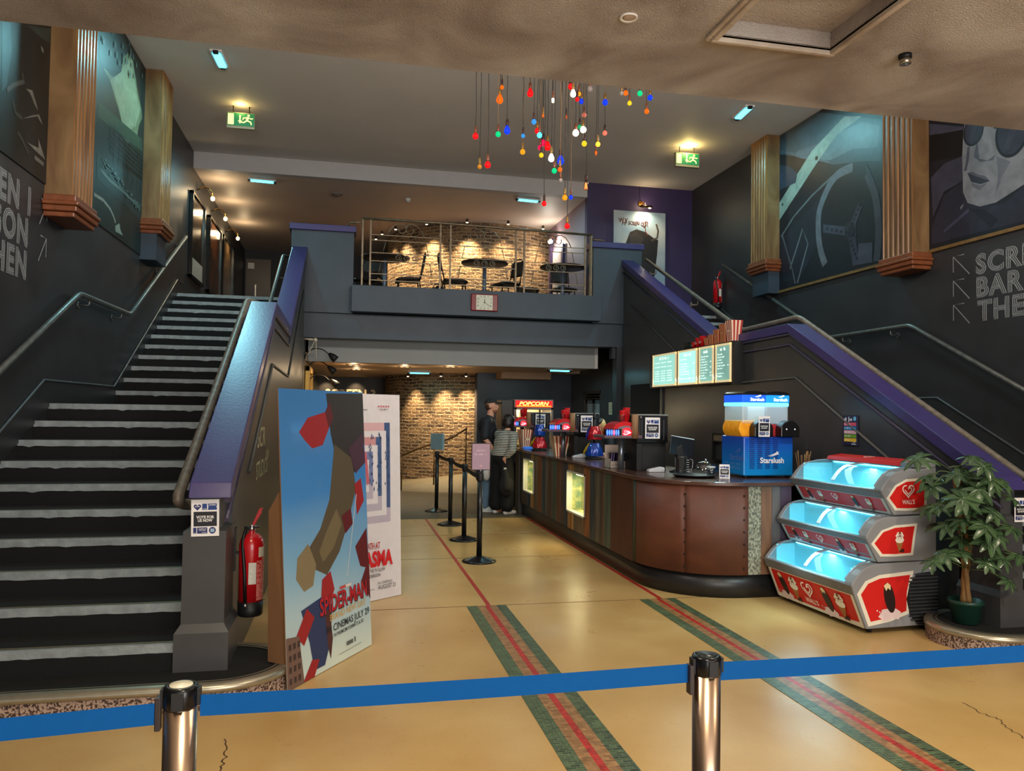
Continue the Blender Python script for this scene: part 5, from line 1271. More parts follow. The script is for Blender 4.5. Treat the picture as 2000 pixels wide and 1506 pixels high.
    icecream(a,.15,h*.55,s,0); icecream(a,.30,h*.55,s,1); icecream(a,Wd-.34,h*.55,s,0); icecream(a,Wd-.18,h*.55,s,1)
    lc=(240,222,210); heartlogo(a,Wd*.47,h*.68,h*.25,lc); 
    if q==0: a.text("WALL'S",Wd*.48,h*.22,h*.22,lc,'c',bold=.02,width=.16)
    a.build('front_graphic',tb)
    # eye shaped end graphic (near end)
    if q==0: E0=[(3.668,.30),(3.74,.39),(3.86,.43),(4.165,.45),(4.13,.30),(4.125,.135),(3.95,.085),(3.765,.06)]; cc=(3.95,.26); sc_=.18; kind=0
    elif q==1: E0=[(3.79,.66),(3.88,.755),(4.0,.79),(4.20,.80),(4.18,.70),(4.16,.565),(4.0,.56),(3.87,.565)]; cc=(4.04,.675); sc_=.115; kind=1
    else: E0=[(3.925,.99),(4.0,1.085),(4.1,1.13),(4.30,1.14),(4.29,1.03),(4.28,.90),(4.1,.895),(4.0,.90)]; cc=(4.13,1.02); sc_=.1; kind=2
    a=Art((0,YA-.0006,0),X_,Z_,.0006); a.poly(E0[::-1],CREAM)
    mx=sum(p[0] for p in E0)/8; mz=sum(p[1] for p in E0)/8
    a.poly([(mx+(x-mx)*.87,mz+(z-mz)*.84) for x,z in E0][::-1],FRED)
    if kind<2: icecream(a,cc[0],cc[1],sc_,kind)
    else: heartlogo(a,cc[0]-.01,cc[1]+.025,.05,(244,236,226)); a.text("WALL'S",cc[0]-.01,cc[1]-.075,.045,(244,236,226),'c',bold=.01,width=.11)
    a.build('end_graphic',tb)
    lamp('AREA','freezer_well_light',((bl[0]+xb)/2+.04,5.58,zt-.03),(2.8,2.5,2.8)[q],(.5,.9,1),.08,((bl[0]+xb)/2-.0,5.58,zf),sizey=.95).data.shape='RECTANGLE'
    m=MB(); m.box(xb-.018,YA+.12,zt-.022,xb-.006,YB-.08,zt-.014); m.build('light_tube',E('freezer_tube',(150,244,255),4),tb)
m=MB(); c=(4.255,YA-.003,.24)
for k in range(15):
    z=.06+.0255*k; hw=math.sqrt(max(.195**2-(z-.24)**2,0)); 
    if hw>.01: m.box(max(4.255-hw,4.12),YA-.012,z,min(4.255+hw,4.375),YA+.004,z+.010)
gr=m.build('vent_grille',M('dark_grille',(58,58,62),.45,var=.1),FZ)
m=MB(); m.prism([(4.255+.2*math.cos(t),.24+.2*math.sin(t)) for t in [PI*(-.36)+i*PI*.0 for i in range(0)]] or [(4.10,.24),(4.13,.36),(4.2,.43),(4.375,.44),(4.375,.05),(4.2,.05),(4.13,.12)],'y',YA-.002,YA+.002); m.build('grille_recess',M('grille_black',(16,16,17),.7),FZ)
m=MB(); m.prism([(4.20,1.212),(4.22,1.245),(4.36,1.262),(4.37,1.212)],'y',5.2,6.08); hd=m.build('red_header',M('red_header',(196,30,26),.4,var=.05),FZ,bevel=.006)
a=Art((4.222,6.08,1.249),(0,-1,0),Vector((.14,0,.017)).normalized(),.0012); heartlogo(a,.42,.07,.045,(240,222,210)); a.build('logo_print',hd)
m=MB(); m.box(4.20,5.03,1.212,4.37,5.2,1.25); m.build('control_box',GREYF,FZ,bevel=.006)
m=MB()
for (x,y) in ((3.83,5.1),(4.3,5.1),(3.83,6.07),(4.3,6.07)): m.cyl((x,y,0),(x,y,.05),.018,n=10)
m.build('foot',BLKM,FZ)

FZ.rotation_euler=(0,0,.05); FZ.location.x-=.03
# ================================================================ potted schefflera
PX,PY=4.365,4.76
PT=thing('potted_plant','tall umbrella plant in a dark green pot on the right plinth by the freezer','plant',(PX,PY,.137))
m=MB(); m.lathe([(.001,0),(.085,0),(.108,.135),(.116,.136),(.116,.16),(.106,.16),(.1,.13),(.001,.13)],(PX,PY,.137),28); m.build('pot',M('dark_green_pot',(28,64,54),.4,var=.15),PT)
m=MB(); m.lathe([(.099,.128),(.001,.13)],(PX,PY,.137),24); m.build('soil',M('potting_soil',(44,34,26),.9,var=.4,scale=60,bump=.6),PT)
BARK=M('tan_bark',(150,112,64),.7,var=.45,scale=14,stretch=(1,1,.25),bump=.4)
STEMS=[[(PX-.015,PY,.26),(PX-.01,PY-.01,.5),(PX-.035,PY,.8),(PX-.06,PY+.01,1.02),(PX-.09,PY,1.2)],[(PX+.02,PY+.01,.26),(PX+.01,PY+.02,.45),(PX+.03,PY,.68),(PX+.02,PY,.74)],[(PX,PY-.03,.26),(PX-.03,PY-.035,.52),(PX-.02,PY-.03,.85),(PX-.02,PY,1.08),(PX-.05,PY,1.16)]]
for k,S in enumerate(STEMS):
    P=[]
    for i in range(len(S)-1):
        for j in range(5):
            w=j/5; P.append(Vector(S[i])*(1-w)+Vector(S[i+1])*w)
    P.append(Vector(S[-1])); n=len(P); r0_=(.026,.030,.018)[k]
    m=MB(); m.tube(P,[r0_*(1-.45*i/n)*(1+.12*math.sin(i*2.1)) for i in range(n)],10); m.build('stem',BARK,PT)
LEAF=M('umbrella_leaf',(72,98,62),.3,var=0,col2=(38,60,40),scale=12,coat=.15)
LEAFV=M('leaf_midrib',(120,144,92),.4,var=.1)
def leaflet(m,base,d,up,L,w):
    d=d.normalized(); s=d.cross(up).normalized(); rows=[]
    for i in range(8):
        t=i/7; wd=w*math.sin(PI*min(t*.9+.05,1))**.8*(1-.15*t)+.001
        drop=up*(-.22*L*t*t)
        c=base+d*(L*t)+drop
        rows.append([c-s*wd+up*(.25*wd),c,c+s*wd+up*(.25*wd)])
    m.grid(rows,0,True)
    m.tube([r[1]+up*.0012 for r in rows[:7]],.0012,4,1)
CL=[(3.94,4.72,1.31,.09),(4.12,4.85,1.16,.082),(4.1,4.78,1.1,.081),(4.16,4.88,.94,.077),(4.25,4.89,.82,.083),(4.0,4.65,.6,.069),(4.08,4.63,.65,.078),(4.48,4.9,1.0,.089),(4.39,4.73,1.19,.09),(4.46,4.72,1.08,.09),(4.53,4.72,.72,.09),(4.5,4.72,.82,.087),(4.62,4.55,.64,.084),(4.49,4.70,.56,.061),(4.56,4.58,.46,.062),(4.36,4.68,1.32,.079),(4.58,4.57,.83,.072),(4.42,4.9,.92,.063),(4.6,4.58,1.03,.061),(4.3,4.94,1.14,.063),(4.41,4.85,.83,.062),(4.2,4.72,1.02,.08),(4.28,4.70,.74,.075),(4.2,4.62,.88,.07),(4.36,4.6,.95,.08),(4.47,4.62,.93,.075),(4.33,4.75,1.24,.06),(4.3,4.62,1.08,.085),(4.5,4.66,1.16,.08),(4.22,4.68,1.2,.075),(4.38,4.7,.8,.08),(4.26,4.64,.96,.08),(4.52,4.6,.62,.075),(4.14,4.68,.84,.075),(4.45,4.68,1.25,.07),(4.56,4.64,1.14,.07),(4.06,4.66,.98,.07),(4.34,4.58,1.16,.075),(4.46,4.58,.78,.08),(4.2,4.62,.66,.07),(4.44,4.6,1.13,.07)]
rr=random.Random(12)
for (x,y,z,r) in CL:
    if x>4.42 and y>4.5: x,z,y=x*4.5/y,1.6+(z-1.6)*4.5/y,4.5
    c=Vector((x,y,z)); r=r*1.3
    st=min((Vector(p) for S in STEMS for p in S if p[2]<z+.15),key=lambda p:(p-c).length)
    ax=(c-Vector((PX,PY,z-.12))); up=(Vector((0,0,1))*.8+ax.normalized()*.5+Vector((rr.uniform(-.25,.25),-.35+rr.uniform(-.25,.25),0))).normalized()
    m=MB(); e1=up.orthogonal().normalized(); e2=up.cross(e1); n=rr.choice((7,8,8,9))
    for k in range(n):
        an=2*PI*k/n+rr.uniform(-.12,.12); d=e1*math.cos(an)+e2*math.sin(an)-up*rr.uniform(.05,.3)
        leaflet(m,c,d,up,r*rr.uniform(.9,1.2),r*.21*rr.uniform(.85,1.15))
    lf=m.build('leaf_cluster',[LEAF,LEAFV],PT,recalc=False)
    mid=(st+c)/2+Vector((0,0,.03)); m=MB(); m.tube([st,mid,c],.0035,5); m.build('leaf_stalk',M('leaf_stalk_green',(92,106,58),.5,var=.2),lf)

# ================================================================ standees
def board(t,O,U,V,w,h,mat,th=.006,nm='board',curl=0,nsgn=1,corner=.03):
    O=Vector(O);U=Vector(U).normalized();V=Vector(V).normalized();n=U.cross(V)
    m=MB(); rows=[]; N=14
    for j in range(N+1):
        v=j/N; rows.append([O+U*(w*i/N)+V*(h*v)-n*.0015 for i in range(N+1)])
    m.grid(rows); return m.build(nm,mat,t,solid=th),n
st1=thing('film_standee','tall sky blue film standee with brown and red abstract shapes in the lobby','standee',(-.04,4.97,0))
U=Vector((.494,.803,0)).normalized(); n0=Vector((U.y,-U.x,0)); V=(Vector((0,0,1))*1.70-n0*.11).normalized(); O=Vector((-.288,4.566,.004)); SW,SH=.943,1.71
KRA=M('brown_cardboard',(120,84,54),.8,var=.12,scale=5)
b,n=board(st1,O,U,V,SW,SH,KRA)
# printed sky: colour runs from pale horizon to blue by the height on the print
SKY=bpy.data.materials.new('printed_sky'); SKY.use_nodes=True; g=SKY.node_tree; bs=g.nodes['Principled BSDF']; bs.inputs['Roughness'].default_value=.22; bs.inputs['Coat Weight'].default_value=.3
tcn=g.nodes.new('ShaderNodeTexCoord'); sp=g.nodes.new('ShaderNodeSeparateXYZ'); mrn=g.nodes.new('ShaderNodeMapRange'); rp=g.nodes.new('ShaderNodeValToRGB'); noz=g.nodes.new('ShaderNodeTexNoise'); noz.inputs['Scale'].default_value=1.6; adn=g.nodes.new('ShaderNodeMath'); adn.operation='MULTIPLY_ADD'; adn.inputs[1].default_value=.25
g.links.new(tcn.outputs['Object'],sp.inputs[0]); g.links.new(tcn.outputs['Object'],noz.inputs[0]); mrn.inputs['From Min'].default_value=0; mrn.inputs['From Max'].default_value=1.7
g.links.new(sp.outputs['Z'],mrn.inputs[0]); g.links.new(noz.outputs[0],adn.inputs[0]); g.links.new(mrn.outputs[0],adn.inputs[2]); g.links.new(adn.outputs[0],rp.inputs[0])
e=rp.color_ramp.elements; e[0].position=.12; e[0].color=lin((206,218,206))+(1,); e[1].position=.98; e[1].color=lin((66,124,186))+(1,); x_=e.new(.5); x_.color=lin((122,168,200))+(1,); x_=e.new(.75); x_.color=lin((64,130,196))+(1,)
g.links.new(rp.outputs[0],bs.inputs['Base Color'])
a=Art(O+n*.004,U,V,.0006)
a.rect(0,0,SW,SH,SKY)
w,h=SW,SH
def Q(pts): return [(x*w,y*h) for x,y in pts]
BR=(84,72,52); BRD=(48,40,36); RD=(150,30,34); RDD=(92,22,28); NV=(40,54,92)
# generic abstract rock-like brown diagonal and red patches (no figures)
a.poly(Q([(.52,.99),(1,.995),(1,.80),(.9,.70),(.74,.66),(.63,.72),(.56,.84)]),BRD)
a.poly(Q([(.60,.80),(.82,.74),(.86,.62),(.74,.50),(.62,.40),(.46,.33),(.30,.37),(.26,.44),(.40,.50),(.52,.60)]),BR)
a.poly(Q([(.46,.48),(.60,.56),(.66,.50),(.55,.42),(.42,.38),(.38,.42)]),(112,98,70))
a.poly(Q([(.14,.42),(.26,.46),(.34,.38),(.30,.31),(.20,.30),(.12,.35)]),(128,114,84))
a.poly(Q([(.20,.85),(.30,.90),(.50,.92),(.54,.86),(.46,.80),(.34,.79),(.26,.82)]),RD)
a.poly(Q([(.50,.92),(.56,.96),(.60,.90),(.54,.86)]),RDD)
a.poly(Q([(.78,.78),(.98,.84),(1,.72),(.86,.68)]),(70,40,56))
a.poly(Q([(.84,.64),(.93,.66),(.96,.57),(.86,.52)]),RD); a.poly(Q([(.66,.53),(.78,.55),(.80,.49),(.70,.46)]),RDD)
a.poly(Q([(.82,.40),(.98,.46),(1,.30),(.88,.32)]),RDD); a.line(Q([(.70,.30),(.86,.60)]),.008,(190,196,200))
a.poly(Q([(.88,.26),(1,.34),(1,.18)]),RDD)
a.poly(Q([(.40,.32),(.50,.34),(.54,.27),(.46,.22),(.38,.25)]),RD)
a.poly(Q([(.16,.24),(.38,.26),(.50,.22),(.48,.10),(.40,.02),(.28,.02),(.24,.12)]),NV)
a.poly(Q([(.10,.16),(.22,.24),(.30,.20),(.18,.12)]),RD); a.poly(Q([(.42,.20),(.47,.21),(.50,.10),(.47,.03),(.44,.08)]),(76,40,40)); a.poly(Q([(.16,.0),(.28,.0),(.34,.05),(.26,.06)]),RD)
a.poly(Q([(0,.17),(.13,.16),(.17,0),(0,0)]),(110,84,74))
for k in range(4):
    for j in range(3): a.rect(w*(.02+.045*j),h*(.015+.037*k),w*(.045+.045*j),h*(.035+.037*k),(60,46,44))
a.text('SPIDER-MAN',.66*w,.195*h,.145,(40,14,20),'c',bold=.035,width=.60*w,rot=.02); a.text('SPIDER-MAN',.655*w,.198*h,.145,(176,26,40),'c',bold=.02,width=.59*w,rot=.02)
a.text('BRAND NEW DAY',.70*w,.165*h,.06,(206,160,70),'c',width=.46*w,rot=.02)
a.text('IN CINEMAS JULY 29',.70*w,.125*h,.062,(36,40,44),'c',bold=.01,width=.54*w,rot=.02); a.text('IN PREMIUM FORMATS & 3D',.70*w,.103*h,.032,(36,40,44),'c',bold=.01,width=.38*w,rot=.02)
a.rect(.60*w,.262*h,.67*w,.272*h,(190,70,60)); a.rect(.672*w,.262*h,.74*w,.272*h,(216,200,190))
a.rect(.66*w,.048*h,.74*w,.062*h,(86,92,88)); a.rect(.76*w,.048*h,.775*w,.066*h,(86,92,88)); a.line([(.56*w,.03*h),(.85*w,.032*h)],.003,(120,124,118))
a.build('print',st1)
m=MB(); p0=O+U*.02; bk=-n0
m.add([p0+Vector((0,0,.136)),p0+bk*.16+U*.02+Vector((0,0,.136)),p0+bk*.10+V*1.0,p0+V*1.12+bk*.02],[(0,1,2,3)]); m.build('side_prop',KRA,st1,solid=.004)
m=MB(); q0=O+U*.45; m.add([q0+bk*.36,q0+U*.12+bk*.36,q0+U*.06+V*1.2+bk*.01,q0+V*1.2+bk*.01],[(0,1,2,3)]); m.build('strut',KRA,st1,solid=.004)
# second standee
st2=thing('film_standee','white film standee with nested pink frames and a walking figure behind the blue one','standee',(.05,6.42,0))
U=Vector((.258,.194,0)).normalized(); n0=Vector((U.y,-U.x,0)); V=(Vector((0,0,1))*1.70-n0*.07).normalized(); O=Vector((.503,6.764,.004))-U*.94
b,n=board(st2,O,U,V,.94,1.72,KRA); w,h=.94,1.72
a=Art(O+n*.004,U,V,.0006); PW=(214,208,210)
a.rect(0,0,w,h,PW)
for k,(x0,y0,x1,y1) in enumerate(((.16,.37,.88,.86),(.26,.43,.78,.79),(.345,.49,.68,.72))):
    a.rect(x0*w,y0*h,x1*w,y1*h,((206,166,170),(196,140,142),(150,150,180))[k]); a.rect((x1-.065)*w,y0*h,x1*w,y1*h,((66,84,124),(70,92,132),(110,120,160))[k]); a.rect(x0*w,y0*h,(x0+.065)*w,y1*h,((66,84,124),(70,92,132),(110,120,160))[k])
    a.rect(x0*w,y0*h,x1*w,(y0+.07)*h,(178,168,182)); a.rect((x0+.045)*w,(y0+.035)*h,(x1-.045)*w,(y1-.04)*h,PW)
rr=random.Random(6)
for k in range(60):
    x=rr.choice((.815,.715,.635)); x=(x+rr.uniform(0,.055))*w; y=rr.uniform(.52,.80)*h
    a.poly([(x-.006,y),(x+.006,y),(x,y+.03)],(52,72,112))
a.poly([(.43*w,.405*h),(.49*w,.405*h),(.5*w,.52*h),(.51*w,.405*h),(.57*w,.405*h),(.56*w,.62*h),(.44*w,.62*h)],(196,160,160)); a.poly([(.425*w,.60*h),(.575*w,.60*h),(.60*w,.715*h),(.55*w,.735*h),(.45*w,.735*h),(.40*w,.715*h)],(186,96,108))
a.poly([(.40*w,.715*h),(.43*w,.70*h),(.41*w,.56*h),(.38*w,.565*h)],(186,96,108)); a.poly([(.60*w,.715*h),(.57*w,.70*h),(.60*w,.56*h),(.63*w,.565*h)],(186,96,108))
a.disc(.5*w,.775*h,.05*w,(66,48,48),20,.03*h); a.poly([(.45*w,.77*h),(.55*w,.77*h),(.56*w,.71*h),(.44*w,.71*h)],(66,48,48)); a.disc(.5*w,.768*h,.028*w,(196,150,136),18,.022*h); a.rect(.48*w,.735*h,.52*w,.75*h,(196,150,136))
a.text('DEATH AT',.745*w,.248*h,.075,(176,36,40),'r',bold=.02,width=.19*w); a.text('MIASMA',.89*w,.165*h,.17,(200,24,30),'r',bold=.045,width=.43*w)
a.text('SAW THE TV GLOW',.80*w,.137*h,.036,(40,36,40),'r',bold=.01,width=.24*w); a.text('ANDERSON',.745*w,.113*h,.036,(40,36,40),'r',bold=.01,width=.17*w)
a.text('IN CINEMAS',.72*w,.075*h,.03,(40,36,40),'l',width=.16*w); a.text('AUGUST 21',.72*w,.05*h,.05,(40,36,40),'l',width=.2*w); a.line([(.3*w,.055*h),(.68*w,.055*h)],.004,(110,104,106))
for k in range(5): a.disc((.74+.028*k)*w,.94*h,.008,(190,60,66),10)
a.scribble(.75*w,.922*h,.1*w,.01,(60,56,60),1); a.scribble(.42*w,.92*h,.2*w,.012,(60,56,60),2)
a.build('print',st2)
m=MB(); q0=O+U*.4; bk=-n0; m.add([q0+bk*.34,q0+U*.12+bk*.34,q0+U*.06+V*1.2+bk*.01,q0+V*1.2+bk*.01],[(0,1,2,3)]); m.build('strut',KRA,st2,solid=.004)

# ================================================================ fire extinguishers
REDP=M('extinguisher_red',(190,20,28),.25,var=.06,coat=.4)
def extinguisher(c,label,s=1.,hook=None,face=(1,-.3)):
    t=thing('fire_extinguisher',label,'fire extinguisher',c); x,y,z=c
    m=MB(); m.lathe([(.001,0),(.068*s,0),(.075*s,.01),(.076*s,.09*s)],c,24); m.build('base_cup',M('black_rubber',(18,18,19),.5,var=.1),t)
    m=MB(); m.lathe([(.074*s,.085*s),(.074*s,.43*s),(.066*s,.465*s),(.045*s,.49*s),(.02*s,.50*s),(.018*s,.52*s)],c,28); bd=m.build('cylinder',REDP,t)
    m=MB(); m.lathe([(.02*s,.515*s),(.024*s,.53*s),(.016*s,.55*s)],c,14); m.cyl((x-.045*s,y,z+.535*s),(x+.045*s,y,z+.535*s),.008*s,n=8); m.build('valve',CHR,t)
    m=MB(); m.prism([(x+.0,z+.55*s),(x+.012*s,z+.545*s),(x+.055*s,z+.62*s),(x+.062*s,z+.655*s),(x+.04*s,z+.65*s)],'y',y-.012,y+.012); m.build('lever',REDP,t,bevel=.003)
    m=MB(); m.tube(smooth([(x-.03*s,y-.01,z+.535*s),(x-.05*s,y-.05*s,z+.46*s),(x-.03*s,y-.083*s,z+.3*s),(x-.02*s,y-.083*s,z+.08*s)],.06),.011*s,8); hs=m.build('hose',M('black_hose',(16,16,17),.45,var=.05),t)
    m=MB(); m.cyl((x-.02*s,y-.083*s,z+.065*s),(x-.02*s,y-.083*s,z+.09*s),.012*s,n=10); m.build('nozzle',CHR,hs)
    # labels wrapped on the shell
    def wrap(a0,a1,z0,z1,mat,nm):
        m=MB(); r=.0752*s; P=[(x+r*math.cos(math.radians(a0+(a1-a0)*k/6)),y+r*math.sin(math.radians(a0+(a1-a0)*k/6))) for k in range(7)]
        m.grid([[(p,q,z+z0*s) for p,q in P],[(p,q,z+z1*s) for p,q in P]]); return m.build(nm,mat,bd)
    wrap(265,300,.2,.33,M('white_label',(220,216,206),.5,var=.2,scale=60),'service_label'); wrap(310,350,.36,.42,M('cream_label',(226,214,190),.5,var=.1),'name_label')
    wrap(302,350,.1,.34,M('red_print_label',(176,30,34),.4,col2=(214,120,110),scale=70,thr=(.5,.62)),'instruction_print')
    return t
extinguisher((-.545,5.02,.325),'red fire extinguisher hanging on the left balustrade wall behind the left newel post')
t=thing('extinguisher_bracket','thin wall bracket holding the left fire extinguisher','bracket',(-.64,5.02,.7)); m=MB(); m.box(-.643,4.99,.6,-.635,5.05,.86); m.box(-.643,4.995,.70,-.615,5.045,.71); m.build('strap',DARKM,t)
extinguisher((6.27,12.3,3.42),'red fire extinguisher hanging on the right wall at the head of the right stairs',1.0)

# ================================================================ barriers
STEEL=M('polished_bronze_steel',(222,192,164),.26,1.,var=.04); BLUEB=M('blue_belt_webbing',(0,80,146),.75,var=.06,scale=40,bump=.05,bscale=300,spec=.2)
def chromepost(x,y,label):
    t=thing('barrier_post',label,'barrier post',(x,y,0),0)
    m=MB(); m.cyl((x,y,.02),(x,y,.955),.035,n=40); m.build('tube',STEEL,t)
    m=MB(); m.lathe([(.17,0),(.17,.012),(.06,.03),(.036,.035)],(x,y,0),40); m.build('base',STEEL,t)
    m=MB(); m.lathe([(.0352,.945),(.0372,.95),(.0372,.985),(.034,.992),(.026,.993),(.025,.990),(.001,.990)],(x,y,0),32); hd=m.build('belt_head',BLK,t)
    for k in range(4): a=PI/2*k; m=MB(); m.obox((x+.037*math.cos(a),y+.037*math.sin(a),.968),(.004*abs(math.cos(a))+.012*abs(math.sin(a)),0,0),(0,.004*abs(math.sin(a))+.012*abs(math.cos(a)),0),(0,0,.018)); m.build('belt_slot',BLKM,hd)
    m=MB(); m.lathe([(.025,.9905),(.024,.994),(.001,.9955)],(x,y,0),28); m.build('cap_disc',M('cream_cap_disc',(206,198,176),.35,var=.1,scale=30) if x<0 else M('dark_cap_disc',(36,40,40),.3,var=.3,scale=30),t)
    m=MB(); m.obox((x-.0445,y-.002,.935),(.006,0,0),(0,.012,0),(0,0,.036)); m.build('belt_clip',M('dark_brown_clip',(44,34,34),.4,var=.1),t,bevel=.002)
chromepost(-.337,1.82,'polished steel barrier post with a cream cap, nearest the left plinth')
chromepost(.903,1.82,'polished steel barrier post with a black cap in front of the floor stripes')
def belt(p,q,label,h=.046,mat=BLUEB,nm='barrier_belt',sag=.004):
    t=thing(nm,label,'barrier belt',((Vector(p)+Vector(q))/2)); m=MB(); P=Vector(p);Q_=Vector(q); rows=[[],[]]
    for k in range(17):
        w=k/16; c=P.lerp(Q_,w)-Vector((0,0,sag*4*w*(1-w))); rows[0].append(c-Vector((0,0,h/2))); rows[1].append(c+Vector((0,0,h/2)))
    m.grid(rows,0,False); m.build('webbing',mat,t,solid=.0015); return t
belt((-1.6,1.68,.946),(-.388,1.81,.936),'blue barrier belt running left out of the picture from the left post')
belt((-.297,1.82,.945),(.852,1.82,.949),'blue barrier belt stretched between the two polished posts')
belt((.943,1.82,.949),(2.4,1.82,.949),'blue barrier belt running right from the black capped post')
PBL=M('black_post_paint',(20,20,22),.3,var=.06)
pp=[(1.418,8.115),(1.462,9.476),(1.462,10.76),(1.434,12.18)]
for k,((x,y),l) in enumerate(zip(pp,('nearest black queue post, under the pink sign','second nearest black queue post in the row','third nearest black queue post in the row','farthest black queue post, under the narrow edge-on sign'))):
    t=thing('queue_post',l,'barrier post',(x,y,0),0,'black queue posts')
    m=MB(); m.lathe([(.001,.0),(.178,0),(.18,.012),(.15,.022),(.06,.05),(.03,.06)],(x,y,0),36); m.build('base',PBL,t)
    m=MB(); m.cyl((x,y,.05),(x,y,.86),.030,n=24); m.build('tube',PBL,t)
    m=MB(); m.lathe([(.031,.85),(.036,.855),(.036,.925),(.03,.935),(.001,.936)],(x,y,0),24); m.build('belt_head',BLKM,t,bevel=.002)
for k in range(3):
    belt((pp[k][0],pp[k][1]+.037,.895),(pp[k+1][0],pp[k+1][1]-.037,.895),('black queue belt between the nearest and the second queue post','black queue belt between the second and the third queue post','black queue belt between the third and the farthest queue post')[k],.05,M('black_webbing',(40,38,36),.6,var=.1),'queue_belt',.02)
t=thing('sign_holder','small pink sign in a dark frame on top of the nearest queue post','sign',(1.42,8.11,.936))
m=MB(); m.cyl((1.42,8.112,.936),(1.42,8.112,.985),.009,n=10); m.build('stem',CHR,t)
m=MB(); m.box(1.318,8.10,.965,1.522,8.118,1.25); m.build('frame',M('maroon_frame',(70,40,44),.4,var=.1),t,bevel=.002)
a=Art((1.318,8.0995,.965),X_,Z_,.0004); a.rect(.008,.008,.196,.277,(168,140,158)); a.text('NOW',.102,.195,.036,(206,176,190),'c',bold=.01); a.scribble(.036,.158,.132,.022,(206,176,190),5); a.disc(.102,.045,.014,(196,160,170)); a.build('print',t)
t=thing('sign_holder','narrow silver edged sign turned edge-on above the farthest queue post','sign',(1.434,12.18,.936))
m=MB(); m.cyl((1.434,12.18,.936),(1.434,12.18,.98),.01,n=10); m.build('stem',CHR,t)
m=MB(); m.obox((1.434,12.18,1.1),(.016,.012,0),(-.08,.12,0),(0,0,.125)); m.build('frame',M('silver_frame',(150,190,206),.3,.4,var=.1),t,bevel=.002)

# ================================================================ balcony railing and the cafe on the gallery
IRON=M('worn_bronze_iron',(128,112,92),.4,.6,var=.4,scale=18)
RY=12.15
RL=thing('balcony_railing','scrolled bronze iron railing standing on the blue grey balcony parapet','railing',(2.07,RY,3.5))
def rtop(x): return 4.555-.009*(x-.2)
for x in (.213,.336,1.425,1.585,2.65,2.79,3.82,3.925):
    m=MB(); m.box(x-.013,RY-.013,3.5,x+.013,RY+.013,rtop(x)); m.build('post',IRON,RL)
m=MB(); m.box(3.92,RY,3.5,3.945,RY+.12,3.52); m.box(3.93,RY+.1,3.5,3.955,RY+.125,4.5); m.box(3.915,RY,4.49,3.955,RY+.125,4.51); m.build('end_return',IRON,RL)
m=MB(); m.tube([(.2,RY,rtop(.2)),(1.4,RY-.02,rtop(1.4)+.01),(2.7,RY-.02,rtop(2.7)+.005),(3.945,RY,rtop(3.94))],.02,10); m.build('top_rail',IRON,RL)
m=MB(); m.tube(smooth([(.2,RY,4.49),(.02,RY+.05,4.49),(-.03,RY+.08,4.435)],.06),.015,8); m.build('curved_end',IRON,RL)
m=MB(); m.tube(smooth([(3.94,RY+.1,4.47),(4.16,RY+.1,4.47),(4.20,RY+.12,4.43)],.06),.015,8); m.build('curved_end',IRON,RL)
for (a_,b_,dz) in ((.336,1.425,0),(1.585,2.65,-.012),(2.79,3.82,-.02)):
    w=b_-a_; s=w/1.09
    for z in (4.31,4.226,4.03,3.90,3.70,3.60):
        m=MB(); m.box(a_,RY-.007,z+dz-.006,b_,RY+.007,z+dz+.006); m.build('bar',IRON,RL)
    def G(pts): return [(a_+x*s,RY,z+dz) for x,z in pts]
    for sg,cx in ((1,0.),(-1,1.09)):
        X=lambda v:cx+sg*v
        out=[(X(.256),4.31),(X(.30),4.40),(X(.36),4.47),(X(.43),4.505)]+[(X(.475+ (.085-.045*k/22)*math.cos(math.radians(100-14*k))),4.415+(.09-.048*k/22)*math.sin(math.radians(100-14*k))) for k in range(23)]
        m=MB(); m.tube(G(out),.0075,6); m.build('scroll',IRON,RL)
        m=MB(); m.tube(G([(X(.235),4.22),(X(.19),4.03)]),.006,6); m.tube(G([(X(.165),3.89),(X(.13),3.70)]),.006,6); m.build('slanting_bar',IRON,RL)
    for k in range(3):
        cx=.43+.13*k
        m=MB(); m.tube(G(spiral(cx,3.962,.056,.014,-90,1.6)),.006,6); m.build('small_scroll',IRON,RL)
# cafe tables
TT=M('dark_table_top',(62,50,44),.35,var=.2); TL=M('blue_grey_table_leg',(96,110,128),.4,.3,var=.1)
GZ=3.316
tb0=thing('cafe_table','round cafe table at the left end of the balcony railing','table',(.60,13.0,GZ),0,'gallery cafe tables')
m=MB(); m.lathe([(.001,.775),(.34,.775),(.40,.79),(.405,.805),(.4,.815),(.001,.815)],(0,0,0),40); m.build('table_top',TT,tb0,w=False)
m=MB(); m.cyl((0,0,.02),(0,0,.78),.034,n=18); m.build('leg',TL,tb0,w=False)
m=MB(); m.lathe([(.24,0),(.24,.012),(.05,.03),(.04,.035)],(0,0,0),28); m.build('foot',TL,tb0,w=False)
dup(tb0,(2.29,13.0,GZ),0,'round cafe table behind the middle of the balcony railing, above the clock')
dup(tb0,(3.68,13.0,GZ-.03+.03),0,'round cafe table at the right end of the balcony railing')
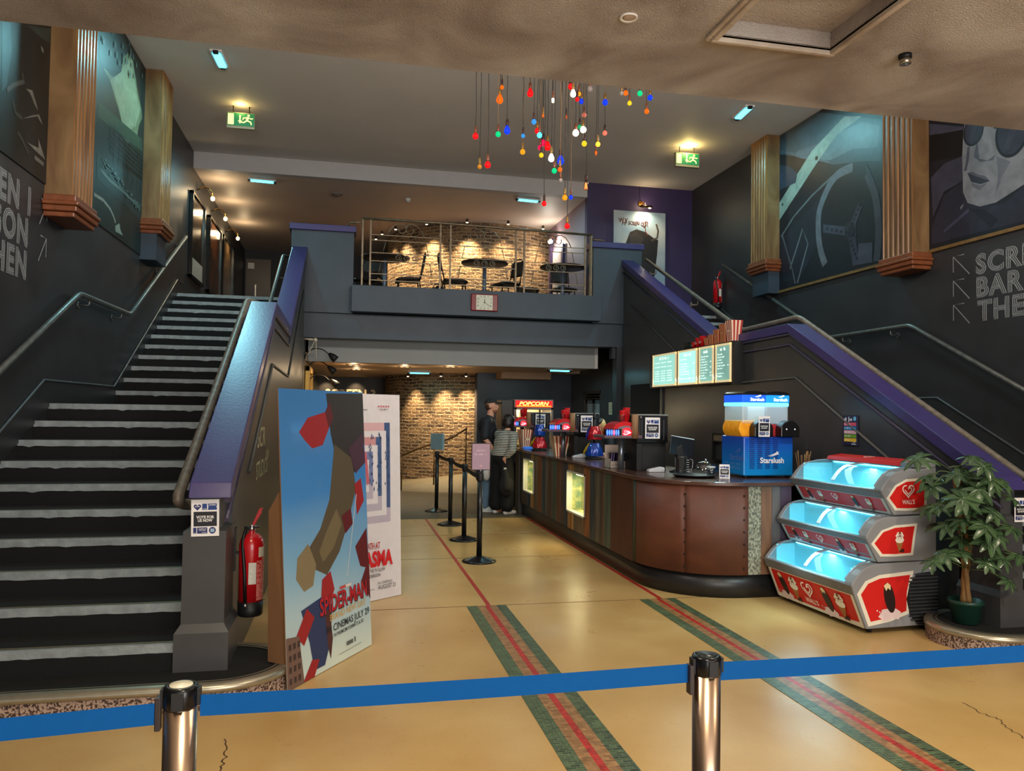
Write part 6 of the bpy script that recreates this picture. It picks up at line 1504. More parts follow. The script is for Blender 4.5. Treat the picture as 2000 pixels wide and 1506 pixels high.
# cafe chairs
BLKV=M('black_vinyl_seat',(20,18,20),.35,var=.1); CHF=M('dark_chair_frame',(60,52,46),.35,.7,var=.2)
def chair(label,loc,rz):
    t=thing('cafe_chair',label,'chair',loc,rz,'gallery cafe chairs')
    m=MB(); rows=[]
    for i in range(9):
        v=i/8; x=-.19+.4*v
        rows.append([(x,-.2+.4*j/8,.50+.03*math.sin(PI*v)*math.cos(PI*(j/8-.5))-.035*(v>.85)*(v-.85)/.15) for j in range(9)])
    m.grid(rows); m.build('seat',BLKV,t,w=False,solid=.04)
    m=MB(); P=[(-.19,-.16,.50),(-.235,-.17,.7),(-.27,-.16,.92),(-.28,-.08,.98),(-.28,.08,.98),(-.27,.16,.92),(-.235,.17,.7),(-.19,.16,.50)]; m.tube(smooth(P,.06),.011,8); m.build('back_frame',CHF,t,w=False)
    m=MB(); rows=[[(-.225-.05*v-.02*math.sin(PI*(j/6)),-.15+.3*j/6,.66+.28*v) for j in range(7)] for v in [i/5 for i in range(6)]]; m.grid(rows); m.build('backrest',M('dark_cane_back',(44,32,26),.5,var=.3,scale=40),t,w=False,solid=.012)
    for (x,y,x2,y2) in ((-.17,-.16,-.24,-.18),(-.17,.16,-.24,.18),(.17,-.16,.2,-.18),(.17,.16,.2,.18)):
        m=MB(); m.tube([(x,y,.5),(x2,y2,0)],.011,8); m.build('leg',CHF,t,w=False)
    return t
c0=chair('black cafe chair right of the left table, its back turned to the middle',(1.02,13.3,GZ),PI)
dup(c0,(1.80,13.25,GZ),0,'black cafe chair left of the middle table, its back turned to the left chair')
dup(c0,(2.72,13.3,GZ),PI+.4,'black cafe chair right of the middle table')
dup(c0,(3.22,13.75,GZ),-.2,'dark backed cafe chair between the middle and the right table')
dup(c0,(3.85,13.55,GZ),-PI/2,'black cafe chair behind the right table')
dup(c0,(.35,13.5,GZ),-PI/2-.3,'dark cafe chair behind the left table')
t=thing('napkin_stack','small pile of white napkins on the seat of the chair behind the right table','napkins',(3.80,13.5,GZ+.55)); m=MB(); m.box(3.74,13.44,GZ+.555,3.84,13.54,GZ+.575); m.obox((3.80,13.5,GZ+.585),(.05,.02,0),(-.02,.05,0),(0,0,.006)); m.build('paper',M('notice_paper',(228,226,228),.6),t)
t=thing('black_bag','slumped black bag lying between the two left cafe chairs','bag',(1.45,12.9,GZ)); m=MB(); m.ell((1.45,12.9,GZ+.16),(.2,.13,.17),20,12); m.ell((1.5,12.9,GZ+.27),(.08,.07,.10),14,8); m.build('body',BLKV,t)
m=MB(); m.tube(smooth([(1.36,12.82,GZ+.26),(1.42,12.82,GZ+.38),(1.54,12.82,GZ+.38),(1.56,12.82,GZ+.28)],.05),.008,6); m.build('handle',BLKV,t)
# spotlights round the brick drum
SPG=E('spot_lens',(255,226,170),14.); SPB=M('spot_body',(70,60,52),.4,.6,var=.1)
def spot(label,ang,z,pw,rad=2.45,grp='spotlights around the upper brick drum',tz=0.,sp=84,ic=True):
    x,y=cx0+rad*math.cos(ang),cy0+rad*math.sin(ang)
    t=thing('drum_spotlight',label,'spotlight',(x,y,z),0,grp)
    m=MB(); m.lathe([(.022,0),(.03,-.05),(.036,-.07),(.034,-.07),(.02,-.05)],(x,y,z),16); m.build('body',SPB,t)
    m=MB(); m.ell((x,y,z-.062),(.026,.026,.018),12,8); m.build('lens',SPG,t)
    d=lamp('SPOT','drum_spot',(x,y,z-.085),pw*2,WARM,.03,(cx0+(R0+.0)*math.cos(ang),cy0+(R0)*math.sin(ang),z-1.9),sp,1)
A_=[(math.atan2(17.889-cy0,.877-cx0),40),(math.atan2(17.4-cy0,.95-cx0),40),(math.atan2(16.877-cy0,1.154-cx0),80),(math.atan2(16.329-cy0,1.742-cx0),110),(math.atan2(15.95-cy0,2.45-cx0),125),(math.atan2(15.872-cy0,3.227-cx0),60),(math.atan2(15.991-cy0,3.992-cx0),30)]
for k,(a,p) in enumerate(A_): spot('lit spotlight at the ceiling round the upper brick drum, %s from the left'%ordn[k],a,5.55,p)
for k,(x,y,p) in enumerate(((1.35,16.5,40),(1.95,16.0,60),(2.45,15.86,60))):
    a=math.atan2(y-cy0,x-cx0); spot('small spotlight over the lower brick drum, %s from the left'%ordn[k],a,2.365,p,2.42,'spotlights over the lower brick drum',sp=80)
for k,(x,y,l) in enumerate(((.124,13.6,'left'),(1.02,13.84,'middle'),(1.79,13.46,'right'),(.2,15.2,'far left'))):
    t=thing('recessed_light','%s dark double downlight recessed in the passage ceiling'%l,'downlight',(x,y,2.36)); m=MB(); m.box(x-.12,y-.05,2.349,x+.12,y+.05,2.3595); m.build('trim',SPB,t,bevel=.004)
    for s in (-.05,.05):
        m=MB(); m.lathe([(.03,-.012),(.001,-.014)],(x+s,y,2.36),14); m.build('lens',E('soft_lens',(255,220,170),3.),t)
    lamp('POINT','passage_ceiling_fill',(x,y,2.26),1.6,(1,.7,.4),.04); lamp('SPOT','passage_spot',(x,y,2.33),30,(1,.76,.48),.05,(x,y+.4,0),110,.8)  # added point lamp under each fitting brightens the passage ceiling
# ramp handrail in front of the drum, back sign wall with SCREEN 3
t=thing('ramp_rail','thin dark handrail climbing the ramp in front of the lower brick drum','handrail',(1.7,15.6,.9)); m=MB(); m.tube(smooth([(.95,15.3,.62),(1.45,15.05,.86),(2.0,14.8,1.05),(2.3,14.7,1.25)],.1),.018,8); m.build('rail',M('bronze_rail',(96,74,44),.35,.6,var=.2),t)
for (x,y,z0,z1) in ((1.1,15.22,.02,.7),(1.7,14.94,.15,.95),(2.28,14.7,.25,1.24)):
    m=MB(); m.cyl((x,y,z0),(x,y,z1),.014,n=10); m.build('post',M('bronze_rail',(96,74,44),.35,.6),t)
t=thing('screen_sign','cream SCREEN 3 lettering on the dark far wall of the passage','sign',(.1,19.19,1.9)); a=Art((-.48,19.195,1.85),X_,Z_,.002); a.text('SCREEN 3',0,0,.30,M('cream_letters',(236,214,170),.5,var=0),'l',bold=.03,width=1.2); a.build('lettering',t)
for x in (-.45,.25):
    lamp('SPOT','screen_sign_spot',(x,18.85,2.33),14,WARM,.03,(x,19.2,1.9),70,.8)
GOLDP=M('gold_paint_panel',(206,160,72),.35,.3,var=.25,scale=6)
m=MB(); m.cyl((.98,18.9,0),(.98,18.9,2.36),.05,n=16); m.cyl((1.12,18.75,0),(1.12,18.75,2.36),.04,n=16); o_=m.build('pillar_gold',GOLDP); struct(o_)
t=thing('gilt_frame','tall gilt picture frame catching warm light on the left passage wall','frame',(-.6,13.3,1.2))
m=MB(); 
for (y0,y1,z0,z1) in ((12.75,12.85,.9,2.28),(14.0,14.1,.9,2.28),(12.75,14.1,2.18,2.28),(12.75,14.1,.9,1.0)): m.box(-.638,y0,z0,-.56,y1,z1)
m.build('moulding',GOLDP,t,bevel=.012)
m=MB(); m.box(-.638,12.85,1.0,-.6,14.0,2.18); m.build('poster',M('amber_poster',(170,120,50),.4,var=.4,scale=3),t)
lamp('SPOT','added_gilt_frame_spot',(-.05,13.4,2.33),34,WARM,.04,(-.62,13.4,1.7),90,.7)  # added spot without a fitting, throws warm light on the gilt frame
for k,(y,z,x) in enumerate(((12.5,2.40,-.2),(12.95,2.22,-.22),(13.4,2.02,-.18))):
    t=thing('gooseneck_lamp','black gooseneck wall lamp above the gilt frame, %s of three'%('nearest','middle','farthest')[k],'lamp',(-.6,y,z),0,'gooseneck lamps in the passage')
    m=MB(); m.tube(smooth([(-.638,y,z+.0),(-.52,y,z+.14),(-.36,y,z+.13),(-.25,y,z+.03)],.08),.009,8); m.lathe([(.035,0),(.03,.015)],(-.638,y,z),14,0,(1,0,0)); m.build('arm',BLKM,t)
    m=MB(); m.lathe([(.018,-.05),(.035,-.02),(.055,.04),(.06,.10),(.056,.10),(.03,.0)],(x-.03,y,z+.03),20,0,(.75,0,-.65)); m.build('shade',BLKM,t)
t=thing('pipe_bracket','white pipe bracket at the foot of the beam in the left passage corner','bracket',(-.56,12.28,2.66)); m=MB(); m.cyl((-.63,12.28,2.66),(-.50,12.28,2.655),.014,n=10); m.ell((-.47,12.28,2.65),.032,14,10); m.tube([(-.48,12.28,2.63),(-.56,12.28,2.45),(-.6,12.28,2.4)],.006,6); m.tube([(-.46,12.28,2.63),(-.45,12.28,2.36)],.006,6); m.build('pipe',M('white_pipe',(206,196,176),.4,var=.05),t)
# clock
t=thing('wall_clock','red cased square clock on the balcony parapet below the railing','clock',(2.13,12.05,3.3))
cx,cz=2.125,3.305
m=MB(); m.box(cx-.215,12.01,cz-.135,cx+.215,12.049,cz+.135); m.build('case',M('crimson_case',(120,6,18),.25,var=.06,coat=.3),t,bevel=.012)
a=Art((cx-.002,12.0095,cz),X_,Z_,.0006); a.rect(-.132,-.118,.132,.118,(206,202,184)); BK=(60,54,46)
for k in range(12):
    an=PI/2-2*PI*(k+1)/12; dx,dy=math.cos(an),math.sin(an); q=max(abs(dx),abs(dy)); 
    a.text(str(k+1),dx/q*.103,dy/q*.093-.014,.04,BK,'c',bold=.01)
a.line([(0,-.005),(.006,.055)],.010,BK); a.line([(-.01,.005),(.095,-.06)],.007,BK); a.line([(.01,.02),(-.045,-.075)],.003,BK); a.disc(0,0,.012,BK,12); a.build('dial',t)
# framed film posters along the upper left wall with picture lights
FRB=M('black_gloss_frame',(20,18,17),.18,var=.05)
for k,(y0,y1) in enumerate(((13.3,14.45),(14.95,16.35),(16.55,18.05))):
    t=thing('framed_poster','black framed dark gold poster on the gallery left wall, %s of three'%('nearest','middle','farthest')[k],'poster',(-2.5,(y0+y1)/2,3.7),0,'framed posters on the gallery wall')
    z0,z1=3.70,5.12
    m=MB()
    for (a1,b1,c1,d1) in ((y0,y0+.05,z0,z1),(y1-.05,y1,z0,z1),(y0,y1,z0,z0+.05),(y0,y1,z1-.05,z1)): m.box(-2.538,a1,c1,-2.48,b1,d1)
    m.build('frame',FRB,t,bevel=.004)
    m=MB(); m.box(-2.538,y0+.05,z0+.05,-2.505,y1-.05,z1-.05); m.build('print',M('dark_gold_print_%d'%k,((54,42,32),(90,52,28),(96,74,44))[k],.18,var=0,col2=(24,20,18),scale=(2,4,5)[k],coat=.4,thr=(.35,.7),dist=1.5),t)
    if k==0:
        m=MB(); m.box(-2.504,y0+.06,z0+.06,-2.5035,y1-.06,z0+.35); m.build('pale_caption',M('pale_caption',(150,146,140),.4,var=.1),t)
    yl=(14.0,15.45,17.2)[k]
    t2=thing('picture_light','brass swan neck picture light above the %s framed poster'%('nearest','middle','farthest')[k],'picture light',(-2.5,yl,5.3),0,'brass picture lights on the gallery wall')
    m=MB(); m.tube(smooth([(-2.538,yl-.1,5.28),(-2.42,yl-.08,5.36),(-2.33,yl,5.32),(-2.31,yl+.05,5.22)],.06),.011,8); m.build('arm',M('polished_brass',(190,140,70),.2,.9,var=.05),t2)
    m=MB(); m.ell((-2.31,yl+.06,5.19),(.035,.035,.04),14,10); m.build('bulb',E('picture_bulb',(255,220,160),12.),t2)
    lamp('SPOT','picture_spot',(-2.30,yl+.05,5.15),34,WARM,.03,(-2.55,yl,4.2),140,.8); lamp('POINT','picture_glow',(-2.2,yl+.1,5.28),3,WARM,.05)
# WHY SO SERIOUS canvas (plain dark smudge) and brass lamp on the purple wall
t=thing('canvas_poster','pale canvas reading WHY SO SERIOUS? above a plain dark smudge on the purple wall','poster',(5.3,13.52,3.9))
m=MB(); m.box(4.79,13.50,3.85,5.815,13.538,5.345); m.build('canvas',M('smoky_canvas',(196,200,196),.5,var=0,col2=(120,150,176),scale=1.2,thr=(.4,.75)),t,bevel=.003)
a=Art((4.79,13.4995,3.85),X_,Z_,.001)
a.poly([(.16,.55),(.2,.78),(.32,1.1),(.45,1.16),(.62,1.12),(.78,1.02),(.88,.98),(.86,.7),(.8,.2),(.72,.1),(.62,.3),(.55,.5)],(28,26,28)); a.poly([(.30,1.05),(.45,1.1),(.6,1.0),(.5,.8),(.35,.8)],(44,42,46)); a.line([(.84,1.28),(.88,1.15),(.86,1.02),(.74,.96)],.035,(70,64,60))
a.line([(.62,1.2),(.63,1.12),(.68,1.05)],.018,(96,40,26))
rr=random.Random(2)
for ch,x in zip('WHYSOSERIOUS?',(.10,.165,.215,.285,.325,.375,.415,.455,.495,.53,.565,.60,.655)):
    a.text(ch,x,1.245+rr.uniform(-.02,.02)-(.0 if x<.28 else .015),.13 if x<.28 or x>.55 else .10,(70,24,16),'l',bold=.02,rot=rr.uniform(-.15,.15),sx=.8)
a.build('lettering',t)
t=thing('picture_light','brass picture light on the purple wall above the pale canvas','picture light',(5.36,13.5,5.45))
BRS=M('polished_brass',(190,140,70),.2,.9)
m=MB(); m.lathe([(.055,0),(.055,.012),(.03,.02)],(5.33,13.538,5.50),20,0,(0,-1,0)); m.tube(smooth([(5.33,13.53,5.50),(5.34,13.40,5.52),(5.36,13.36,5.42)],.05),.009,8); m.build('arm',BRS,t)
m=MB(); m.cyl((5.26,13.36,5.41),(5.48,13.36,5.41),.024,n=14); m.build('shade',M('dark_brass',(96,70,36),.3,.8,var=.1),t)
m=MB(); m.ell((5.44,13.36,5.385),(.03,.02,.012),10,8); m.build('bulb',E('picture_bulb',(255,220,160),12.),t)
m=MB(); m.tube([(5.33,13.535,5.54),(5.30,13.535,5.7),(5.31,13.535,5.83)],.004,5); m.build('flex',BLKM,t)
lamp('SPOT','canvas_spot',(5.38,13.33,5.37),15,WARM,.03,(5.36,13.52,4.7),150,.9); lamp('POINT','canvas_glow',(5.36,13.38,5.47),2.2,WARM,.03)
# white globe light and pale poster on the lilac side wall
t=thing('picture_light','small white glowing picture light on the lilac side wall behind the railing','picture light',(4.2,15.9,5.2)); m=MB(); m.tube(smooth([(4.288,15.6,5.2),(4.2,15.6,5.27),(4.14,15.6,5.2)],.05),.008,8); m.build('arm',BRS,t)
m=MB(); m.ell((4.14,15.6,5.16),.05); m.build('bulb',E('white_globe',(255,240,220),10),t); lamp('POINT','side_globe',(4.08,15.55,5.1),9,(1,.9,.75),.05)
t=thing('pale_poster','tall pale poster on the lilac side wall behind the railing','poster',(4.27,15.4,4)); m=MB(); m.box(4.265,15.2,3.6,4.288,15.85,5.0); m.build('sheet',M('pale_print',(206,196,196),.5,var=0,col2=(150,130,130),scale=5,thr=(.3,.6)),t)
# far door at the end of the gallery
d=bpy.data.objects.new('door_3',None); COL.objects.link(d); d.location=(-2.2,20.28,GZ); struct(d)
m=MB(); m.box(-2.5,20.24,GZ,-1.9,20.298,GZ+2.0); lf=m.build('door_leaf',M('brown_grey_door',(74,66,62),.35,var=.1),d)
m=MB(); m.box(-2.27,20.2,GZ+.9,-2.24,20.24,GZ+1.35); m.build('handle',CHR,lf)
m=MB(); m.box(-2.45,20.23,GZ+1.75,-2.3,20.24,GZ+1.9); m.build('door_plate',M('white_label',(220,216,206),.5),lf)

# ================================================================ people
SKIN=M('skin',(206,150,124),.5,var=.08,scale=12); 
def body(name,caps,ells,vox,mat,parent,sm=6):
    """one continuous surface: tapered limbs and masses fused by a voxel remesh"""
    m=MB()
    for (p,q,r0,r1) in caps:
        p=Vector(p);q=Vector(q)
        m.ell(p,r0,14,10); m.ell(q,r1,14,10); m.cyl(p,q,r0,r1,14)
    for e in ells:
        m.ell(e[0],e[1],18,12,0,e[2] if len(e)>2 else None)
    o=m.build(name,mat,None,w=False)
    r=o.modifiers.new('r','REMESH'); r.mode='VOXEL'; r.voxel_size=vox; r.use_smooth_shade=True
    s=o.modifiers.new('s','SMOOTH'); s.iterations=sm; s.factor=.5
    dg=bpy.context.evaluated_depsgraph_get(); dg.update(); me=bpy.data.meshes.new_from_object(o.evaluated_get(dg))
    o.modifiers.clear(); o.data=me; me.materials.clear(); me.materials.append(mat)
    for p in me.polygons: p.use_smooth=True; p.material_index=0
    me.transform(Matrix.Translation(-rootloc(parent))); o.parent=parent; return o
def hand(c,d,palm,side):
    """caps for a relaxed hand at wrist c pointing along d; palm normal, thumb side"""
    c=Vector(c);d=Vector(d).normalized();n=Vector(palm).normalized();s=d.cross(n).normalized()*side; out=[]
    for k,(L,o_) in enumerate(((.062,-.027),(.072,-.009),(.066,.009),(.052,.026))):
        b=c+d*.085+s*o_; a1=b+d*L*.55+n*.004; a2=a1+d*L*.4+n*L*.3; out+=[(b,a1,.0088,.0082),(a1,a2,.0082,.007)]
        out.append((c+s*o_*.6,b,.014,.0105))
    out+=[(c+d*.02-s*.02,c+d*.055-s*.045+n*.012,.012,.0095),(c+d*.055-s*.045+n*.012,c+d*.085-s*.05+n*.028,.0095,.008)]
    return out
def rotz(a): return Matrix.Rotation(a,3,'Z')
def head(c,fwd,tilt=0.,s=1.,beard=False):
    """list of ellipsoids forming skull, jaw, nose, lips, ears, brow, facing fwd"""
    f=Vector((fwd[0],fwd[1],0)).normalized(); R=Matrix((( f.y, f.x,0),(-f.x, f.y,0),(0,0,1))); R=R@Matrix.Rotation(tilt,3,'X')
    c=Vector(c); L=lambda x,y,z: c+R@Vector((x*s,y*s,z*s)); S=lambda a,b,d:(a*s,b*s,d*s); E_=[]
    E_+= [(L(0,-.01,.03),S(.076,.095,.09),R),(L(0,.035,-.03),S(.058,.06,.075),R),(L(0,.06,-.088),S(.03,.03,.024),R),(L(0,.098,-.012),S(.012,.018,.026),R),(L(0,.108,-.026),S(.015,.012,.011),R),
      (L(-.075,-.005,-.005),S(.01,.02,.03),R),(L(.075,-.005,-.005),S(.01,.02,.03),R),(L(-.03,.082,.028),S(.026,.012,.008),R),(L(.03,.082,.028),S(.026,.012,.008),R),(L(0,.092,-.055),S(.02,.009,.006),R),(L(0,.088,-.064),S(.018,.009,.007),R),(L(-.04,.065,-.02),S(.022,.02,.02),R),(L(.04,.065,-.02),S(.022,.02,.02),R)]
    return E_,L,R
def eyes(t,L,R,s=1.,bm=None):
    for x in (-.031,.031):
        m=MB(); m.ell(L(x,.083,.006),(.0125*s,.006*s,.008*s),12,8,0,R); e=m.build('eye',M('eye_white',(226,220,212),.3,var=0),t)
        m=MB(); m.ell(L(x,.0885,.006),(.0055*s,.003*s,.0055*s),10,6,0,R); m.build('iris',M('dark_iris',(40,30,24),.2,var=0),e)
    m=MB(); m.ell(L(0,.0985,-.06),(.018*s,.005*s,.005*s),12,6,0,R); m.build('lips',M('lips',(170,96,88),.4,var=0),t)

# ---- man in a black cap, facing the bar (towards +x), looking up to the right
mx_,my=2.255,12.16
t=thing('person','person in dark cap, black shirt and pale jeans standing at the far bar end','person',(mx_,my,.004))
fw=Vector((.93,-.37,0)).normalized(); sd=Vector((-fw.y,fw.x,0))   # sd = person's left
B=Vector((mx_,my,0))
def W3(f,s,z): return tuple(B+fw*f+sd*s+Vector((0,0,z)))
hE,hL,hR=head(W3(.035,0,1.665),(.9,-.44),.12)
arms=[]
for s in (-1,1):
    sh=W3(-.01,s*.185,1.44); el=W3(-.02,s*.25,1.16); wr=W3(.13,s*.22,.98) if s<0 else W3(.16,s*.2,1.0)
    arms+=[(sh,el,.052,.042),(el,wr,.041,.029)]+hand(wr,(Vector(wr)-Vector(el)),-sd*s,1 if s<0 else -1)
legs=[]
for s in (-1,1): legs+=[(W3(0,s*.09,.93),W3(.015,s*.1,.5),.088,.055),(W3(.015,s*.1,.5),W3(-.02,s*.11,.09),.055,.038),(W3(-.02,s*.11,.06),W3(.13,s*.13,.04),.036,.034)]
body('body',arms+legs+[(W3(0,0,1.42),W3(.03,0,1.60),.06,.054),(W3(0,-.17,1.43),W3(0,.17,1.43),.06,.06)],[(W3(0,0,1.28),(.115,.16,.2),rotz(math.atan2(fw.y,fw.x))),(W3(0,0,1.02),(.11,.15,.16),rotz(math.atan2(fw.y,fw.x)))]+hE,.0075,SKIN,t,4)
SHIRT=M('black_navy_shirt',(24,27,36),.75,var=.25,scale=10,bump=.15,bscale=18); DEN=M('pale_denim',(98,124,148),.8,var=.25,scale=14,bump=.1)
RZ=rotz(math.atan2(fw.y,fw.x))
body('shirt',[(W3(0,-.18,1.43),W3(0,.18,1.43),.076,.076)]+[(W3(-.01,s*.19,1.43),W3(-.02,s*.25,1.19),.075,.068) for s in (-1,1)]+[(W3(.0,0,1.46),W3(.01,0,1.50),.07,.062)],[(W3(0,0,1.27),(.142,.185,.24),RZ),(W3(0,0,1.03),(.14,.18,.19),RZ),(W3(-.09,0,1.36),(.10,.17,.14),RZ)],.014,SHIRT,t)
body('jeans',[(W3(0,s*.09,.93),W3(.015,s*.1,.5),.105,.08) for s in (-1,1)]+[(W3(.015,s*.1,.5),W3(-.02,s*.11,.10),.08,.07) for s in (-1,1)],[(W3(0,0,.93),(.13,.17,.12),RZ)],.014,DEN,t)
for s in (-1,1):
    sh=body('shoe',[(W3(-.05,s*.11,.05),W3(.13,s*.135,.042),.046,.042)],[(W3(-.04,s*.11,.075),(.05,.045,.05),RZ)],.01,M('white_trainer',(214,210,204),.5,var=.06),t)
    m=MB(); m.obox(W3(.035,s*.12,.012),fw*.145,sd*.05,(0,0,.012)); m.build('sole',M('white_sole',(226,224,218),.5),sh,bevel=.01)
eyes(t,hL,hR)
CAPM=M('dark_cap_cloth',(38,40,42),.8,var=.2,scale=14)
m=MB(); P=[]
for i in range(8):
    v=i/7; P.append([tuple(hL(.0875*math.cos(a)*math.cos(v*1.45),-.012+.106*math.sin(a)*math.cos(v*1.45),.052+.082*math.sin(v*1.45))) for a in [2*PI*k/24 for k in range(25)]])
m.grid(P); cp=m.build('cap',CAPM,t,solid=.004)
m=MB(); P=[[tuple(hL(.078*math.sin(a)*(1-.18*v),.07+.09*math.cos(a)*.3+v*.085*math.cos(a*.8),.052-.012*v-.02*abs(math.sin(a))**2)) for a in [-1.2+2.4*k/12 for k in range(13)]] for v in (0,.35,.7,1)]
m.grid(P); m.build('peak',CAPM,cp,solid=.005)
hairb=M('short_brown_hair',(70,46,34),.8,var=.3,scale=60)
m=MB(); m.ell(hL(0,-.035,.005),(.079,.078,.07),18,12,0,hR); m.build('hair',hairb,t)
m=MB(); m.ell(hL(0,.052,-.078),(.052,.046,.035),16,10,0,hR); m.build('beard',M('ginger_stubble',(150,98,72),.8,var=.25,scale=90),t)
# white tote hanging at his hip
t=thing('tote_bag','crumpled white tote bag hanging at the capped person hip','bag',W3(.1,-.24,.7))
body('cloth',[(W3(.02,-.24,.86),W3(.02,-.25,.62),.045,.06)],[(W3(.02,-.25,.6),(.06,.07,.1),RZ)],.012,M('white_cotton',(206,204,200),.8,var=.1,bump=.3,bscale=18),t)
m=MB(); m.tube(smooth([W3(.0,-.24,.9),W3(.05,-.25,.99),W3(.10,-.25,.99),W3(.06,-.24,.9)],.04),.007,6); m.build('strap',M('white_cotton',(206,204,200),.8),t)

# ---- woman in a striped top leaning to the bar, seen from behind
wx,wy=2.40,11.74
t=thing('person','person with dark bob and striped top leaning on the bar','person',(wx,wy,.004))
fw=Vector((.80,.60,0)).normalized(); sd=Vector((-fw.y,fw.x,0)); B=Vector((wx,wy,0))
hE,hL,hR=head(W3(.16,.02,1.42),(.75,.66),-.15,.95)
RZ=rotz(math.atan2(fw.y,fw.x)); Ry=RZ@Matrix.Rotation(.30,3,'Y')
armsW=[]
shR=W3(.06,-.165,1.22); elR=W3(-.08,-.26,1.0); wrR=W3(-.12,-.13,.86)
shL=W3(.08,.165,1.23); elL=W3(.16,.24,1.05); wrL=W3(.28,.16,1.045)
arms=[(shR,elR,.044,.036),(elR,wrR,.035,.026)]+hand(wrR,Vector((.2,.3,-1)),fw,1)+[(shL,elL,.044,.036),(elL,wrL,.035,.026)]+hand(wrL,fw,(0,0,-1),1)
legs=[]
for s in (-1,1): legs+=[(W3(-.02,s*.085,.86),W3(0,s*.09,.46),.085,.052),(W3(0,s*.09,.46),W3(-.03,s*.1,.08),.052,.034),(W3(-.03,s*.1,.05),W3(.11,s*.12,.035),.032,.030)]
body('body',arms+legs+[(W3(.08,0,1.24),W3(.14,.01,1.36),.05,.045)],[(W3(.02,0,1.1),(.10,.145,.19),Ry),(W3(-.03,0,.9),(.11,.16,.13),RZ)]+hE,.0075,SKIN,t,4)
STRP=bpy.data.materials.new('black_white_stripe'); STRP.use_nodes=True; g=STRP.node_tree; bs=g.nodes['Principled BSDF']; bs.inputs['Roughness'].default_value=.8
tcn=g.nodes.new('ShaderNodeTexCoord'); wv=g.nodes.new('ShaderNodeTexWave'); wv.bands_direction='Z'; wv.inputs['Scale'].default_value=12.5; wv.inputs['Distortion'].default_value=.8; wv.inputs['Detail Scale'].default_value=2
rp=g.nodes.new('ShaderNodeValToRGB'); rp.color_ramp.elements[0].position=.52; rp.color_ramp.elements[1].position=.6; rp.color_ramp.elements[0].color=lin((24,26,32))+(1,); rp.color_ramp.elements[1].color=lin((206,200,186))+(1,)
g.links.new(tcn.outputs['Object'],wv.inputs[0]); g.links.new(wv.outputs[1],rp.inputs[0]); g.links.new(rp.outputs[0],bs.inputs['Base Color'])
body('striped_top',[(W3(.05,-.15,1.22),W3(.07,.15,1.23),.072,.072),(shR,elR,.072,.062),(elR,tuple(Vector(elR).lerp(Vector(wrR),.55)),.060,.052),(shL,elL,.07,.06)],[(W3(.02,0,1.1),(.135,.175,.21),Ry),(W3(-.02,0,.93),(.145,.19,.13),RZ)],.013,STRP,t)
TRS=M('black_wide_trousers',(12,12,14),.85,var=.2)
body('trousers',[(W3(-.02,s*.08,.86),W3(-.005,s*.10,.5),.115,.115) for s in (-1,1)]+[(W3(-.005,s*.10,.5),W3(-.02,s*.115,.15),.115,.108) for s in (-1,1)],[(W3(-.03,0,.87),(.14,.185,.12),RZ)],.015,TRS,t)
for s in (-1,1): body('shoe',[(W3(-.05,s*.11,.04),W3(.14,s*.13,.035),.038,.034)],[],.01,M('white_trainer',(214,210,204),.5),t)
eyes(t,hL,hR,.95)
HB=M('dark_bob_hair',(34,22,20),.45,var=.35,scale=30,stretch=(1,1,.15))
body('hair',[],[(hL(0,-.02,.035),(.093,.108,.092),hR),(hL(0,-.05,-.03),(.088,.075,.085),hR),(hL(-.06,0,-.05),(.03,.055,.07),hR),(hL(.06,0,-.05),(.03,.055,.07),hR)],.01,HB,t)
t=thing('black_tote','soft black bag held behind the back of the person in the striped top','bag',wrR)
body('cloth',[(tuple(Vector(wrR)+Vector((.0,-.05,-.14))),tuple(Vector(wrR)+Vector((.03,-.06,-.42))),.05,.09)],[(tuple(Vector(wrR)+Vector((.03,-.06,-.40))),(.12,.06,.16))],.013,M('black_tote_cloth',(22,20,22),.85,var=.15),t)
m=MB(); p=Vector(wrR); m.tube(smooth([p+Vector((-.03,-.06,-.16)),p+Vector((-.01,-.02,-.075)),p+Vector((.04,-.02,-.075)),p+Vector((.05,-.06,-.16))],.03),.006,6); m.build('strap',M('black_tote_cloth',(22,20,22),.85),t)
m=MB(); m.obox(p+Vector((-.0,-.095,-.14)),(.018,0,0),(0,.003,0),(0,0,.016)); m.build('white_tag',M('white_label',(220,216,206),.5),t)

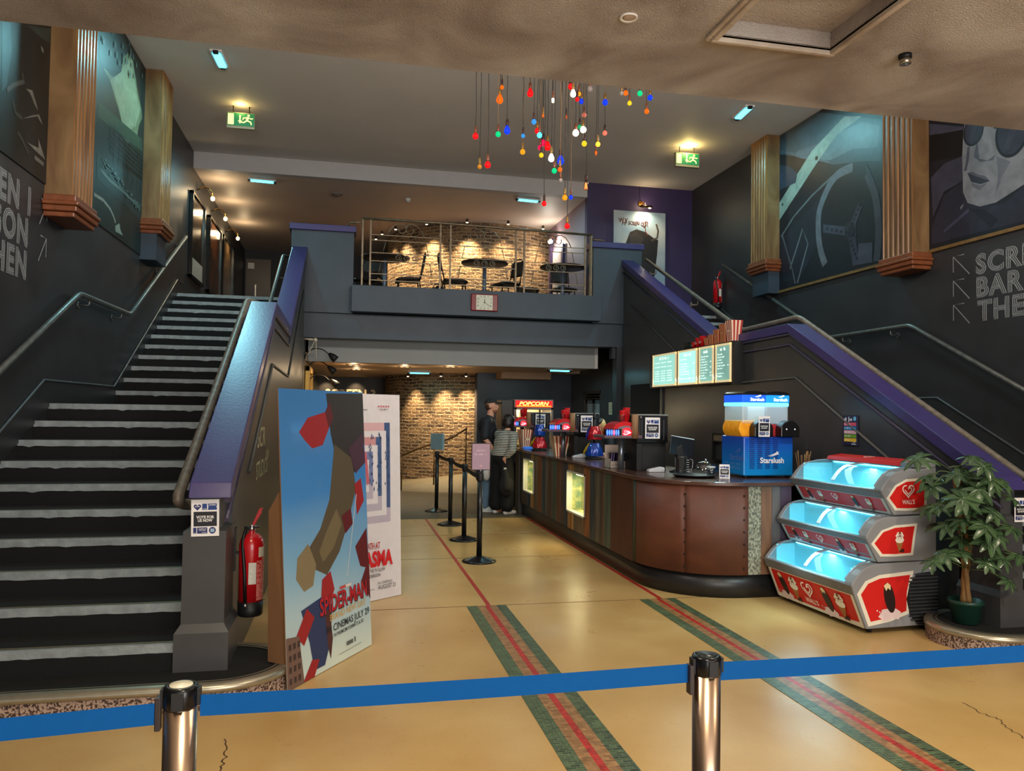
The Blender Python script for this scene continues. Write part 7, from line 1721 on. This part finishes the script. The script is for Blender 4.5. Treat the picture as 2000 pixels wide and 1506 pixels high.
# ---- staff member behind the bar, looking down
sx,sy=3.53,10.35
t=thing('person','person with dark to blond hair looking down behind the bar','person',(sx,sy,0))
fw=Vector((-.93,-.37,0)).normalized(); sd=Vector((-fw.y,fw.x,0)); B=Vector((sx,sy,0)); RZ=rotz(math.atan2(fw.y,fw.x))
hE,hL,hR=head(W3(.06,0,1.40),(-.9,-.44),-.38,.95)
arms=[]
for s in (-1,1):
    sh=W3(0,s*.16,1.20); el=W3(.03,s*.22,.97); wr=W3(.22,s*.12,1.06); arms+=[(sh,el,.043,.035),(el,wr,.034,.025)]+hand(wr,fw*1.+Vector((0,0,-.3)),(0,0,-1),1 if s<0 else -1)
legs=[]
for s in (-1,1): legs+=[(W3(0,s*.085,.8),W3(0,s*.09,.43),.085,.052),(W3(0,s*.09,.43),W3(-.02,s*.1,.07),.052,.034),(W3(-.02,s*.1,.045),W3(.12,s*.11,.035),.032,.03)]
body('body',arms+legs+[(W3(0,0,1.2),W3(.04,0,1.34),.048,.045)],[(W3(0,0,1.06),(.10,.145,.18),RZ),(W3(0,0,.86),(.11,.16,.13),RZ)]+hE,.0075,SKIN,t,4)
body('black_top',[(W3(0,-.15,1.2),W3(0,.15,1.2),.066,.066)]+[(W3(0,s*.16,1.2),W3(.03,s*.22,.98),.062,.055) for s in (-1,1)],[(W3(0,0,1.06),(.125,.165,.2),RZ),(W3(0,0,.88),(.135,.18,.15),RZ)],.013,SHIRT,t)
body('trousers',[(W3(0,s*.085,.8),W3(0,s*.09,.43),.1,.075) for s in (-1,1)]+[(W3(0,s*.09,.43),W3(-.02,s*.1,.1),.075,.065) for s in (-1,1)],[(W3(0,0,.82),(.13,.17,.11),RZ)],.015,TRS,t)
eyes(t,hL,hR,.95)
hb=body('hair',[(hL(-.055,-.03,.02),hL(-.068,-.01,-.16),.04,.032),(hL(.055,-.03,.02),hL(.068,-.01,-.16),.04,.032)],[(hL(0,-.055,-.04),(.082,.062,.11),hR),(hL(0,-.03,.03),(.084,.09,.075),hR)],.01,M('blond_hair',(206,172,112),.45,var=.35,scale=40,stretch=(1,1,.1)),t)
body('dark_roots',[],[(hL(.0,-.005,.065),(.076,.092,.06),hR),(hL(.045,.02,.03),(.045,.06,.06),hR)],.009,M('dark_hair_roots',(36,26,24),.5,var=.2),t)
